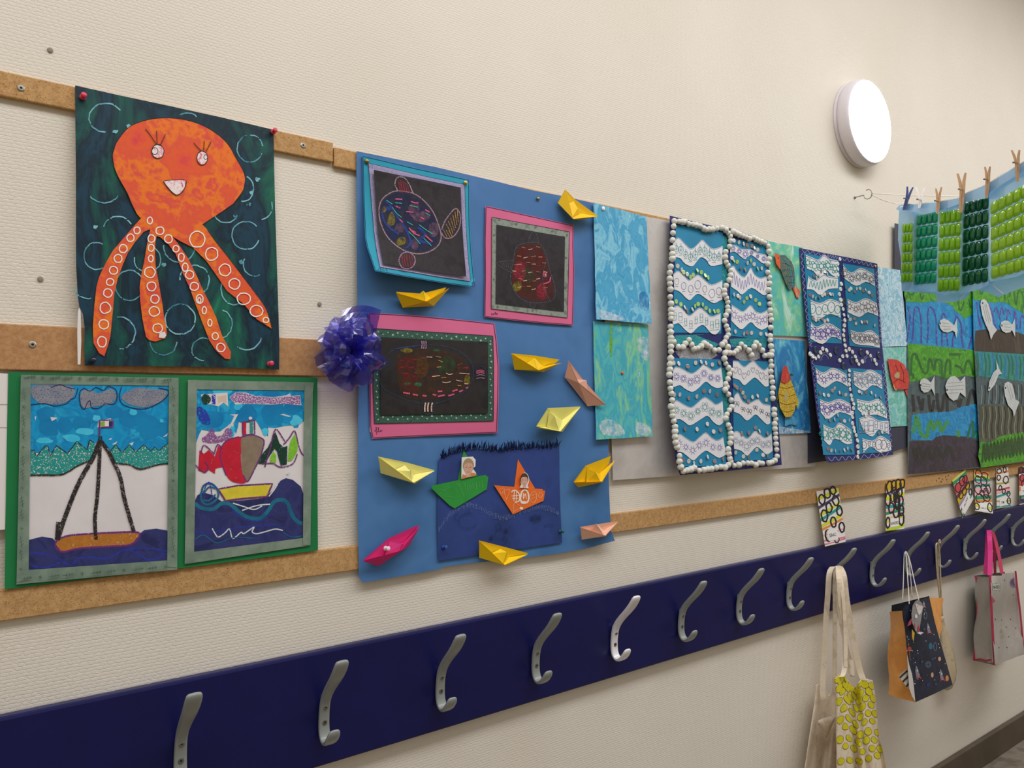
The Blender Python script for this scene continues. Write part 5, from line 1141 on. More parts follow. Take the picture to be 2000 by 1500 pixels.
wave1 = [
 # crop, panel outline, waves [(top, bottom, doodle, ink, n)]
 (d8, [(98, 195), (330, 232), (560, 272), (552, 700), (548, 1100), (545, 1250), (300, 1250), (78, 1250), (80, 800), (95, 450)], [
   ([(70, 372), (125, 320), (190, 380), (250, 430), (310, 385), (360, 342), (410, 390), (470, 430), (557, 402)], [(555, 575), (530, 585), (440, 595), (400, 540), (345, 512), (300, 560), (260, 600), (190, 575), (140, 520), (72, 515)], 'drop', tea, 10),
   ([(75, 675), (125, 645), (180, 690), (230, 735), (280, 700), (325, 685), (380, 730), (450, 780), (555, 735)], [(555, 925), (530, 935), (470, 960), (400, 920), (325, 870), (280, 890), (240, 930), (200, 910), (140, 850), (85, 828)], 'circle', gry, 7),
   ([(60, 1012), (125, 985), (190, 1040), (235, 1080), (290, 1035), (340, 1005), (400, 1050), (450, 1090), (538, 1055)], [(535, 1220), (490, 1265), (440, 1250), (370, 1175), (310, 1200), (250, 1255), (190, 1220), (130, 1160), (70, 1172)], 'box', tea, 9)]),
 (d8, [(625, 322), (800, 355), (985, 395), (992, 850), (1000, 1312), (820, 1300), (636, 1280), (630, 800)], [
   ([(635, 390), (690, 398), (740, 430), (830, 435), (900, 470), (985, 488)], [(985, 562), (950, 572), (890, 525), (830, 490), (780, 530), (740, 510), (680, 460), (630, 465)], 'flower', vio, 6),
   ([(640, 605), (670, 600), (700, 650), (770, 705), (830, 615), (870, 680), (930, 715), (990, 690)], [(995, 870), (950, 880), (840, 810), (750, 875), (700, 840), (640, 800)], 'zigzag', vio, 12),
   ([(645, 975), (700, 1010), (760, 1040), (830, 980), (880, 1040), (940, 1055), (1000, 1020)], [(1000, 1190), (940, 1220), (880, 1190), (830, 1145), (750, 1215), (700, 1190), (642, 1130)], 'sun', vio, 6)]),
 (e1, [(75, 210), (330, 218), (585, 226), (600, 600), (620, 1000), (636, 1335), (400, 1342), (180, 1346), (140, 1050), (95, 640)], [
   ([(80, 330), (115, 300), (180, 325), (270, 370), (340, 330), (400, 275), (450, 310), (510, 340), (582, 308)], [(605, 510), (540, 525), (480, 500), (420, 458), (350, 520), (280, 565), (200, 530), (150, 495), (72, 520)], 'flower', vio, 7),
   ([(80, 680), (120, 655), (200, 700), (270, 725), (340, 670), (410, 620), (480, 660), (530, 695), (596, 658)], [(610, 880), (560, 915), (500, 880), (440, 815), (370, 850), (260, 915), (200, 880), (150, 850), (92, 858)], 'flower', tea, 7),
   ([(108, 1030), (150, 1005), (220, 1050), (290, 1085), (350, 1040), (420, 990), (480, 1040), (540, 1070), (602, 1038)], [(632, 1220), (560, 1255), (480, 1210), (420, 1180), (350, 1230), (290, 1280), (220, 1230), (170, 1195), (122, 1192)], 'sun', vio, 7)]),
 (e1, [(700, 236), (890, 240), (1080, 246), (1105, 750), (1126, 1265), (930, 1278), (720, 1290), (708, 800)], [
   ([(705, 240), (760, 248), (820, 300), (870, 268), (920, 238), (970, 290), (1030, 335), (1076, 298)], [(1080, 500), (1040, 508), (980, 450), (930, 415), (870, 460), (820, 495), (770, 440), (700, 418)], 'heart', gry, 8),
   ([(720, 600), (760, 575), (800, 650), (850, 685), (900, 670), (970, 640), (1020, 690), (1095, 702)], [(1095, 890), (1060, 905), (990, 840), (940, 800), (880, 850), (840, 860), (780, 800), (715, 772)], 'bow', blk, 6),
   ([(705, 990), (750, 975), (800, 1010), (860, 1050), (930, 975), (980, 1000), (1040, 1045), (1108, 1000)], [(1120, 1180), (1060, 1220), (1000, 1170), (950, 1140), (890, 1200), (850, 1232), (790, 1180), (717, 1162)], 'flower', blg, 7)])]
random.seed(41)
def wave_panels(t, Sx, spec):
    for crp, panel, waves in spec:
        b = MB(Sx, crp, 0.0012); b.fill(panel, panel_m, step=6, thick=0.0006)
        p = t.part('blue_panel', b, smooth_=True)
        for top, bot, kind, ink_, n in waves:
            b = MB(Sx, crp, 0.0028); tp = smooth(top, False, 3); bt = smooth(bot, False, 3)
            b.fill(tp + bt, wave_m, step=6, thick=0.0010)
            b.stroke([(x, y + 6) for x, y in tp], 2.2, blk, curve=False); doodles(b, top, bot, kind, ink_, n)
            t.part('white_wave', b, p, smooth_=True)
wave_panels(t, S1, wave1)
proto_mesh = {}
def stamp(t, Sx, name, pts, crp, r, h, mats, lift, count, round_=False, limit=100, squash=1.0):
    """copies of one small piece set on the sheet; past limit they go into ONE part"""
    T = MB(Sx, crp).T(pts)
    P = [Sx.P(x, y, lift) for x, y in T]
    return P
def ball_mesh(name, r, m, flat=1.0):
    key = (name, r, m.name)
    if key in proto_mesh: return proto_mesh[key]
    b = MB(); n, k = 12, 7
    V = []; F = []
    for i in range(1, k):
        a = math.pi * i / k
        for j in range(n):
            q = 1 + random.uniform(-0.07, 0.07)
            V.append(Vector((r * q * math.sin(a) * math.cos(2 * math.pi * j / n), -r * flat * q * math.cos(a), r * q * math.sin(a) * math.sin(2 * math.pi * j / n))))
    V += [Vector((0, -r * flat, 0)), Vector((0, r * flat, 0))]
    for i in range(k - 2):
        for j in range(n): F.append([i * n + j, i * n + (j + 1) % n, (i + 1) * n + (j + 1) % n, (i + 1) * n + j])
    for j in range(n): F.append([len(V) - 2, (j + 1) % n, j]); F.append([len(V) - 1, (k - 2) * n + j, (k - 2) * n + (j + 1) % n])
    me = bpy.data.meshes.new(name); me.from_pydata([tuple(v) for v in V], [], F); me.materials.append(m)
    me.polygons.foreach_set('use_smooth', [True] * len(F)); me.update(); proto_mesh[key] = me
    return me
def disc_mesh(name, r, m, th=0.0006, asp=1.0):
    key = (name, r, m.name)
    if key in proto_mesh: return proto_mesh[key]
    b = MB(); b.lathe((0, th, 0), (0, -1, 0), [(0, r), (th, r), (th * 1.6, r * 0.8), (th * 1.2, r * 0.3)], m, 14)
    me = bpy.data.meshes.new(name); me.from_pydata([tuple(v) for v in b.v], [], b.f); me.materials.append(m); me.update(); proto_mesh[key] = me
    return me
def place(t, name, me, p, rot=(0, 0, 0), sc=1.0):
    o = bpy.data.objects.new(name, me); COL.objects.link(o); o.parent = t.o
    o.location = p - t.loc; o.rotation_euler = rot; o.scale = (sc, sc, sc)
    return o
# sequins
seqs = [(d8, [(118, 598), (160, 635), (178, 660), (212, 678), (245, 705), (270, 685), (312, 640), (350, 660), (390, 688), (418, 712), (105, 945), (150, 972), (190, 1000), (215, 1035), (265, 1020), (290, 990), (318, 970), (365, 975), (395, 1010), (432, 1037), (478, 1040), (512, 1038),
             (668, 350), (718, 368), (765, 382), (797, 395), (845, 405), (868, 420), (900, 440), (650, 520), (668, 545), (700, 558), (738, 622), (780, 635), (802, 570), (835, 545), (865, 580), (902, 622), (940, 620), (670, 878), (708, 890), (728, 908), (768, 948), (795, 912), (832, 895), (880, 932), (918, 968), (683, 1238), (768, 1260), (797, 1250), (840, 1252), (930, 1260), (985, 1265)]),
        (e1, [(85, 262), (140, 268), (232, 298), (315, 262), (375, 250), (425, 262), (490, 280), (565, 262), (95, 598), (150, 595), (243, 630), (328, 615), (402, 555), (465, 560), (540, 595), (205, 952), (330, 955), (438, 900), (503, 980), (575, 965), (185, 1280), (243, 1290), (300, 1310), (370, 1290), (443, 1245), (515, 1290), (605, 1270),
              (725, 500), (748, 520), (788, 545), (810, 575), (830, 620), (868, 665), (910, 620), (965, 605), (1055, 650), (800, 1000), (873, 995), (942, 940), (985, 975), (1068, 1000), (735, 1200), (815, 1240), (873, 1248), (955, 1172), (1020, 1225), (1070, 1232)])]
random.seed(43)
lime_idx = {5, 6, 7, 8, 9, 4, 10, 11, 15, 16, 17, 18, 19, 20, 21, 2, 30, 31, 35, 37, 42, 43, 45, 46}
k = 0
for crp, pts in seqs:
    for x, y in pts:
        X = MB(None, crp).T([(x, y)])[0]
        m = seq_g if (crp is d8 and k in lime_idx) else (seq_m if random.random() < 0.65 else seq_p)
        place(t, 'sequin', disc_mesh('sequin', 0.0064, m), S1.P(X[0], X[1], 0.0048), (random.uniform(-0.3, 0.3), 0, random.uniform(-0.35, 0.35)))
        k += 1
# pompoms
pom_m = mat('pompom_white', 'dcdcd4', 'd3d4cc', rough=0.95, spec=0.1, scale=200, bump=0.6, bscale=500, bdist=0.002)
pom = [(d8, [(85, 160), (78, 210), (72, 275), (68, 345), (65, 425), (65, 480), (65, 525), (50, 605), (42, 662), (40, 722), (42, 770), (48, 825), (45, 900), (52, 965), (55, 1025), (52, 1070), (52, 1110), (48, 1190), (48, 1245), (52, 1300), (50, 1335), (52, 1385), (52, 1435),
   (130, 162), (165, 168), (190, 165), (225, 185), (265, 192), (300, 200), (335, 208), (370, 232), (395, 242), (425, 238), (458, 240), (500, 232), (550, 226), (585, 245), (610, 275), (630, 308), (632, 352), (622, 408), (585, 460), (580, 512), (590, 560), (607, 592), (632, 640), (632, 690), (618, 735), (590, 790), (572, 838), (575, 878), (592, 912), (605, 950), (605, 1000), (608, 1040), (588, 1080), (575, 1132), (592, 1185), (605, 1220), (610, 1270), (590, 1300), (575, 1340), (600, 1385), (592, 1440),
   (660, 262), (690, 278), (720, 292), (755, 305), (785, 315), (815, 330), (855, 322), (880, 338), (905, 350), (935, 362), (968, 372), (998, 405), (1005, 455), (1010, 530), (995, 578), (995, 660), (1015, 710), (1012, 768), (1005, 832), (1012, 900), (1015, 968), (1020, 1030), (1022, 1078), (1030, 1125), (1025, 1200), (1020, 1280), (1018, 1322), (1030, 1382), (1030, 1468)]),
  (e1, [(52, 215), (45, 275), (45, 330), (40, 385), (45, 465), (50, 530), (60, 580), (68, 650), (58, 718), (70, 770), (72, 812), (85, 870), (98, 930), (98, 980), (100, 1035), (105, 1092), (122, 1142), (145, 1235), (145, 1292), (160, 1350), (185, 1395), (225, 1385), (262, 1375), (300, 1360), (350, 1388), (400, 1380), (440, 1372), (480, 1370), (530, 1358), (575, 1350), (620, 1355), (655, 1328), (715, 1335), (765, 1328), (810, 1310), (860, 1310), (900, 1310), (940, 1328), (980, 1308), (1012, 1312), (1080, 1308), (1110, 1300), (1142, 1282),
   (85, 40), (130, 95), (180, 98), (205, 60), (245, 20), (270, 70), (290, 112), (335, 108), (370, 88), (400, 58), (430, 75), (465, 95), (512, 130), (558, 125), (590, 70), (650, 95), (618, 45), (618, 160), (612, 217), (628, 267), (655, 312), (678, 340), (665, 380), (650, 430), (630, 480), (640, 512), (622, 545), (655, 590), (685, 650), (690, 722), (665, 757), (640, 800), (628, 840), (655, 912), (670, 945), (680, 1000), (680, 1050), (675, 1100), (655, 1165), (660, 1210), (670, 1262), (680, 1295),
   (665, 155), (710, 158), (738, 138), (765, 112), (790, 65), (828, 95), (870, 130), (895, 180), (925, 92), (945, 55), (975, 80), (1010, 130), (1035, 185), (1080, 180), (1095, 20), (1100, 85), (1110, 140), (1100, 242), (1105, 292), (1100, 350), (1105, 410), (1115, 460), (1120, 525), (1115, 580), (1120, 632), (1135, 750), (1135, 802), (1150, 850), (1140, 900), (1142, 950), (1150, 1000), (1150, 1050), (1155, 1110), (1160, 1168), (1165, 1238)])]
allp = []
for crp, pts in pom:
    for x, y in pts: X = MB(None, crp).T([(x, y)])[0]; allp.append(S1.P(X[0], X[1], 0.0075))
allp.sort(key=lambda p: p.x)
random.seed(44)
bm = ball_mesh('pompom', 0.0088, pom_m)
for p in allp[:100]: place(t, 'pompom', bm, p, (random.uniform(-3, 3), random.uniform(-3, 3), 0), random.uniform(0.9, 1.12))
b = MB()
for p in allp[100:]:
    sc = random.uniform(0.9, 1.12); b.add([v.co * sc + p for v in bm.vertices], [list(f.vertices) for f in bm.polygons], pom_m)
t.part('pompom', b, smooth_=True, kind='stuff')

# ---- second wave collage
def bend2(u, v):
    u = min(max(u, -0.05), 1.1); v = min(max(v, -0.05), 1.1)
    return 0.016 * v + 0.05 * (1 - u) * v * v + 0.004 + 0.03 * v * v * u
S2 = Sheet([(1562, 484), (1713, 515), (1744, 893), (1617, 903)], 0.0145, bend2)
t = Thing('wave_collage', 'indigo wave collage with white disc line and scribbled border, curling forward', 'collage', W(1680, 900, 0.015), 'wave collages')
b = MB(S2, cr6)
b.fill([(255, 138), (400, 168), (560, 198), (730, 235), (742, 500), (758, 720), (785, 960), (805, 1180), (826, 1400), (700, 1420), (560, 1436), (432, 1450), (412, 1422), (385, 1290), (360, 1150), (335, 940), (310, 740), (285, 500), (265, 300)], indigo, step=10, thick=0.003)
pw = mat('white_pen_scribble', '9a9cc0', rough=0.7)
def zig(pts, amp, n):
    q = []
    for i in range(n + 1):
        f = i / n * (len(pts) - 1); k = min(int(f), len(pts) - 2); r = f - k
        a, c = pts[k], pts[k + 1]; x = a[0] + (c[0] - a[0]) * r; y = a[1] + (c[1] - a[1]) * r
        L = math.hypot(c[0] - a[0], c[1] - a[1]); s = amp if i % 2 else -amp
        q.append((x - (c[1] - a[1]) / L * s, y + (c[0] - a[0]) / L * s))
    return q
b.stroke(zig([(270, 155), (420, 185), (490, 198)], 9, 18), 2.5, pw); b.stroke(zig([(515, 205), (620, 225), (715, 248)], 9, 14), 2.5, pw)
b.stroke(zig([(268, 170), (285, 400), (310, 640), (325, 740)], 7, 34), 2.5, pw); b.stroke(zig([(335, 820), (365, 1080), (400, 1360)], 7, 30), 2.5, pw)
b.stroke(zig([(725, 280), (745, 520), (755, 720)], 7, 26), 2.5, pw); b.stroke(zig([(765, 840), (790, 1100), (815, 1350)], 7, 28), 2.5, pw); b.stroke(zig([(430, 1428), (600, 1418), (800, 1395)], 12, 16), 2.8, pw)
for a in [(410, 815, 20, 25), (410, 815, 32, 38), (675, 830, 20, 25), (675, 830, 32, 36), (510, 600, 25, 20), (590, 1000, 8, 20)]: b.ring(a[0], a[1], a[2], a[3], 2.4, pw, 0.08, 160, 360)
t.part('backing_card', b, smooth_=True)
wave2 = [(cr6, [(280, 168), (390, 190), (495, 213), (508, 480), (512, 722), (415, 718), (318, 714), (300, 440)], [
   ([(292, 180), (340, 200), (370, 210), (405, 180), (440, 205), (485, 215)], [(490, 322), (450, 302), (420, 275), (380, 320), (340, 280), (300, 265)], 'flower', tea, 5), ([(308, 310), (350, 335), (400, 300), (440, 312), (490, 318)], [(490, 385), (430, 390), (380, 425), (340, 395), (300, 390)], 'zigzag', tea, 9),
   ([(322, 455), (380, 475), (440, 450), (500, 470)], [(505, 565), (440, 540), (370, 575), (328, 550)], 'circle', tea, 5), ([(325, 590), (360, 620), (430, 595), (505, 640)], [(510, 700), (450, 680), (395, 725), (320, 690)], 'flower', vio, 6)]),
  (cr6, [(520, 232), (615, 248), (710, 266), (730, 520), (746, 752), (650, 745), (560, 736), (540, 480)], [
   ([(520, 240), (570, 290), (630, 260), (708, 300)], [(715, 372), (660, 345), (600, 370), (530, 325)], 'flower', gry, 5), ([(548, 450), (600, 470), (660, 445), (727, 478)], [(735, 555), (670, 530), (620, 560), (550, 530)], 'sun', gry, 5), ([(566, 640), (630, 655), (690, 640), (740, 680)], [(745, 748), (690, 735), (600, 725), (570, 692)], 'flower', gry, 6)]),
  (cr6, [(345, 852), (445, 866), (545, 882), (570, 1140), (592, 1400), (495, 1402), (400, 1402), (370, 1120)], [
   ([(352, 870), (400, 900), (460, 870), (540, 910)], [(550, 985), (480, 950), (410, 992), (363, 960)], 'sun', vio, 5), ([(378, 1060), (430, 1080), (500, 1060), (565, 1090)], [(576, 1165), (500, 1140), (430, 1182), (385, 1142)], 'flower', vio, 6), ([(398, 1215), (460, 1240), (500, 1205), (570, 1250)], [(576, 1330), (540, 1335), (470, 1300), (440, 1342), (405, 1312)], 'flower', tea, 5)]),
  (cr6, [(560, 870), (660, 878), (756, 886), (785, 1130), (815, 1380), (718, 1388), (620, 1395), (592, 1140)], [
   ([(583, 890), (640, 900), (690, 880), (755, 920)], [(760, 1000), (700, 975), (650, 1010), (590, 975)], 'flower', blg, 6), ([(603, 1060), (680, 1075), (740, 1060), (785, 1120)], [(790, 1180), (720, 1155), (660, 1160), (608, 1122)], 'sun', tea, 6), ([(618, 1180), (680, 1162), (740, 1192), (798, 1195)], [(802, 1278), (740, 1245), (700, 1290), (648, 1260)], 'box', blg, 6), ([(638, 1300), (700, 1315), (750, 1285), (812, 1322)], [(815, 1370), (750, 1388), (690, 1350), (645, 1390)], 'circle', gry, 6)])]
random.seed(45)
wave_panels(t, S2, wave2)
disc_m = mat('disc_white_foam', 'dcdedc', rough=0.5)
dm = disc_mesh('white_disc', 0.0072, disc_m, 0.0025)
for x, y in [(503, 207), (490, 235), (490, 268), (490, 302), (512, 358), (507, 390), (500, 422), (508, 455), (512, 485), (522, 512), (528, 547), (533, 580), (530, 612), (527, 642), (525, 672), (530, 702), (535, 734), (540, 766), (546, 798), (560, 887), (560, 916), (562, 945), (560, 972), (565, 1002), (572, 1040), (577, 1065), (587, 1090), (585, 1117), (580, 1145), (580, 1172), (580, 1210), (588, 1235), (592, 1258), (602, 1282), (610, 1314), (612, 1352), (615, 1387), (612, 1414),
             (322, 785), (337, 800), (355, 812), (372, 802), (385, 777), (398, 754), (422, 764), (445, 792), (502, 825), (520, 800), (560, 757), (580, 774), (597, 802), (606, 827), (618, 848), (640, 832), (670, 777), (690, 797), (715, 824), (725, 847)]:
    X = MB(None, cr6).T([(x, y)])[0]; place(t, 'white_disc', dm, S2.P(X[0], X[1], 0.0042), (random.uniform(-.15, .15), 0, random.uniform(-.15, .15)), random.uniform(0.9, 1.1))
random.seed(46)
k = 0
for row in [[(345, 310), (360, 320), (375, 300), (390, 280), (410, 282), (425, 295)], [(320, 425), (337, 435), (355, 445), (375, 440), (395, 428), (410, 420), (428, 415), (445, 420), (460, 422)], [(340, 570), (355, 578), (372, 575), (395, 572), (410, 585), (428, 578)], [(540, 380), (560, 395), (570, 385), (592, 405), (605, 388), (625, 385), (645, 400), (660, 395), (680, 410), (698, 428)], [(553, 555), (565, 575), (590, 570), (600, 600), (635, 590), (652, 588), (668, 590), (715, 612)],
            [(380, 1025), (405, 1035), (432, 1038), (455, 1010), (470, 995), (500, 1022), (515, 1030), (538, 1035)], [(415, 1170), (440, 1190), (470, 1185), (490, 1160), (510, 1190), (530, 1195), (560, 1190)], [(430, 1365), (450, 1375), (475, 1378), (505, 1378), (530, 1372), (550, 1362), (575, 1370)], [(620, 1015), (635, 1025), (660, 1020), (695, 1022), (720, 1040), (750, 1050)], [(640, 1150), (660, 1165), (680, 1145), (700, 1130), (735, 1150)], [(655, 1250), (680, 1245), (710, 1250), (740, 1270), (760, 1262)]]:
    for x, y in row:
        X = MB(None, cr6).T([(x, y)])[0]; place(t, 'sequin', disc_mesh('sequin', 0.0064, seq_m if k % 3 else seq_p), S2.P(X[0], X[1], 0.0048), (random.uniform(-.3, .3), 0, random.uniform(-.35, .35))); k += 1
sw_m = mat('swirl_disc_dark', '25294f', ['1c2f3a', '343a72'], rough=0.3, spec=0.5, scale=150)
for x, y in [(355, 762), (480, 767), (528, 467), (525, 862), (576, 827), (631, 777), (740, 795)]:
    X = MB(None, cr6).T([(x, y)])[0]; place(t, 'swirl_disc', disc_mesh('swirl_disc', 0.014, sw_m, 0.003), S2.P(X[0], X[1], 0.0022), (0, 0, 0))
drawing_pin(1480 + 718 / 3.125, 440 + 252 / 3.125, 0.020, 'c8a860', 'brass drawing pin at the upper right corner of the scribble-bordered collage')

# ------------------------------------------------------------------ sea paintings
d1 = (1740, 560, 7.692); d2 = (1740, 740, 7.692)
gpa = mat('sea_green_paint', '4a9828', ['3c862c', '5cab2a', '30782f'], rough=0.4, spec=0.4, scale=16, dist=1.5, bump=0.35, bscale=60, bdist=0.003)
bpa = mat('sea_blue_paint', '1e8cc4', ['1878b4', '2a9bcc', '1570ac'], rough=0.4, spec=0.4, scale=12, dist=1.5, bump=0.35, bscale=60, bdist=0.003)
gyp = mat('sea_slate_paint', '4a5c62', ['41545c', '56686a', '3b4a54'], rough=0.4, spec=0.4, scale=12, dist=1.5, bump=0.35, bscale=60, bdist=0.003)
dkp = mat('sea_black_violet_paint', '38323c', ['2f2a34', '403850', '332f34'], rough=0.35, spec=0.45, scale=8, dist=1.5, bump=0.35, bscale=60, bdist=0.003)
brp = mat('sea_brown_paint', '3c3430', ['332c29', '4a4038'], rough=0.35, spec=0.45, scale=14, dist=1.0, stretch=(2, 1, 0.5), bump=0.35, bscale=60, bdist=0.003)
tlp = mat('sea_teal_paint', '2a7f86', ['2d8d9a', '23706e', '2f8f7a'], rough=0.4, spec=0.4, scale=14, dist=1.2, stretch=(2, 1, 0.6), bump=0.35, bscale=60, bdist=0.003)
kkp = mat('sea_khaki_paint', '4a5046', ['3f453c', '5a6052'], rough=0.35, spec=0.5, scale=14, dist=1.0, stretch=(2, 1, 0.5), bump=0.35, bscale=60, bdist=0.003)
dgl = mat('paint_line_dark_green', '1f5a26', '2a6a2c', rough=0.3, spec=0.5); pul = mat('paint_line_violet', '4a3f9c', ['3a3590', '7a5fb8'], rough=0.25, spec=0.5, scale=60, lo=.45, hi=.6)
bkl = mat('paint_line_black', '20262c', rough=0.25, spec=0.5); lgl = mat('paint_line_green', '4f9a30', rough=0.4, grain=0.6, gscale=200); tll = mat('paint_line_teal_green', '176a52', rough=0.3); bul = mat('paint_line_blue', '2a6fb8', rough=0.35, grain=0.6, gscale=200)
ngl = mat('paint_line_night_green', '123f1e', '1b5226', rough=0.25, spec=0.5)
newsprint = mat('fish_newsprint', 'c2c6c6', 'b8bdbd', rough=0.8, scale=40); newsink = mat('newsprint_ink', '8f9696')
def news_fish(t, S, cr, body, marks, eye, label):
    b = MB(S, cr, 0.0045); b.fill(body, newsprint, thick=0.0006)
    for q in marks: b.stroke(q, 5, newsink)
    b.fill(ell(eye[0], eye[1], 10, 16, 8), bkl)
    t.part('newsprint_fish', b, label=label)
def lines(n, f): return [f(i) for i in range(n)]
def sea(label, quad, base, regions, strokes, fishes, d0, cr, edge=None):
    S = Sheet(quad, d0, lambda u, v: 0.0008 * math.sin(4 * u + 3 * v) + 0.0010)
    t = Thing('sea_painting', label, 'painting', W((quad[2][0] + quad[3][0]) / 2, quad[2][1], d0), 'underwater paintings on the wall')
    b = MB(S); b.fill(edge or quad, base, step=9, thick=0.0006, mback=white_back)
    b.cr = cr
    for q, m in regions: b.fill(q, m, step=9)
    for q, w, m in strokes: b.stroke(q, w, m)
    t.part('painted_sheet', b, smooth_=True)
    for fsh in fishes: news_fish(t, S, cr, *fsh)
    return t
S_TL = [(1764, 470), (1897, 495), (1903, 684), (1772, 671)]
sea('blue underwater painting with violet loops, upper of the pair next to the slate card', S_TL, bpa,
    [([(190, -700), (1220, -520), (1222, -200), (1230, 100), (1248, 400), (1100, 485), (1040, 405), (960, 360), (930, 290), (780, 230), (640, 215), (480, 240), (230, 225), (200, 130)], gpa)],
    [(q, 20, pul) for q in [[(250, 310), (290, 430), (270, 620), (240, 830)], [(320, 835), (340, 600), (345, 420), (380, 305), (430, 360), (460, 600), (455, 845)], [(545, 840), (562, 640), (555, 420), (580, 310), (640, 345), (680, 500), (685, 700), (690, 880)], [(770, 885), (770, 700), (765, 500), (785, 400), (830, 460)], [(860, 890), (845, 760), (835, 690)], [(930, 905), (930, 790), (960, 660), (975, 470), (1010, 465), (1060, 590), (1070, 800), (1090, 920)], [(1165, 930), (1200, 800), (1235, 660), (1232, 440)]]] +
    [(q, 22, dgl) for q in [[(235, 40), (270, 100), (330, 120), (350, 40)], [(440, 100), (470, 190), (490, 120)], [(1010, 210), (1030, 330), (1060, 350), (1100, 220)], [(1170, 190), (1200, 320)], [(330, -120), (380, 0), (430, -110)]]],
    [([(725, 560), (745, 500), (800, 478), (870, 510), (950, 580), (990, 480), (995, 600), (1003, 660), (985, 775), (960, 680), (930, 660), (850, 688), (780, 670), (740, 620)], [[(770, 540), (880, 560)], [(760, 590), (900, 600)], [(790, 640), (900, 635)]], (742, 550), 'white newsprint fish on blue')], 0.0150, d1)
sea('green over slate underwater painting with two newsprint fish, beside the slate card', [(1772, 671), (1903, 684), (1915, 914), (1773, 926)], gyp,
    [([(250, 850), (740, 900), (1250, 955), (1280, 1150), (1310, 1370), (1115, 1330), (900, 1390), (660, 1330), (450, 1410), (285, 1430), (270, 1100)], gpa)] +
    [([(310, 1930), (450, 1905), (600, 1890), (760, 1880), (950, 1860), (1020, 1815), (1200, 1770), (1330, 1760), (1340, 2280), (1180, 2260), (1000, 2240), (780, 2230), (680, 2260), (620, 2310), (300, 2300)], bpa),
     ([(285, 2320), (620, 2310), (680, 2255), (800, 2230), (1000, 2240), (1180, 2260), (1320, 2320), (1310, 2540), (1340, 2700), (800, 2770), (262, 2815)], dkp)],
    [(q, 36, dgl) for q in [[(300, 1340), (310, 1100), (340, 1010), (390, 1050), (440, 1180), (500, 1300), (550, 1270), (570, 1110), (600, 1100), (650, 1260), (670, 1130), (720, 1095), (760, 1140), (770, 1350), (800, 1360), (830, 1150), (860, 1100), (890, 1150), (890, 1320)], [(870, 1015), (980, 1020), (1050, 1010)], [(960, 1180), (1050, 1220), (1090, 1300), (1130, 1150), (1170, 1110), (1210, 1200), (1240, 1330)], [(330, 1300), (345, 1385)]]] +
    [(q, 42, bkl) for q in [[(330, 1620), (340, 1740), (350, 1880)], [(410, 1640), (440, 1760), (470, 1850), (485, 1680)], [(570, 1620), (590, 1820), (620, 1860), (650, 1700)], [(690, 1600), (720, 1830), (770, 1850), (800, 1640), (840, 1640), (850, 1880)], [(1000, 1700), (1030, 1800), (1060, 1680)], [(1150, 1790), (1200, 1580), (1240, 1580), (1280, 1760)]]] +
    [(q, 55, lgl) for q in [[(330, 2200), (370, 2050), (380, 1950), (420, 2060), (450, 2200), (540, 2260), (560, 2120), (600, 2010), (640, 2150), (700, 2030), (740, 2060), (760, 2180), (830, 2050), (880, 2040)], [(1010, 2160), (1015, 2260)]]] +
    [(q, 36, tll) for q in [[(1150, 2280), (1180, 2160), (1220, 2040), (1240, 2060), (1230, 2280), (1270, 2180), (1310, 2200), (1290, 2310)]]] +
    [(q, 50, bkl) for q in [[(340, 2420), (390, 2600), (420, 2400), (500, 2600), (560, 2400), (620, 2600), (700, 2410), (780, 2560), (860, 2440), (900, 2430), (960, 2620)]]],
    [([(436, 1450), (450, 1400), (490, 1375), (540, 1385), (600, 1440), (655, 1335), (655, 1500), (665, 1640), (610, 1530), (560, 1580), (500, 1592), (455, 1550)], [[(460, 1450), (600, 1470)], [(460, 1490), (600, 1500)], [(470, 1530), (570, 1540)]], (450, 1475), 'small white newsprint fish on green and slate'),
     ([(818, 1490), (850, 1400), (900, 1350), (960, 1340), (1020, 1390), (1040, 1420), (1115, 1340), (1125, 1660), (1040, 1590), (1000, 1690), (940, 1715), (880, 1670), (835, 1590)], [[(850, 1450), (1080, 1430)], [(840, 1500), (1100, 1480)], [(850, 1550), (1090, 1540)], [(870, 1600), (1020, 1590)]], (845, 1550), 'larger white newsprint fish on green and slate')], 0.0185, d1)
XR = [(1897, 495), (2030, 521), (2040, 697), (1903, 685)]
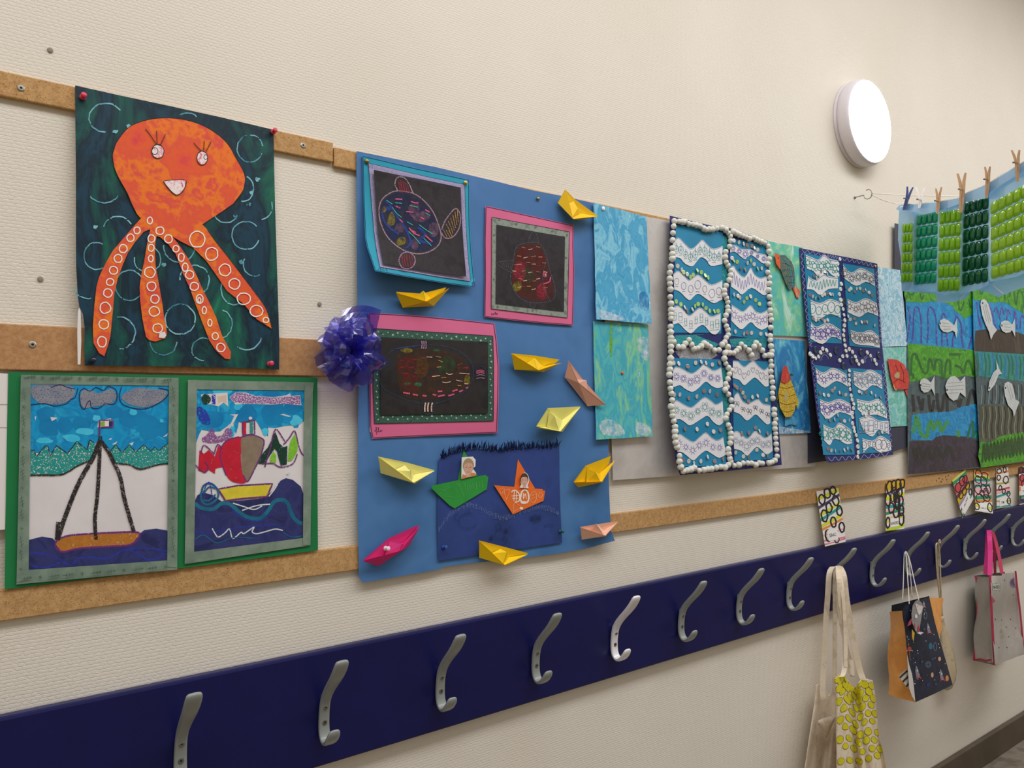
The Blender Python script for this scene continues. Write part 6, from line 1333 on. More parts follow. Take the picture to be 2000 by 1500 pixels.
sea('blue and brown underwater painting with a long newsprint fish, upper one beside the frame edge', [(1898, 496), (2035, 522), (2045, 698), (1902, 687)], bpa,
    [([(1220, -520), (2300, -300), (2300, 500), (2000, 400), (1850, 320), (1750, 250), (1620, 225), (1560, 245), (1240, 195), (1225, 60)], gpa), ([(1270, 660), (1400, 640), (1560, 640), (1700, 650), (1900, 680), (2100, 760), (2300, 840), (2320, 1070), (1990, 1010), (1245, 970), (1258, 800)], brp)],
    [(q, 17, pul) for q in [[(1290, 230), (1310, 400), (1340, 590), (1355, 590), (1330, 470)], [(1480, 270), (1530, 420), (1570, 580), (1590, 640)], [(1550, 380), (1580, 310), (1630, 440), (1650, 520)], [(1640, 420), (1665, 310), (1700, 420)], [(1740, 500), (1760, 340), (1800, 420)], [(1850, 520), (1865, 360), (1900, 640)], [(1940, 640), (1970, 430), (2000, 470)]]] + [(q, 20, dgl) for q in [[(1700, 100), (1720, 200)], [(1780, 160), (1810, 40), (1850, 80), (1880, 280), (1920, 60), (1980, 120), (1995, 320)], [(1330, 40), (1360, 110), (1390, 60)]]],
    [([(1345, 260), (1358, 200), (1395, 184), (1430, 205), (1470, 270), (1510, 420), (1530, 560), (1595, 650), (1540, 720), (1505, 798), (1475, 680), (1420, 560), (1370, 420)], [[(1385, 290), (1440, 520)], [(1410, 270), (1480, 560)], [(1430, 260), (1500, 520)]], (1380, 245), 'long white newsprint fish'),
     ([(1645, 590), (1660, 530), (1710, 505), (1770, 520), (1822, 570), (1860, 480), (1865, 600), (1868, 755), (1820, 650), (1790, 685), (1730, 695), (1670, 660)], [[(1690, 560), (1790, 560)], [(1680, 600), (1800, 610)], [(1700, 645), (1780, 650)]], (1668, 580), 'round white newsprint fish')], 0.0220, d1)
rgs = [([(1250, 968), (1990, 1012), (2320, 1075), (2330, 1500), (1980, 1420), (1700, 1390), (1320, 1340), (1300, 1150)], tlp), ([(1330, 1770), (1600, 1790), (2000, 1780), (2340, 1780), (2350, 2200), (2000, 2180), (1800, 2210), (1640, 2250), (1500, 2330), (1340, 2330)], kkp),
       ([(1345, 2330), (1500, 2335), (1640, 2250), (1800, 2210), (2000, 2180), (2350, 2180), (2360, 2560), (2000, 2620), (1700, 2670), (1360, 2720), (1310, 2540)], gpa)]
random.seed(51)
sts = []
for i in range(13): x = 1290 + i * 58; sts.append(([(x, 1000 + i * 4), (x + 25, 1150), (x + 10, 1330 + (i % 3) * 30)], 20, [tll, bul, tll][i % 3]))
for i in range(12): x = 1360 + i * 55; sts.append(([(x, 1480 - i), (x + 8, 1600), (x - 4, 1760)], 14, [mat('paint_line_pale_slate', '7c8f92', rough=0.25, spec=0.6), bkl][i % 2]))
for i in range(14): x = 1380 + i * 48; sts.append(([(x, 1800), (x + 14, 1950), (x - 6, 2100), (x + 6, 2220 + (60 if i < 5 else 0))], 15, [mat('paint_line_pale_khaki', '7b8270', rough=0.2, spec=0.6), bkl][i % 2]))
q = []
for i in range(26): x = 1375 + i * 26; q.append((x, (2360 - i * 6) if i % 2 else (2640 - i * 5)))
sts.append((q, 27, ngl))
q = [(x + 14, y) for x, y in q]; 
sea('teal, khaki and bright green comb-patterned painting, lowest beside the frame edge', [(1903, 686), (2045, 698), (2055, 893), (1915, 913)], gyp, rgs, sts,
    [([(1460, 1560), (1480, 1420), (1540, 1290), (1590, 1240), (1585, 1105), (1620, 1220), (1670, 1310), (1620, 1320), (1560, 1470), (1480, 1570)], [[(1500, 1480), (1590, 1310)], [(1490, 1430), (1570, 1290)]], (1480, 1520), 'slanting newsprint fish with raised tail'),
     ([(1700, 1520), (1710, 1450), (1760, 1425), (1820, 1460), (1850, 1560), (1870, 1690), (1930, 1730), (1880, 1860), (1850, 1960), (1830, 1860), (1760, 1780), (1715, 1640)], [[(1750, 1480), (1810, 1700)], [(1780, 1460), (1840, 1680)]], (1722, 1520), 'bent newsprint fish with lowered tail')], 0.0255, d1,
    )

# ------------------------------------------------------------------ clothes line with plastic ice-cube bags
HOOKP = W(1669, 386, 0.0)
ey = mat('screw_eye_steel', '8a8780', metal=0.8, rough=0.35)
EYE = HOOKP + Vector((0, -0.050, 0))
b = MB(); b.tube([HOOKP + Vector((0, 0.004, 0)), HOOKP + Vector((0, -0.034, 0.0015))], 0.0016, ey)
ringpts = []
for i in range(19):
    a = math.radians(175 + 300 * i / 18); ringpts.append(EYE + Vector((0, -0.015 * math.cos(a) - 0.0, 0.017 * math.sin(a) + 0.001)))
b.tube(ringpts, 0.0016, ey); b.lathe(HOOKP + Vector((0, -0.0004, 0)), (0, -1, 0), [(0, 0.006), (0.002, 0.005)], ey, 12)
solo('screw_hook', b, 'open steel screw hook in the wall holding the string', 'hook', smooth_=True)
# the line leaves the wall and runs out into the corridor; everything hung on it lies in one upright plane
CA = Vector((2.86, -0.10, 0)); CB = Vector((2.60, -0.60, 0))
CT = (CB - CA).normalized(); CNn = Vector((-CT.y, CT.x, 0))
if CNn.dot(CAM - CA) < 0: CNn = -CNn
CNn.z = 0; CNn.normalize()
def LP(px, py, lift=0.0):
    r = ray(px, py); o = CA + CNn * lift
    return CAM + r * ((o - CAM).dot(CNn) / r.dot(CNn))
c7 = (1640, 270, 4.286)
def lp7(x, y, lift=0.0): return LP(1640 + x / 4.286, 270 + y / 4.286, lift)
str_m = mat('string_white', 'e6e2da', rough=0.8)
far7 = lp7(1900, 100)
top7 = [(535, 545), (665, 555), (820, 538), (1015, 500), (1060, 465), (1235, 385), (1350, 320), (1470, 245), (1543, 195), (1800, 60)]
b = MB(); b.tube([EYE + Vector((0, -0.012, -0.003)), EYE.lerp(lp7(470, 548, 0), 0.5) + Vector((0, 0, -0.003)), lp7(470, 548, 0.0)] + [lp7(x, y, 0.0) for x, y in top7], 0.0014, str_m, 6)
far = lp7(1000, 487, -0.30); b.tube([EYE + Vector((0, -0.013, 0.001)), EYE.lerp(far, 0.5), far, far + (far - EYE) * 1.2], 0.0014, str_m, 6)
solo('hanging_string', b, 'white string running from the wall hook out over the corridor', 'string', smooth_=True)
film_m = film('plastic_film_blue', 'bcd8f4', 0.04, 0.15, 'b4d8ff', 0.66)
def gel(name, c, tc):
    t = NT(name); b = t.b
    b.inputs['Base Color'].default_value = col(c, 1.15); b.inputs['Roughness'].default_value = 0.12
    b.inputs['Specular IOR Level'].default_value = 0.6; b.inputs['Transmission Weight'].default_value = 0.0
    b.inputs['Coat Weight'].default_value = 0.5; b.inputs['Coat Roughness'].default_value = 0.05
    tl = t.add('ShaderNodeBsdfTranslucent'); tl.inputs['Color'].default_value = col(tc, 1.3)
    tr = t.add('ShaderNodeBsdfTransparent'); tr.inputs['Color'].default_value = hexlin(tc) + [1]
    m1 = t.add('ShaderNodeMixShader'); m1.inputs['Fac'].default_value = 0.45
    t.link(b.outputs['BSDF'], m1.inputs[1]); t.link(tl.outputs['BSDF'], m1.inputs[2])
    m2 = t.add('ShaderNodeMixShader'); m2.inputs['Fac'].default_value = 0.14
    t.link(m1.outputs['Shader'], m2.inputs[1]); t.link(tr.outputs['BSDF'], m2.inputs[2])
    t.link(m2.outputs['Shader'], t.out.inputs['Surface'])
    return t.m
lime_m = gel('gel_lime', '86b51e', 'b8e02a'); teal_m = gel('gel_teal_green', '1c9a74', '2fc098'); dgreen_m = gel('gel_dark_green', '0f5f3c', '159060'); lime2_m = gel('gel_pale_lime', '9cc230', 'cdeb50')
def pillow(b, corners, m, h, n=6, S=None):
    """one filled cell, bulging to both sides of the film"""
    A, B, C_, D_ = corners
    for sgn in (1, -1):
        def fn(u, v):
            su, sv = 2 * u - 1, 2 * v - 1
            k = max(0.0, (1 - su ** 4)) * max(0.0, (1 - sv ** 4))
            uu = 0.5 + su * 0.5 * (1 - 0.16 * sv ** 4); vv = 0.5 + sv * 0.5 * (1 - 0.10 * su ** 2)
            x = (A[0] * (1 - uu) + B[0] * uu) * (1 - vv) + (D_[0] * (1 - uu) + C_[0] * uu) * vv
            y = (A[1] * (1 - uu) + B[1] * uu) * (1 - vv) + (D_[1] * (1 - uu) + C_[1] * uu) * vv
            return S.P(1640 + x / 4.286, 270 + y / 4.286, bl_ + (0.0006 if sgn > 0 else -0.0008) + sgn * h * (k ** 0.6))
        if sgn > 0: b.grid(fn, n, n, m)
        else: b.grid(lambda u, v: fn(1 - u, v), n, n, m)
bag_defs = [
 # label, film outline, left edge of cells (top,bottom), right edge, rows, cols, material
 ('lime gel bag nearest the wall hook, half hidden by its neighbour', [(500, 575), (560, 560), (615, 560), (622, 800), (618, 1225), (600, 1262), (518, 1282), (512, 1000), (488, 850), (492, 700)], (525, 715, 510, 1210), (608, 705, 612, 1205), 6, 3, lime_m),
 ('teal green gel bag under the white peg', [(600, 560), (720, 560), (830, 545), (826, 900), (815, 1290), (700, 1285), (590, 1260), (610, 1000), (612, 760)], (640, 640, 620, 1232), (826, 605, 806, 1215), 6, 4, teal_m),
 ('bright lime gel bag between two wooden pegs', [(822, 545), (930, 520), (1030, 492), (1022, 900), (1003, 1290), (900, 1300), (812, 1300), (820, 900)], (836, 615, 818, 1288), (1018, 585, 1000, 1280), 6, 4, lime_m),
 ('dark green gel bag under the small wooden peg', [(1020, 495), (1120, 440), (1255, 380), (1256, 800), (1250, 1230), (1140, 1275), (1010, 1300), (1018, 900)], (1040, 525, 1022, 1245), (1246, 470, 1240, 1205), 6, 4, dgreen_m),
 ('pale lime gel bag beside the frame edge', [(1245, 385), (1400, 290), (1543, 195), (1660, 130), (1655, 600), (1650, 1080), (1480, 1160), (1262, 1200), (1245, 1150), (1262, 800)], (1262, 540, 1268, 1185), (1640, 330, 1650, 1080), 6, 6, lime2_m)]
for bi_, (label, outl, Le, Re, rows, cols, m) in enumerate(bag_defs):
    Sx = Sheet([(1640 + x / 4.286, 270 + y / 4.286) for x, y in ((Le[0], Le[1]), (Re[0], Re[1]), (Re[2], Re[3]), (Le[2], Le[3]))], 0.0,
               (lambda s: (lambda u, v: 0.0015 * math.sin(9 * u + s) + 0.001 * math.sin(7 * v + 2 * s)))(bi_), LP)
    t = Thing('ice_cube_bag', label, 'gel bag', LP(1640 + (Le[2] + Re[2]) / 2 / 4.286, 270 + (Le[3] + Re[3]) / 2 / 4.286), 'green gel ice cube bags on the string')
    bl_ = -0.009 if bi_ % 2 == 0 else -0.027
    b = MB(Sx, c7, bl_); b.fill(outl, film_m, step=9, thick=0.0004); t.part('plastic_film', b, smooth_=True)
    random.seed(60 + bi_)
    for i in range(rows):
        for j in range(cols):
            def gp(cx, ry):
                f = ry / rows; l = (Le[0] + (Le[2] - Le[0]) * f, Le[1] + (Le[3] - Le[1]) * f); r = (Re[0] + (Re[2] - Re[0]) * f, Re[1] + (Re[3] - Re[1]) * f); g = cx / cols
                return (l[0] + (r[0] - l[0]) * g, l[1] + (r[1] - l[1]) * g)
            g0, g1 = -0.01, 0.035
            b = MB(); pillow(b, (gp(j + g0, i + g1), gp(j + 1 - g0, i + g1), gp(j + 1 - g0, i + 1 - g1 * .6), gp(j + g0, i + 1 - g1 * .6)), m, 0.0085 * random.uniform(0.85, 1.15), 6, Sx)
            t.part('gel_cell', b, smooth_=True)
# long blue film covering the upper edges and hanging ends
b = MB(Sheet([(1750, 395), (2020, 300), (2020, 560), (1760, 570)], 0.0, None, LP), c7, 0.0045)
b.fill([(472, 590), (500, 560), (560, 552), (660, 548), (830, 530), (1010, 492), (1060, 458), (1240, 378), (1350, 305), (1450, 250), (1543, 193), (1700, 110), (1700, 190), (1543, 275), (1400, 360), (1260, 450), (1240, 500), (1030, 540), (840, 605), (700, 640), (600, 612), (540, 600), (490, 606)], film_m, step=9, thick=0.0004)
tt = mat('film_fold_white', 'e4eef4', rough=0.25, spec=0.6)
b.stroke([(505, 575), (650, 548), (830, 530), (1010, 492), (1060, 458), (1240, 378), (1450, 250), (1543, 193)], 7, tt)
solo('plastic_strip', b, 'folded pale blue plastic edge pinched by the row of pegs', 'plastic film', smooth_=True)
b = MB(Sheet([(1750, 560), (2020, 500), (2020, 590), (1760, 600)], 0.0, None, LP), c7, -0.042)
b.fill([(520, 1280), (600, 1240), (720, 1240), (830, 1285), (1000, 1280), (1120, 1250), (1250, 1190), (1400, 1170), (1543, 1120), (1700, 1080), (1700, 1230), (1500, 1260), (1330, 1330), (1230, 1290), (1110, 1260), (1060, 1340), (960, 1370), (820, 1380), (800, 1300), (640, 1290)], film_m, step=9, thick=0.0004)
for q in [[(735, 1275), (775, 1240)], [(1060, 1290), (1010, 1345)], [(1280, 1230), (1370, 1300)]]: b.stroke(q, 9, tt)
solo('plastic_sheet', b, 'crumpled pale blue plastic sheet hanging below the gel bags', 'plastic film', smooth_=True)
# pegs
wood = mat('peg_wood', 'a9855f', ['b8936b', '96724e'], rough=0.6, scale=40, stretch=(6, 6, 1)); pbl = mat('peg_blue_plastic', '27366f', rough=0.35, spec=0.5); pwh = mat('peg_white_plastic', 'd8d4cf', rough=0.35, spec=0.5); spr = mat('peg_spring_steel', '6d6a66', metal=0.8, rough=0.35)
def peg(bot, tl, tr, piv, m, label, w=20):
    t = Thing('clothes_peg', label, 'clothes peg', lp7(*bot), 'clothes pegs along the string')
    for k, tip in enumerate((tl, tr)):
        s = -1 if k == 0 else 1
        b = MB(); ax = lambda p: Vector((p[0], p[1]))
        # outline of one prong: jaw, pivot, handle
        jaw = (bot[0] + s * w * 0.22, bot[1]); pv = (piv[0] + s * w * 0.35, piv[1]); md = ((piv[0] + tip[0]) / 2, (piv[1] + tip[1]) / 2)
        path = [(jaw, w * 0.48), (((jaw[0] * .6 + pv[0] * .4), (jaw[1] * .6 + pv[1] * .4)), w * 0.72), (pv, w * 0.9), (md, w * 0.95), (tip, w * 0.62)]
        V = []
        for (p, ww) in path:
            for dx, lf in ((-ww / 2, 0.019), (ww / 2, 0.019), (ww / 2, 0.008), (-ww / 2, 0.008)):
                V.append(lp7(p[0] + dx, p[1], lf))
        n = len(path); F = [[0, 1, 2, 3], [4 * (n - 1) + j for j in (3, 2, 1, 0)]]
        for i in range(n - 1):
            for j in range(4): F.append([4 * i + j, 4 * i + 4 + j, 4 * i + 4 + (j + 1) % 4, 4 * i + (j + 1) % 4])
        b.add(V, F, m); t.part('prong', b)
    b = MB(); c = lp7(piv[0], piv[1], 0.006)
    b.tube([c + CNn * 0.001, c + CNn * 0.015], 0.0026, spr, 10)
    p = lp7(piv[0] + w * 0.45, piv[1] + w * 1.6, 0.0205); b.tube([c + CNn * 0.0145, lp7(piv[0] + w * 0.2, piv[1] + w * 0.2, 0.0205), p], 0.0007, spr, 6)
    t.part('spring', b)
peg((535, 602), (566, 404), (614, 410), (567, 505), pbl, 'dark blue plastic peg, first on the string from the wall hook', 22)
peg((665, 585), (640, 410), (705, 415), (677, 512), pwh, 'white plastic peg, second on the string from the wall hook', 22)
peg((818, 632), (805, 420), (852, 408), (826, 525), wood, 'small wooden peg over the bright lime gel bag', 22)
peg((1013, 622), (986, 295), (1054, 289), (1027, 428), wood, 'largest wooden peg, between the bright lime and dark green gel bags', 30)
peg((1228, 497), (1216, 240), (1259, 237), (1240, 345), wood, 'wooden peg between the dark green and pale lime gel bags', 25)
peg((1488, 362), (1440, 100), (1505, 98), (1486, 205), wood, 'wooden peg beside the frame edge, over the pale lime gel bag', 27)

# ------------------------------------------------------------------ name cards
card_w = mat('name_card_white', 'dcd8d6', rough=0.6); cbk = mat('card_marker_black', '2a2328', rough=0.6); tag_w = mat('name_tag_white', 'e0dddb', rough=0.6)
cc = {k: mat('card_' + k, v, rough=0.6) for k, v in dict(yellow='c9cc2e', violet='4a4264', teal='2a9488', orange='d98436', pink='d0748e', ochre='c9a41c', red='c24a4f', rose='dcaab0', green='2f8a62', lilac='8f88a8', lime='b4cc2a', olive='a8a440', wine='6a3440', sand='d8bfa0').items()}
cards = 'name cards above the coat rail'
def name_card(quad, cr, stripes, rings, name, box, tagq, label, d0=0.012, bul=None):
    """stripes: (v0 left, v0 right, thickness, colour); rings: (u, v, ru, rv)"""
    pxq = [(cr[0] + x / cr[2], cr[1] + y / cr[2]) for x, y in quad]
    S = Sheet(pxq, d0, bul); b = MB(S, None)
    b.fill(pxq, card_w, step=12, thick=0.0005)
    U = lambda u, v: S.xy(u, v)
    for v0, v1, th, c in stripes:
        u0, u1 = (0, 1)
        b.fill([U(u0, max(0, min(1, v0))), U(0.35, max(0, min(1, v0 * .65 + v1 * .35 + .01))), U(u1, max(0, min(1, v1))), U(u1, max(0, min(1, v1 + th))), U(0.5, max(0, min(1, (v0 + v1) / 2 + th))), U(u0, max(0, min(1, v0 + th)))], cc[c])
    for u, v, ru, rv in rings:
        pts = []
        for i in range(14):
            a = 2 * math.pi * i / 14; j = 1 + random.uniform(-.1, .1)
            pts.append(U(u + ru * j * math.cos(a), v + rv * j * math.sin(a)))
        b.stroke(pts, 3.0 if (ru > .1 and cr[2] < 9) else 1.9, cbk, closed=True, raw=True)
    tq = [U(*p) for p in tagq]; b.fill(tq, tag_w, raw=True)
    b.cr = None; b.text(name, [U(*p) for p in box], cbk)
    return solo('name_card', b, label, 'name card', cards)
random.seed(70)
name_card([(118, 497), (480, 440), (600, 1315), (260, 1395)], d6 if False else (1580, 900, 8.33), [(0.10, 0.0, 0.07, 'yellow'), (0.27, 0.10, 0.055, 'violet'), (0.40, 0.24, 0.06, 'yellow'), (0.49, 0.32, 0.06, 'teal'), (0.60, 0.47, 0.06, 'yellow'), (0.67, 0.55, 0.045, 'orange'), (0.78, 0.74, 0.03, 'rose'), (0.88, 0.90, 0.03, 'pink'), (0.95, 0.93, 0.025, 'pink')],
          [(0.20, 0.16, 0.13, 0.09), (0.47, 0.07, 0.13, 0.09), (0.75, 0.03, 0.12, 0.07), (0.80, 0.22, 0.13, 0.09), (0.46, 0.33, 0.13, 0.09), (0.20, 0.46, 0.14, 0.10), (0.90, 0.42, 0.12, 0.09), (0.56, 0.60, 0.12, 0.09), (0.91, 0.72, 0.11, 0.09), (0.22, 0.82, 0.11, 0.10), (0.60, 0.93, 0.10, 0.05)],
          'ISAAC', [(0.29, 0.79), (0.60, 0.80), (0.60, 0.86), (0.29, 0.86)], [(0.22, 0.72), (0.68, 0.73), (0.68, 0.925), (0.22, 0.92)], 'brightly striped name card with black rings over the cream bag hook', 0.013, lambda u, v: 0.018 * max(v, 0))
name_card([(1255, 345), (1555, 312), (1552, 1105), (1250, 1140)], (1580, 900, 8.33), [(0.0, 0.0, 0.18, 'ochre'), (0.22, 0.12, 0.05, 'lilac'), (0.30, 0.24, 0.09, 'yellow'), (0.42, 0.34, 0.06, 'rose'), (0.48, 0.46, 0.07, 'teal'), (0.57, 0.52, 0.06, 'rose'), (0.62, 0.56, 0.06, 'green'), (0.70, 0.68, 0.05, 'sand'), (0.80, 0.70, 0.05, 'yellow'), (0.97, 0.86, 0.09, 'lime')],
          [(0.18, 0.11, 0.15, 0.12), (0.42, 0.09, 0.13, 0.10), (0.66, 0.09, 0.15, 0.12), (0.88, 0.07, 0.12, 0.09), (0.10, 0.36, 0.13, 0.13), (0.36, 0.30, 0.10, 0.11), (0.50, 0.34, 0.09, 0.12), (0.62, 0.32, 0.10, 0.13), (0.75, 0.24, 0.12, 0.09), (0.62, 0.44, 0.13, 0.14), (0.60, 0.45, 0.08, 0.12), (0.30, 0.54, 0.15, 0.10), (0.55, 0.64, 0.14, 0.11), (0.85, 0.62, 0.11, 0.10), (0.80, 0.42, 0.12, 0.10), (0.12, 0.84, 0.12, 0.10), (0.84, 0.80, 0.13, 0.12), (0.45, 0.20, 0.1, 0.08)],
          'LEANDRO', [(0.26, 0.83), (0.68, 0.825), (0.68, 0.89), (0.26, 0.895)], [(0.24, 0.77), (0.70, 0.76), (0.70, 0.93), (0.24, 0.94)], 'yellow and teal name card dense with black loops, hanging alone', 0.012, lambda u, v: 0.016 * max(v, 0))
k7 = (1840, 880, 10.71)
name_card([(210, 622), (490, 388), (660, 1010), (430, 1412)], k7, [(0.0, 0.0, 0.05, 'yellow'), (0.05, 0.06, 0.09, 'green'), (0.15, 0.15, 0.24, 'red'), (0.40, 0.38, 0.10, 'wine'), (0.50, 0.46, 0.14, 'ochre'), (0.64, 0.60, 0.07, 'lilac'), (0.92, 0.80, 0.06, 'green')],
          [(0.25, 0.28, 0.2, 0.12), (0.60, 0.22, 0.18, 0.13), (0.30, 0.50, 0.14, 0.10), (0.55, 0.52, 0.14, 0.10), (0.85, 0.48, 0.14, 0.10), (0.80, 0.25, 0.15, 0.10), (0.1, 0.9, 0.10, 0.10), (0.92, 0.72, 0.10, 0.09)],
          'ALIXE', [(0.28, 0.80), (0.66, 0.72), (0.66, 0.785), (0.28, 0.865)], [(0.12, 0.74), (0.78, 0.64), (0.80, 0.90), (0.14, 0.98)], 'tilted red and ochre name card swinging loose', 0.013, lambda u, v: 0.012 * max(v, 0) * (1 - 0.5 * u))
name_card([(667, 402), (985, 455), (1065, 1318), (695, 1260)], k7, [(0.0, 0.0, 0.09, 'orange'), (0.12, 0.10, 0.07, 'lime'), (0.21, 0.16, 0.07, 'teal'), (0.30, 0.22, 0.07, 'rose'), (0.36, 0.27, 0.07, 'teal'), (0.43, 0.36, 0.20, 'rose'), (0.64, 0.55, 0.09, 'green'), (0.73, 0.65, 0.07, 'orange'), (0.83, 0.85, 0.06, 'yellow')],
          [(0.3, 0.08, 0.2, 0.09), (0.7, 0.1, 0.2, 0.08), (0.25, 0.22, 0.18, 0.09), (0.60, 0.24, 0.18, 0.10), (0.22, 0.46, 0.2, 0.11), (0.55, 0.42, 0.15, 0.10), (0.85, 0.42, 0.13, 0.10), (0.45, 0.54, 0.12, 0.08), (0.7, 0.52, 0.14, 0.12), (0.3, 0.68, 0.25, 0.10), (0.7, 0.64, 0.2, 0.08), (0.1, 0.88, 0.13, 0.08), (0.85, 0.86, 0.13, 0.1)],
          'NATS', [(0.33, 0.86), (0.64, 0.86), (0.64, 0.925), (0.33, 0.925)], [(0.28, 0.78), (0.66, 0.76), (0.68, 0.98), (0.30, 0.985)], 'pink and teal name card crowded with black loops', 0.013, lambda u, v: 0.024 * max(v, 0) ** 2)
name_card([(1132, 372), (1382, 345), (1442, 1160), (1142, 1212)], k7, [(0.10, 0.08, 0.05, 'orange'), (0.26, 0.20, 0.04, 'sand'), (0.36, 0.36, 0.05, 'olive'), (0.52, 0.50, 0.05, 'red'), (0.58, 0.56, 0.06, 'rose'), (0.68, 0.62, 0.06, 'teal'), (0.80, 0.84, 0.04, 'olive'), (0.94, 0.96, 0.04, 'teal')],
          [(0.25, 0.08, 0.18, 0.06), (0.7, 0.06, 0.12, 0.07), (0.2, 0.24, 0.13, 0.07), (0.75, 0.32, 0.2, 0.09), (0.3, 0.5, 0.12, 0.06), (0.55, 0.6, 0.12, 0.06), (0.88, 0.68, 0.11, 0.06), (0.88, 0.86, 0.12, 0.08)],
          'TIM', [(0.33, 0.845), (0.54, 0.84), (0.54, 0.905), (0.33, 0.905)], [(0.22, 0.78), (0.66, 0.76), (0.68, 0.95), (0.24, 0.97)], 'pale name card with a shiny vertical fold', 0.012, lambda u, v: 0.014 * max(v, 0))
name_card([(1602, 352), (1850, 318), (1880, 1090), (1622, 1135)], k7, [(0.0, 0.0, 0.18, 'wine'), (0.22, 0.20, 0.28, 'red'), (0.52, 0.5, 0.12, 'orange'), (0.75, 0.73, 0.08, 'green'), (0.84, 0.82, 0.14, 'violet')],
          [(0.2, 0.08, 0.16, 0.08), (0.5, 0.1, 0.15, 0.08), (0.3, 0.3, 0.2, 0.09), (0.6, 0.35, 0.2, 0.1), (0.3, 0.82, 0.2, 0.1), (0.4, 0.45, 0.2, 0.08)],
          'ELIO', [(0.3, 0.62), (0.7, 0.62), (0.7, 0.67), (0.3, 0.67)], [(0.12, 0.52), (0.85, 0.5), (0.85, 0.74), (0.14, 0.76)], 'dark wine red name card cut by the frame edge', 0.012, lambda u, v: 0.014 * max(v, 0))

# ------------------------------------------------------------------ bags on the hooks
canvas = mat('cotton_canvas', 'd0c3ae', ['d6cab6', 'c4b7a2'], rough=0.9, spec=0.1, scale=30, bump=0.3, bscale=600, bdist=0.0008)
canvas2 = mat('cotton_canvas_rose', 'd3c3ac', ['d8cab4', 'c8b8a0'], rough=0.9, spec=0.1, scale=30, bump=0.3, bscale=600, bdist=0.0008)
d3 = (1570, 1090, 3.66)
def w3(x, y, d): return W(1570 + x / 3.66, 1090 + y / 3.66, d)
def cloth(left, right, depth, m, nu=36, nv=40, folds=None, thick=0.0015, top=None):
    """hanging cloth between two edge lines in the crop frame; depth(u, v) = distance from the wall"""
    L = smooth(left, False, 8); R = smooth(right, False, 8)
    def at(P, f):
        k = f * (len(P) - 1); i = min(int(k), len(P) - 2); r = k - i
        return (P[i][0] * (1 - r) + P[i + 1][0] * r, P[i][1] * (1 - r) + P[i + 1][1] * r)
    def fn(u, v):
        a, c = at(L, v), at(R, v); x = a[0] + (c[0] - a[0]) * u; y = a[1] + (c[1] - a[1]) * u
        if top: y += top(u) * (1 - v)
        return x, y, depth(u, v)
    b = MB()
    b.grid(lambda u, v: w3(*fn(u, v)), nu, nv, m)
    n = len(b.v); back = [p + Vector((0, thick, 0)) for p in b.v]; o = len(b.v); F = list(b.f)
    b.v += back
    for f in F: b.f.append([i + o for i in reversed(f)]); b.fm.append(b.fm[0])
    W1 = nu + 1
    ed = [[i, i + 1] for i in range(nu)] + [[nv * W1 + i + 1, nv * W1 + i] for i in range(nu)] + [[(j + 1) * W1, j * W1] for j in range(nv)] + [[j * W1 + nu, (j + 1) * W1 + nu] for j in range(nv)]
    for a, c in ed: b.f.append([a, c, c + o, a + o]); b.fm.append(b.fm[0])
    return b, fn
hx = HX[8]
def strap(b, pts, w, m, wd=(1, -0.5, 0)):
    """pts: crop x, y, distance; smooth band"""
    P = [w3(*p) for p in smooth(pts, False, 5)]
    b.ribbon3(P, wd, w, m)
# plain canvas bag
t = Thing('canvas_bag', 'plain cream canvas bag with limp straps, behind the yellow-dotted bag', 'bag', w3(100, 1600, 0.03))
dep = lambda u, v: 0.034 + 0.004 * v + 0.012 * math.sin(u * 7 + 1.0) * (0.3 + 0.7 * v) + 0.006 * math.sin(u * 15 + v * 3) * v
bb, _ = cloth([(92, 905), (75, 1050), (55, 1180), (30, 1350), (8, 1500), (-20, 1700)], [(235, 880), (238, 1000), (240, 1150), (232, 1300), (230, 1500), (228, 1700)], dep, canvas, top=lambda u: 90 * math.exp(-((u - 0.62) / 0.2) ** 2) - 40 * math.exp(-((u - 0.3) / 0.12) ** 2))
t.part('bag_body', bb, smooth_=True)
b = MB(); b.grid(lambda u, v: w3(105 + 128 * u - 10 * v * u - 5 * v, (1158 - 45 * u) + v * (120 + 40 * math.sin(u * 3.1)) * (0.35 + 0.65 * (1 - abs(2 * u - 1.1))), 0.060 + 0.010 * math.sin(3.1 * v) + 0.004 * u), 14, 12, canvas); t.part('folded_flap', b, label='folded over canvas flap', smooth_=True)
b = MB(); strap(b, [(205, 62, 0.046), (182, 110, 0.056), (172, 250, 0.056), (160, 420, 0.054), (150, 620, 0.052), (140, 800, 0.050), (133, 930, 0.052), (140, 1010, 0.056)], 0.020, canvas); t.part('strap', b)
b = MB(); strap(b, [(208, 62, 0.042), (222, 130, 0.048), (222, 300, 0.046), (222, 500, 0.044), (222, 700, 0.042), (222, 870, 0.042), (232, 960, 0.046)], 0.016, canvas); t.part('strap', b)
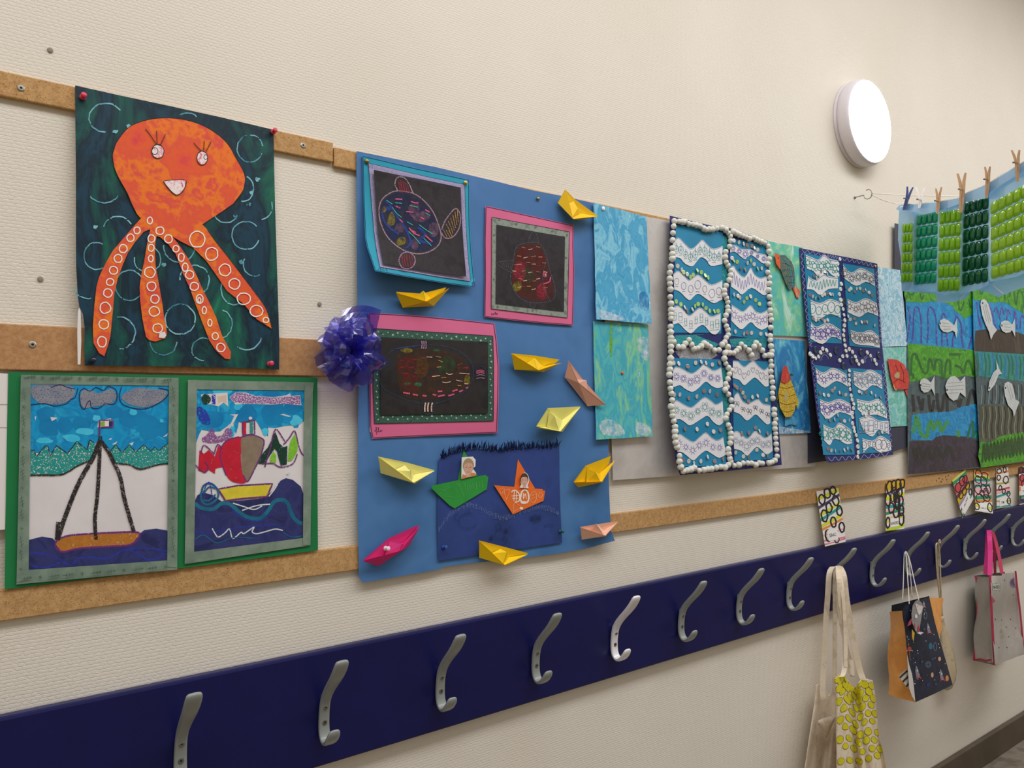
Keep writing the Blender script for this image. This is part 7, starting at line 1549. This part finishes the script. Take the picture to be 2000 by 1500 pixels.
# yellow dotted bag
t = Thing('dotted_bag', 'cream cotton bag printed with yellow discs, hanging in deep folds', 'bag', w3(390, 1600, 0.04))
def dep2(u, v):
    return 0.122 + 0.020 * math.sin(u * 11.5 + 0.4) * (0.45 + 0.55 * v) + 0.008 * math.sin(u * 23 + 2 * v) - 0.022 * math.exp(-((u - 0.56 - 0.05 * v) / 0.07) ** 2) + 0.010 * v
top2 = lambda u: -48 * math.exp(-((u - 0.22) / 0.10) ** 2) + 55 * math.exp(-((u - 0.54) / 0.12) ** 2) - 10 * math.exp(-((u - 0.8) / 0.1) ** 2)
bb, fn2 = cloth([(206, 865), (222, 950), (232, 1080), (232, 1250), (236, 1450), (240, 1700)], [(492, 872), (508, 970), (522, 1100), (540, 1280), (575, 1420), (625, 1700)], dep2, canvas2, 60, 44, top=top2)
dot_m = mat('dot_yellow_print', 'cfc51f', 'c4b91c', rough=0.8, scale=40); dot_o = mat('dot_outline_print', '5d5a2c', rough=0.8)
random.seed(81)
def on2(u, v, lift):
    x, y, d = fn2(u, v); return w3(x, y, d + lift)
rows_ = 13
for r in range(rows_):
    for c in range(5):
        u = (c + 0.5 + (0.5 if r % 2 else 0)) / 5.2 + random.uniform(-.02, .02); v = (r + 0.35) / rows_ + random.uniform(-.012, .012)
        if not 0.03 < u < 0.97 or v < 0.02 or v > 0.97: continue
        x0, y0, _ = fn2(u, v); xr, _, _ = fn2(min(1, u + 0.02), v); _, yr, _ = fn2(u, min(1, v + 0.02))
        ru = 23 / max(1, abs(xr - x0) / 0.02) ; rv = 25 / max(1, abs(yr - y0) / 0.02)
        rr = random.uniform(0.85, 1.1)
        for k, (m, s, lf) in enumerate(((dot_o, 1.10, 0.0012), (dot_m, 1.0, 0.0016))):
            ring_ = [(min(0.995, max(0.005, u + ru * s * rr * math.cos(a))), min(0.995, max(0.005, v + rv * s * rr * math.sin(a)))) for a in [2 * math.pi * i / 14 for i in range(14)]]
            ring2 = [(u + (p[0] - u) * 0.5, v + (p[1] - v) * 0.5) for p in ring_]
            V = [on2(u, v, lf)] + [on2(p[0], p[1], lf) for p in ring2] + [on2(p[0], p[1], lf) for p in ring_]
            F = [[0, 1 + (i + 1) % 14, 1 + i] for i in range(14)] + [[1 + i, 1 + (i + 1) % 14, 15 + (i + 1) % 14, 15 + i] for i in range(14)]
            bb.add(V, F, m)
t.part('bag_body', bb, smooth_=True)
for pts, w in [([(243, 56, 0.074), (250, 150, 0.104), (262, 300, 0.110), (285, 450, 0.114), (295, 640, 0.118), (288, 800, 0.128), (268, 850, 0.132)], 0.018), ([(255, 60, 0.072), (285, 130, 0.098), (305, 300, 0.104), (335, 480, 0.108), (365, 650, 0.112), (400, 800, 0.118), (425, 870, 0.126)], 0.022),
               ([(246, 60, 0.068), (240, 200, 0.086), (262, 420, 0.090), (300, 620, 0.092), (335, 760, 0.094), (350, 850, 0.096)], 0.016), ([(252, 58, 0.078), (272, 200, 0.110), (290, 400, 0.120), (297, 600, 0.124), (300, 780, 0.130)], 0.012)]:
    b = MB(); strap(b, pts, w, canvas2); t.part('strap', b)
b = MB(); b.grid(lambda u, v: w3(312 + 45 * u + 6 * v, 715 + 20 * u + 110 * v, 0.108 + 0.008 * math.sin(3.1 * u)), 6, 8, canvas2); t.part('inner_pocket', b, label='cream lining showing at the mouth', smooth_=True)

# ---- space print bag
d4 = (1720, 1040, 4.284)
def w4(x, y, d): return W(1720 + x / 4.284, 1040 + y / 4.284, d)
ora = mat('bag_orange_paper', 'dc9a52', ['e2a25a', 'd08e48'], rough=0.5, spec=0.35, scale=10, bump=0.2, bscale=30, bdist=0.004)
spc = mat('bag_space_print', '20273a', ['1d2434', '262c44', '1a2030'], rough=0.42, spec=0.4, scale=20)
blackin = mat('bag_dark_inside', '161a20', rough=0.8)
DF, DBK = 0.170, 0.080
t = Thing('space_bag', 'orange paper gift bag with a dark space print front', 'bag', w4(290, 1400, 0.08))
SF = Sheet([(1763, 1189), (1815, 1166), (1861, 1338), (1788, 1371)], DF, lambda u, v: 0.012 * math.sin(3.0 * min(max(u, 0), 1)) * (1 - 0.5 * v))
b = MB(SF, d4)
front = [(185, 640), (200, 615), (300, 570), (408, 540), (440, 700), (490, 880), (545, 1070), (603, 1275), (450, 1350), (292, 1420), (270, 1250), (235, 1100), (215, 950), (200, 780)]
b.fill(front, spc, step=5, thick=0.001)
sm = {k: mat('space_' + k, v, rough=0.5) for k, v in dict(red='a8424e', blue='2f6a86', ring='6c7f96', peach='c9a088', orange='c98a50', grey='7f8290', dark='4c526a', white='cfd2d6', yellow='c2a240', navy='2c3a6a').items()}
for x, y, rx, ry, c in [(242, 975, 17, 20, 'red'), (418, 950, 17, 28, 'blue'), (493, 1058, 12, 18, 'peach'), (432, 1192, 11, 22, 'peach'), (556, 1220, 14, 25, 'orange'), (398, 1275, 15, 20, 'navy')]: b.fill(ell(x, y, rx, ry, 14), sm[c])
b.stroke([(218, 990), (245, 985), (270, 992)], 6, sm['peach'])
for x, y, rx, ry in [(456, 955, 13, 33), (398, 1105, 20, 24), (398, 1105, 10, 13), (375, 695, 12, 30)]: b.ring(x, y, rx, ry, 4, sm['ring'], 0.05)
for x, y, s in [(305, 1165, 1.1), (508, 1190, 1.0), (400, 800, 0.9), (362, 600, 0.6)]:
    b.fill([(x - 10 * s, y - 50 * s), (x + 4 * s, y - 30 * s), (x + 16 * s, y + 20 * s), (x + 20 * s, y + 45 * s), (x - 2 * s, y + 45 * s), (x - 14 * s, y)], sm['grey']); b.fill([(x + 16 * s, y + 15 * s), (x + 36 * s, y + 60 * s), (x + 20 * s, y + 50 * s)], sm['red']); b.fill([(x - 12 * s, y + 10 * s), (x - 8 * s, y + 60 * s), (x + 2 * s, y + 45 * s)], sm['red']); b.fill(ell(x + 3 * s, y - 8 * s, 6 * s, 8 * s, 8), sm['white'])
random.seed(90)
for k in range(46):
    x = random.uniform(215, 580); y = random.uniform(640, 1380)
    if inside((x, y), inset(front, 0.93)): b.fill(ell(x, y, random.uniform(2, 5), random.uniform(3, 6), 7), sm['white' if k % 3 else 'ring'])
for x, y in [(345, 1080), (435, 1060), (462, 1270), (365, 810)]: star(b, x, y, 16, sm['dark'])
t.part('front_panel', b, label='dark navy panel printed with planets and rockets')
def quad_panel(pts, m, n=8, bulge=None, thick=0.001):
    A, B, C_, D_ = [w4(*p) for p in pts]; bb = MB()
    nr = (B - A).cross(D_ - A).normalized()
    f = lambda u, v: A * (1 - u) * (1 - v) + B * u * (1 - v) + C_ * u * v + D_ * (1 - u) * v + nr * (bulge(u, v) if bulge else 0)
    bb.grid(f, n, n, m); bb.grid(lambda u, v: f(1 - u, v) - nr * thick, n, n, m)
    return bb
t.part('side_panel', quad_panel([(78, 662, DBK), (190, 655, DF), (288, 1418, DF), (62, 1352, DBK)], ora, 14, lambda u, v: 0.014 * math.sin(3.14 * u) * (0.2 + v) * (1 if v < 0.9 else 0.6) * (-1 if False else 1) * -1 + 0.004 * math.sin(9 * v + 4 * u)), label='orange side panel creased inward', smooth_=True)
t.part('side_panel', quad_panel([(405, 542, DF), (524, 550, DBK), (498, 720, DBK + 0.01), (480, 880, DF - 0.02)], ora, 10, lambda u, v: -0.008 * math.sin(3.14 * u) * v), label='orange panel flaring out behind the front', smooth_=True)
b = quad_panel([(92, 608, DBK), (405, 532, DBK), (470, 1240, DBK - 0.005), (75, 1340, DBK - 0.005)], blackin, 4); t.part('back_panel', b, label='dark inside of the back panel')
b = quad_panel([(62, 1352, DBK), (400, 1290, DBK), (603, 1275, DF), (290, 1420, DF)], mat('bag_bottom_dark', '2a2420', rough=0.7), 3); t.part('bag_bottom', b, label='dark bottom of the bag')
b = MB(Sheet([(1755, 1270), (1788, 1270), (1790, 1372), (1755, 1372)], DF + 0.002), d4)
b.fill([(222, 1020), (240, 1110), (262, 1180), (275, 1260), (290, 1415), (262, 1370), (238, 1300), (228, 1140)], mat('bag_white_edge', 'c9c6c2', rough=0.5), thick=0.0006); t.part('torn_edge', b, label='white torn paper edge')
stm = mat('bag_sticker_dark', '3a3632', rough=0.5)
b = MB(Sheet([(1753, 1300), (1780, 1300), (1780, 1345), (1753, 1345)], DF - 0.014, lambda u, v: 0.014 * max(0, min(1, u))), d4)
b.fill([(150, 1205), (222, 1135), (232, 1200), (245, 1285), (230, 1308)], mat('bag_sticker_light', 'b9b2a6', rough=0.5), thick=0.0005)
for q in [[(160, 1215), (225, 1155)], [(185, 1250), (235, 1200)], [(215, 1290), (242, 1255)]]: b.stroke(q, 16, stm)
t.part('striped_patch', b, label='black and white striped patch')
b = MB(Sheet([(1780, 1175), (1805, 1175), (1805, 1245), (1780, 1245)], DF + 0.016, lambda u, v: 0.006 * math.sin(3 * min(max(u, 0), 1))), d4)
b.fill([(290, 575), (318, 562), (345, 590), (358, 620), (345, 690), (330, 780), (320, 850), (290, 820), (262, 750), (258, 680), (268, 610)], mat('rocket_grey_card', '8e8a88', rough=0.45), thick=0.0008)
b.fill([(290, 595), (355, 620), (340, 670), (322, 695), (305, 650)], mat('rocket_white_card', 'cfcbc6', rough=0.5), thick=0.003); b.fill(ell(297, 700, 11, 18, 12), sm['white'])
b.fill([(262, 715), (240, 740), (222, 785), (255, 770)], sm['red']); b.fill([(318, 770), (328, 820), (310, 845), (308, 800)], sm['red']); b.fill([(285, 750), (292, 800), (278, 800)], sm['red']); b.fill([(300, 840), (330, 830), (360, 838), (335, 855)], sm['white'])
b.fill([(262, 810), (285, 840), (275, 915), (262, 870)], sm['yellow'])
t.part('rocket_tag', b, label='grey card rocket tag')
cord = mat('bag_cord_white', 'd4cfc6', rough=0.8)
for pts in [[(205, 162, 0.060), (196, 200, 0.066), (190, 400, 0.088), (184, 570, 0.110)], [(207, 160, 0.064), (218, 260, 0.096), (230, 450, 0.140), (241, 630, DF + 0.004)], [(212, 160, 0.056), (235, 230, 0.062), (250, 370, 0.074), (264, 545, 0.085)], [(214, 160, 0.066), (245, 240, 0.098), (280, 400, 0.140), (325, 592, DF + 0.006)]]:
    b = MB(); b.tube([w4(*p) for p in smooth(pts, False, 5)], 0.0016, cord, 6); t.part('cord_handle', b, smooth_=True)

# ---- drawstring bag
dsb = mat('drawstring_cotton', 'b5a589', ['bdae92', 'a8987c'], rough=0.9, spec=0.1, scale=30)
t = Thing('drawstring_bag', 'cream drawstring bag gathered behind the space print bag', 'bag', w4(560, 1300, 0.04))
b = MB(); V = []; F = []
rings_ = [(700, 512, 14, 0.036), (715, 517, 30, 0.036), (735, 518, 20, 0.036), (760, 520, 24, 0.036), (830, 530, 42, 0.036), (950, 545, 70, 0.036), (1080, 560, 92, 0.036), (1180, 568, 96, 0.036), (1250, 570, 80, 0.036), (1300, 566, 50, 0.036), (1318, 560, 14, 0.036)]
n = 28
for y, cx, r, d in rings_:
    c = w4(cx, y, d); rr = r / 4.284 * (c.x * 0.615 + (D - d) * 0.788) / FPX * 1.15
    for j in range(n):
        a = 2 * math.pi * j / n; k = 1 + 0.07 * math.sin(a * 7 + y * 0.004) * (1 if y > 740 else 0.3)
        V.append(c + Vector((rr * k * math.cos(a), min(0.4 * rr * k, 0.030) * math.sin(a), 0)))
for i in range(len(rings_) - 1):
    for j in range(n): F.append([i * n + j, i * n + (j + 1) % n, (i + 1) * n + (j + 1) % n, (i + 1) * n + j])
F += [list(range(n))[::-1], [(len(rings_) - 1) * n + j for j in range(n)]]
b.add(V, F, dsb); t.part('bag_body', b, smooth_=True)
for pts in [[(470, 90, 0.05), (462, 120, 0.056), (466, 250, 0.054), (478, 400, 0.052), (500, 600, 0.042), (512, 710, 0.036)], [(482, 82, 0.052), (495, 200, 0.05), (500, 350, 0.05), (506, 520, 0.042), (518, 710, 0.036)], [(474, 85, 0.045), (480, 250, 0.043), (488, 450, 0.040), (510, 710, 0.036)]]:
    b = MB(); b.tube([w4(*p) for p in smooth(pts, False, 5)], 0.0028, dsb, 7); t.part('drawstring', b, smooth_=True)
b = MB(); cl = w4(487, 75, 0.052); b.tube([cl + Vector((0.006 * math.cos(a), -0.003, 0.007 * math.sin(a))) for a in [i * 0.8 for i in range(9)]], 0.0028, dsb, 7); t.part('knot', b, smooth_=True)

# ---- silver bag with pink trim
d5 = (1880, 1020, 4.84)
def w5(x, y, d): return W(1880 + x / 4.84, 1020 + y / 4.84, d)
sil = mat('bag_silver_film', 'c2beb8', ['b0aca6'], rough=0.24, metal=0.3, spec=0.6, scale=5, dist=0.3, bump=0.25, bscale=14, bdist=0.008)
pnk = mat('bag_trim_pink', 'a8344e', 'b03a56', rough=0.6, scale=20); pnk2 = mat('bag_handle_magenta', 'c02474', 'b01f66', rough=0.55, scale=20)
t = Thing('silver_bag', 'silver holographic shopping bag with pink edging and magenta handles', 'bag', w5(300, 1400, 0.08))
def panel5(pts, m, n=12, bulge=None):
    A, B, C_, D_ = [w5(*p) for p in pts]; bb = MB(); nr = (B - A).cross(D_ - A).normalized()
    if nr.dot(CAM - A) < 0: nr = -nr
    f = lambda u, v: A * (1 - u) * (1 - v) + B * u * (1 - v) + C_ * u * v + D_ * (1 - u) * v + nr * (bulge(u, v) if bulge else 0)
    bb.grid(f, n, n, m); bb.grid(lambda u, v: f(1 - u, v) - nr * 0.001, n, n, m)
    return bb
FD, BD = 0.150, 0.035
bb = panel5([(128, 510, BD), (258, 515, FD), (300, 1340, FD), (108, 1302, BD)], sil, 16, lambda u, v: -0.012 * math.sin(3.14 * u) * (1 - 0.3 * v) + 0.004 * math.sin(11 * v + 5 * u) - 0.012 * math.exp(-((u - .7) / .12) ** 2) * max(0, v - .85) * 6)
S5f = None
t.part('side_panel', bb, label='silver side panel dented inward', smooth_=True)
SB5 = Sheet([(1880 + 262 / 4.84, 1020 + 505 / 4.84), (1880 + 500 / 4.84, 1020 + 470 / 4.84), (1880 + 585 / 4.84, 1020 + 1240 / 4.84), (1880 + 305 / 4.84, 1020 + 1345 / 4.84)], FD, lambda u, v: 0.008 * math.sin(5 * u + 2 * v) * (1 - v * 0.4) + 0.006 * math.sin(8 * v))
b = MB(SB5, d5)
b.fill([(264, 505), (370, 505), (372, 488), (440, 478), (500, 472), (520, 640), (545, 850), (565, 1060), (585, 1240), (470, 1290), (305, 1348), (292, 1150), (278, 900), (270, 700)], sil, step=3.5, thick=0.001)
b.fill([(280, 580), (358, 578), (352, 648), (284, 642)], mat('bag_label_pale', 'a9b0a6', rough=0.5)); b.stroke([(280, 580), (358, 578), (352, 648), (284, 642)], 2.5, mat('bag_print_dark', '4a4a48'), closed=True, curve=False)
b.text('N-151', [(288, 598), (350, 596), (348, 628), (290, 626)], mat('bag_print_dark', '4a4a48'))
pv = mat('bag_print_violet', '5a4a72', rough=0.4); py = mat('bag_print_cream', 'a89c84', rough=0.4); pr2 = mat('bag_print_rose', 'a85a6a', rough=0.4)
for k in range(13): a = math.radians(70 + k * 17); b.stroke([(485, 560), (485 + 42 * math.cos(a), 575 + 48 * math.sin(a))], 5, pv, curve=False)
for k in range(12): a = k * 0.52; b.stroke([(372 + 8 * math.cos(a), 1055 + 12 * math.sin(a)), (372 + 24 * math.cos(a), 1055 + 48 * math.sin(a))], 4, py, curve=False)
b.fill([(272, 695), (312, 745), (274, 765)], pr2)
for x, y in [(312, 917), (372, 925), (455, 918), (503, 1000), (437, 1082), (345, 1185), (420, 1183), (480, 688), (398, 548), (305, 1143), (415, 990)]: b.fill(ell(x, y, 4, 6, 8, .3), mat('bag_print_dark', '4a4a48'))
t.part('front_panel', b, label='silver front panel with starburst print and small label', smooth_=True)
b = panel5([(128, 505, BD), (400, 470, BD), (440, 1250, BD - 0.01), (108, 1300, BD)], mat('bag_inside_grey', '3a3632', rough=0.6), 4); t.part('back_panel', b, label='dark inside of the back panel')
b = panel5([(108, 1302, BD), (300, 1348, FD), (585, 1242, FD), (400, 1240, BD)], mat('bag_bottom_grey', '7a756c', rough=0.4), 4, lambda u, v: 0); t.part('bag_bottom', b, label='grey bottom of the bag')
for pts, w in [([(122, 505, BD), (145, 620, BD + .01), (140, 850, BD + .008), (128, 1100, BD + .004), (108, 1304, BD)], 0.010), ([(260, 500, FD + .003), (268, 700, FD + .006), (278, 900, FD + .006), (292, 1150, FD + .004), (305, 1350, FD + .003)], 0.009), ([(500, 460, FD + .003), (520, 640, FD + .003), (545, 850, FD + .004), (565, 1060, FD + .004), (585, 1245, FD + .003)], 0.007), ([(108, 1304, BD), (170, 1295, 0.075), (220, 1310, 0.10), (270, 1300, 0.125), (300, 1345, FD + .003)], 0.007)]:
    b = MB(); b.ribbon3([w5(*p) for p in smooth(pts, False, 4)], (1, -0.6, 0) if abs(pts[0][1] - pts[-1][1]) > 100 else (0, 0, 1), w, pnk, 0.002); t.part('pink_trim', b)
for pts, w in [([(248, 78, 0.070), (234, 130, 0.085), (228, 280, 0.100), (215, 490, 0.120)], 0.018), ([(250, 76, 0.078), (255, 150, 0.105), (262, 300, 0.125), (258, 500, FD + .002)], 0.024), ([(282, 96, 0.098), (298, 150, 0.085), (302, 300, 0.065), (308, 490, 0.045)], 0.012), ([(286, 98, 0.100), (312, 180, 0.110), (345, 320, 0.130), (372, 485, FD)], 0.016)]:
    b = MB(); b.ribbon3([w5(*p) for p in smooth(pts, False, 5)], (1, -0.5, 0), w, pnk2 if pts[0][0] < 270 else pnk, 0.0015); t.part('handle', b)
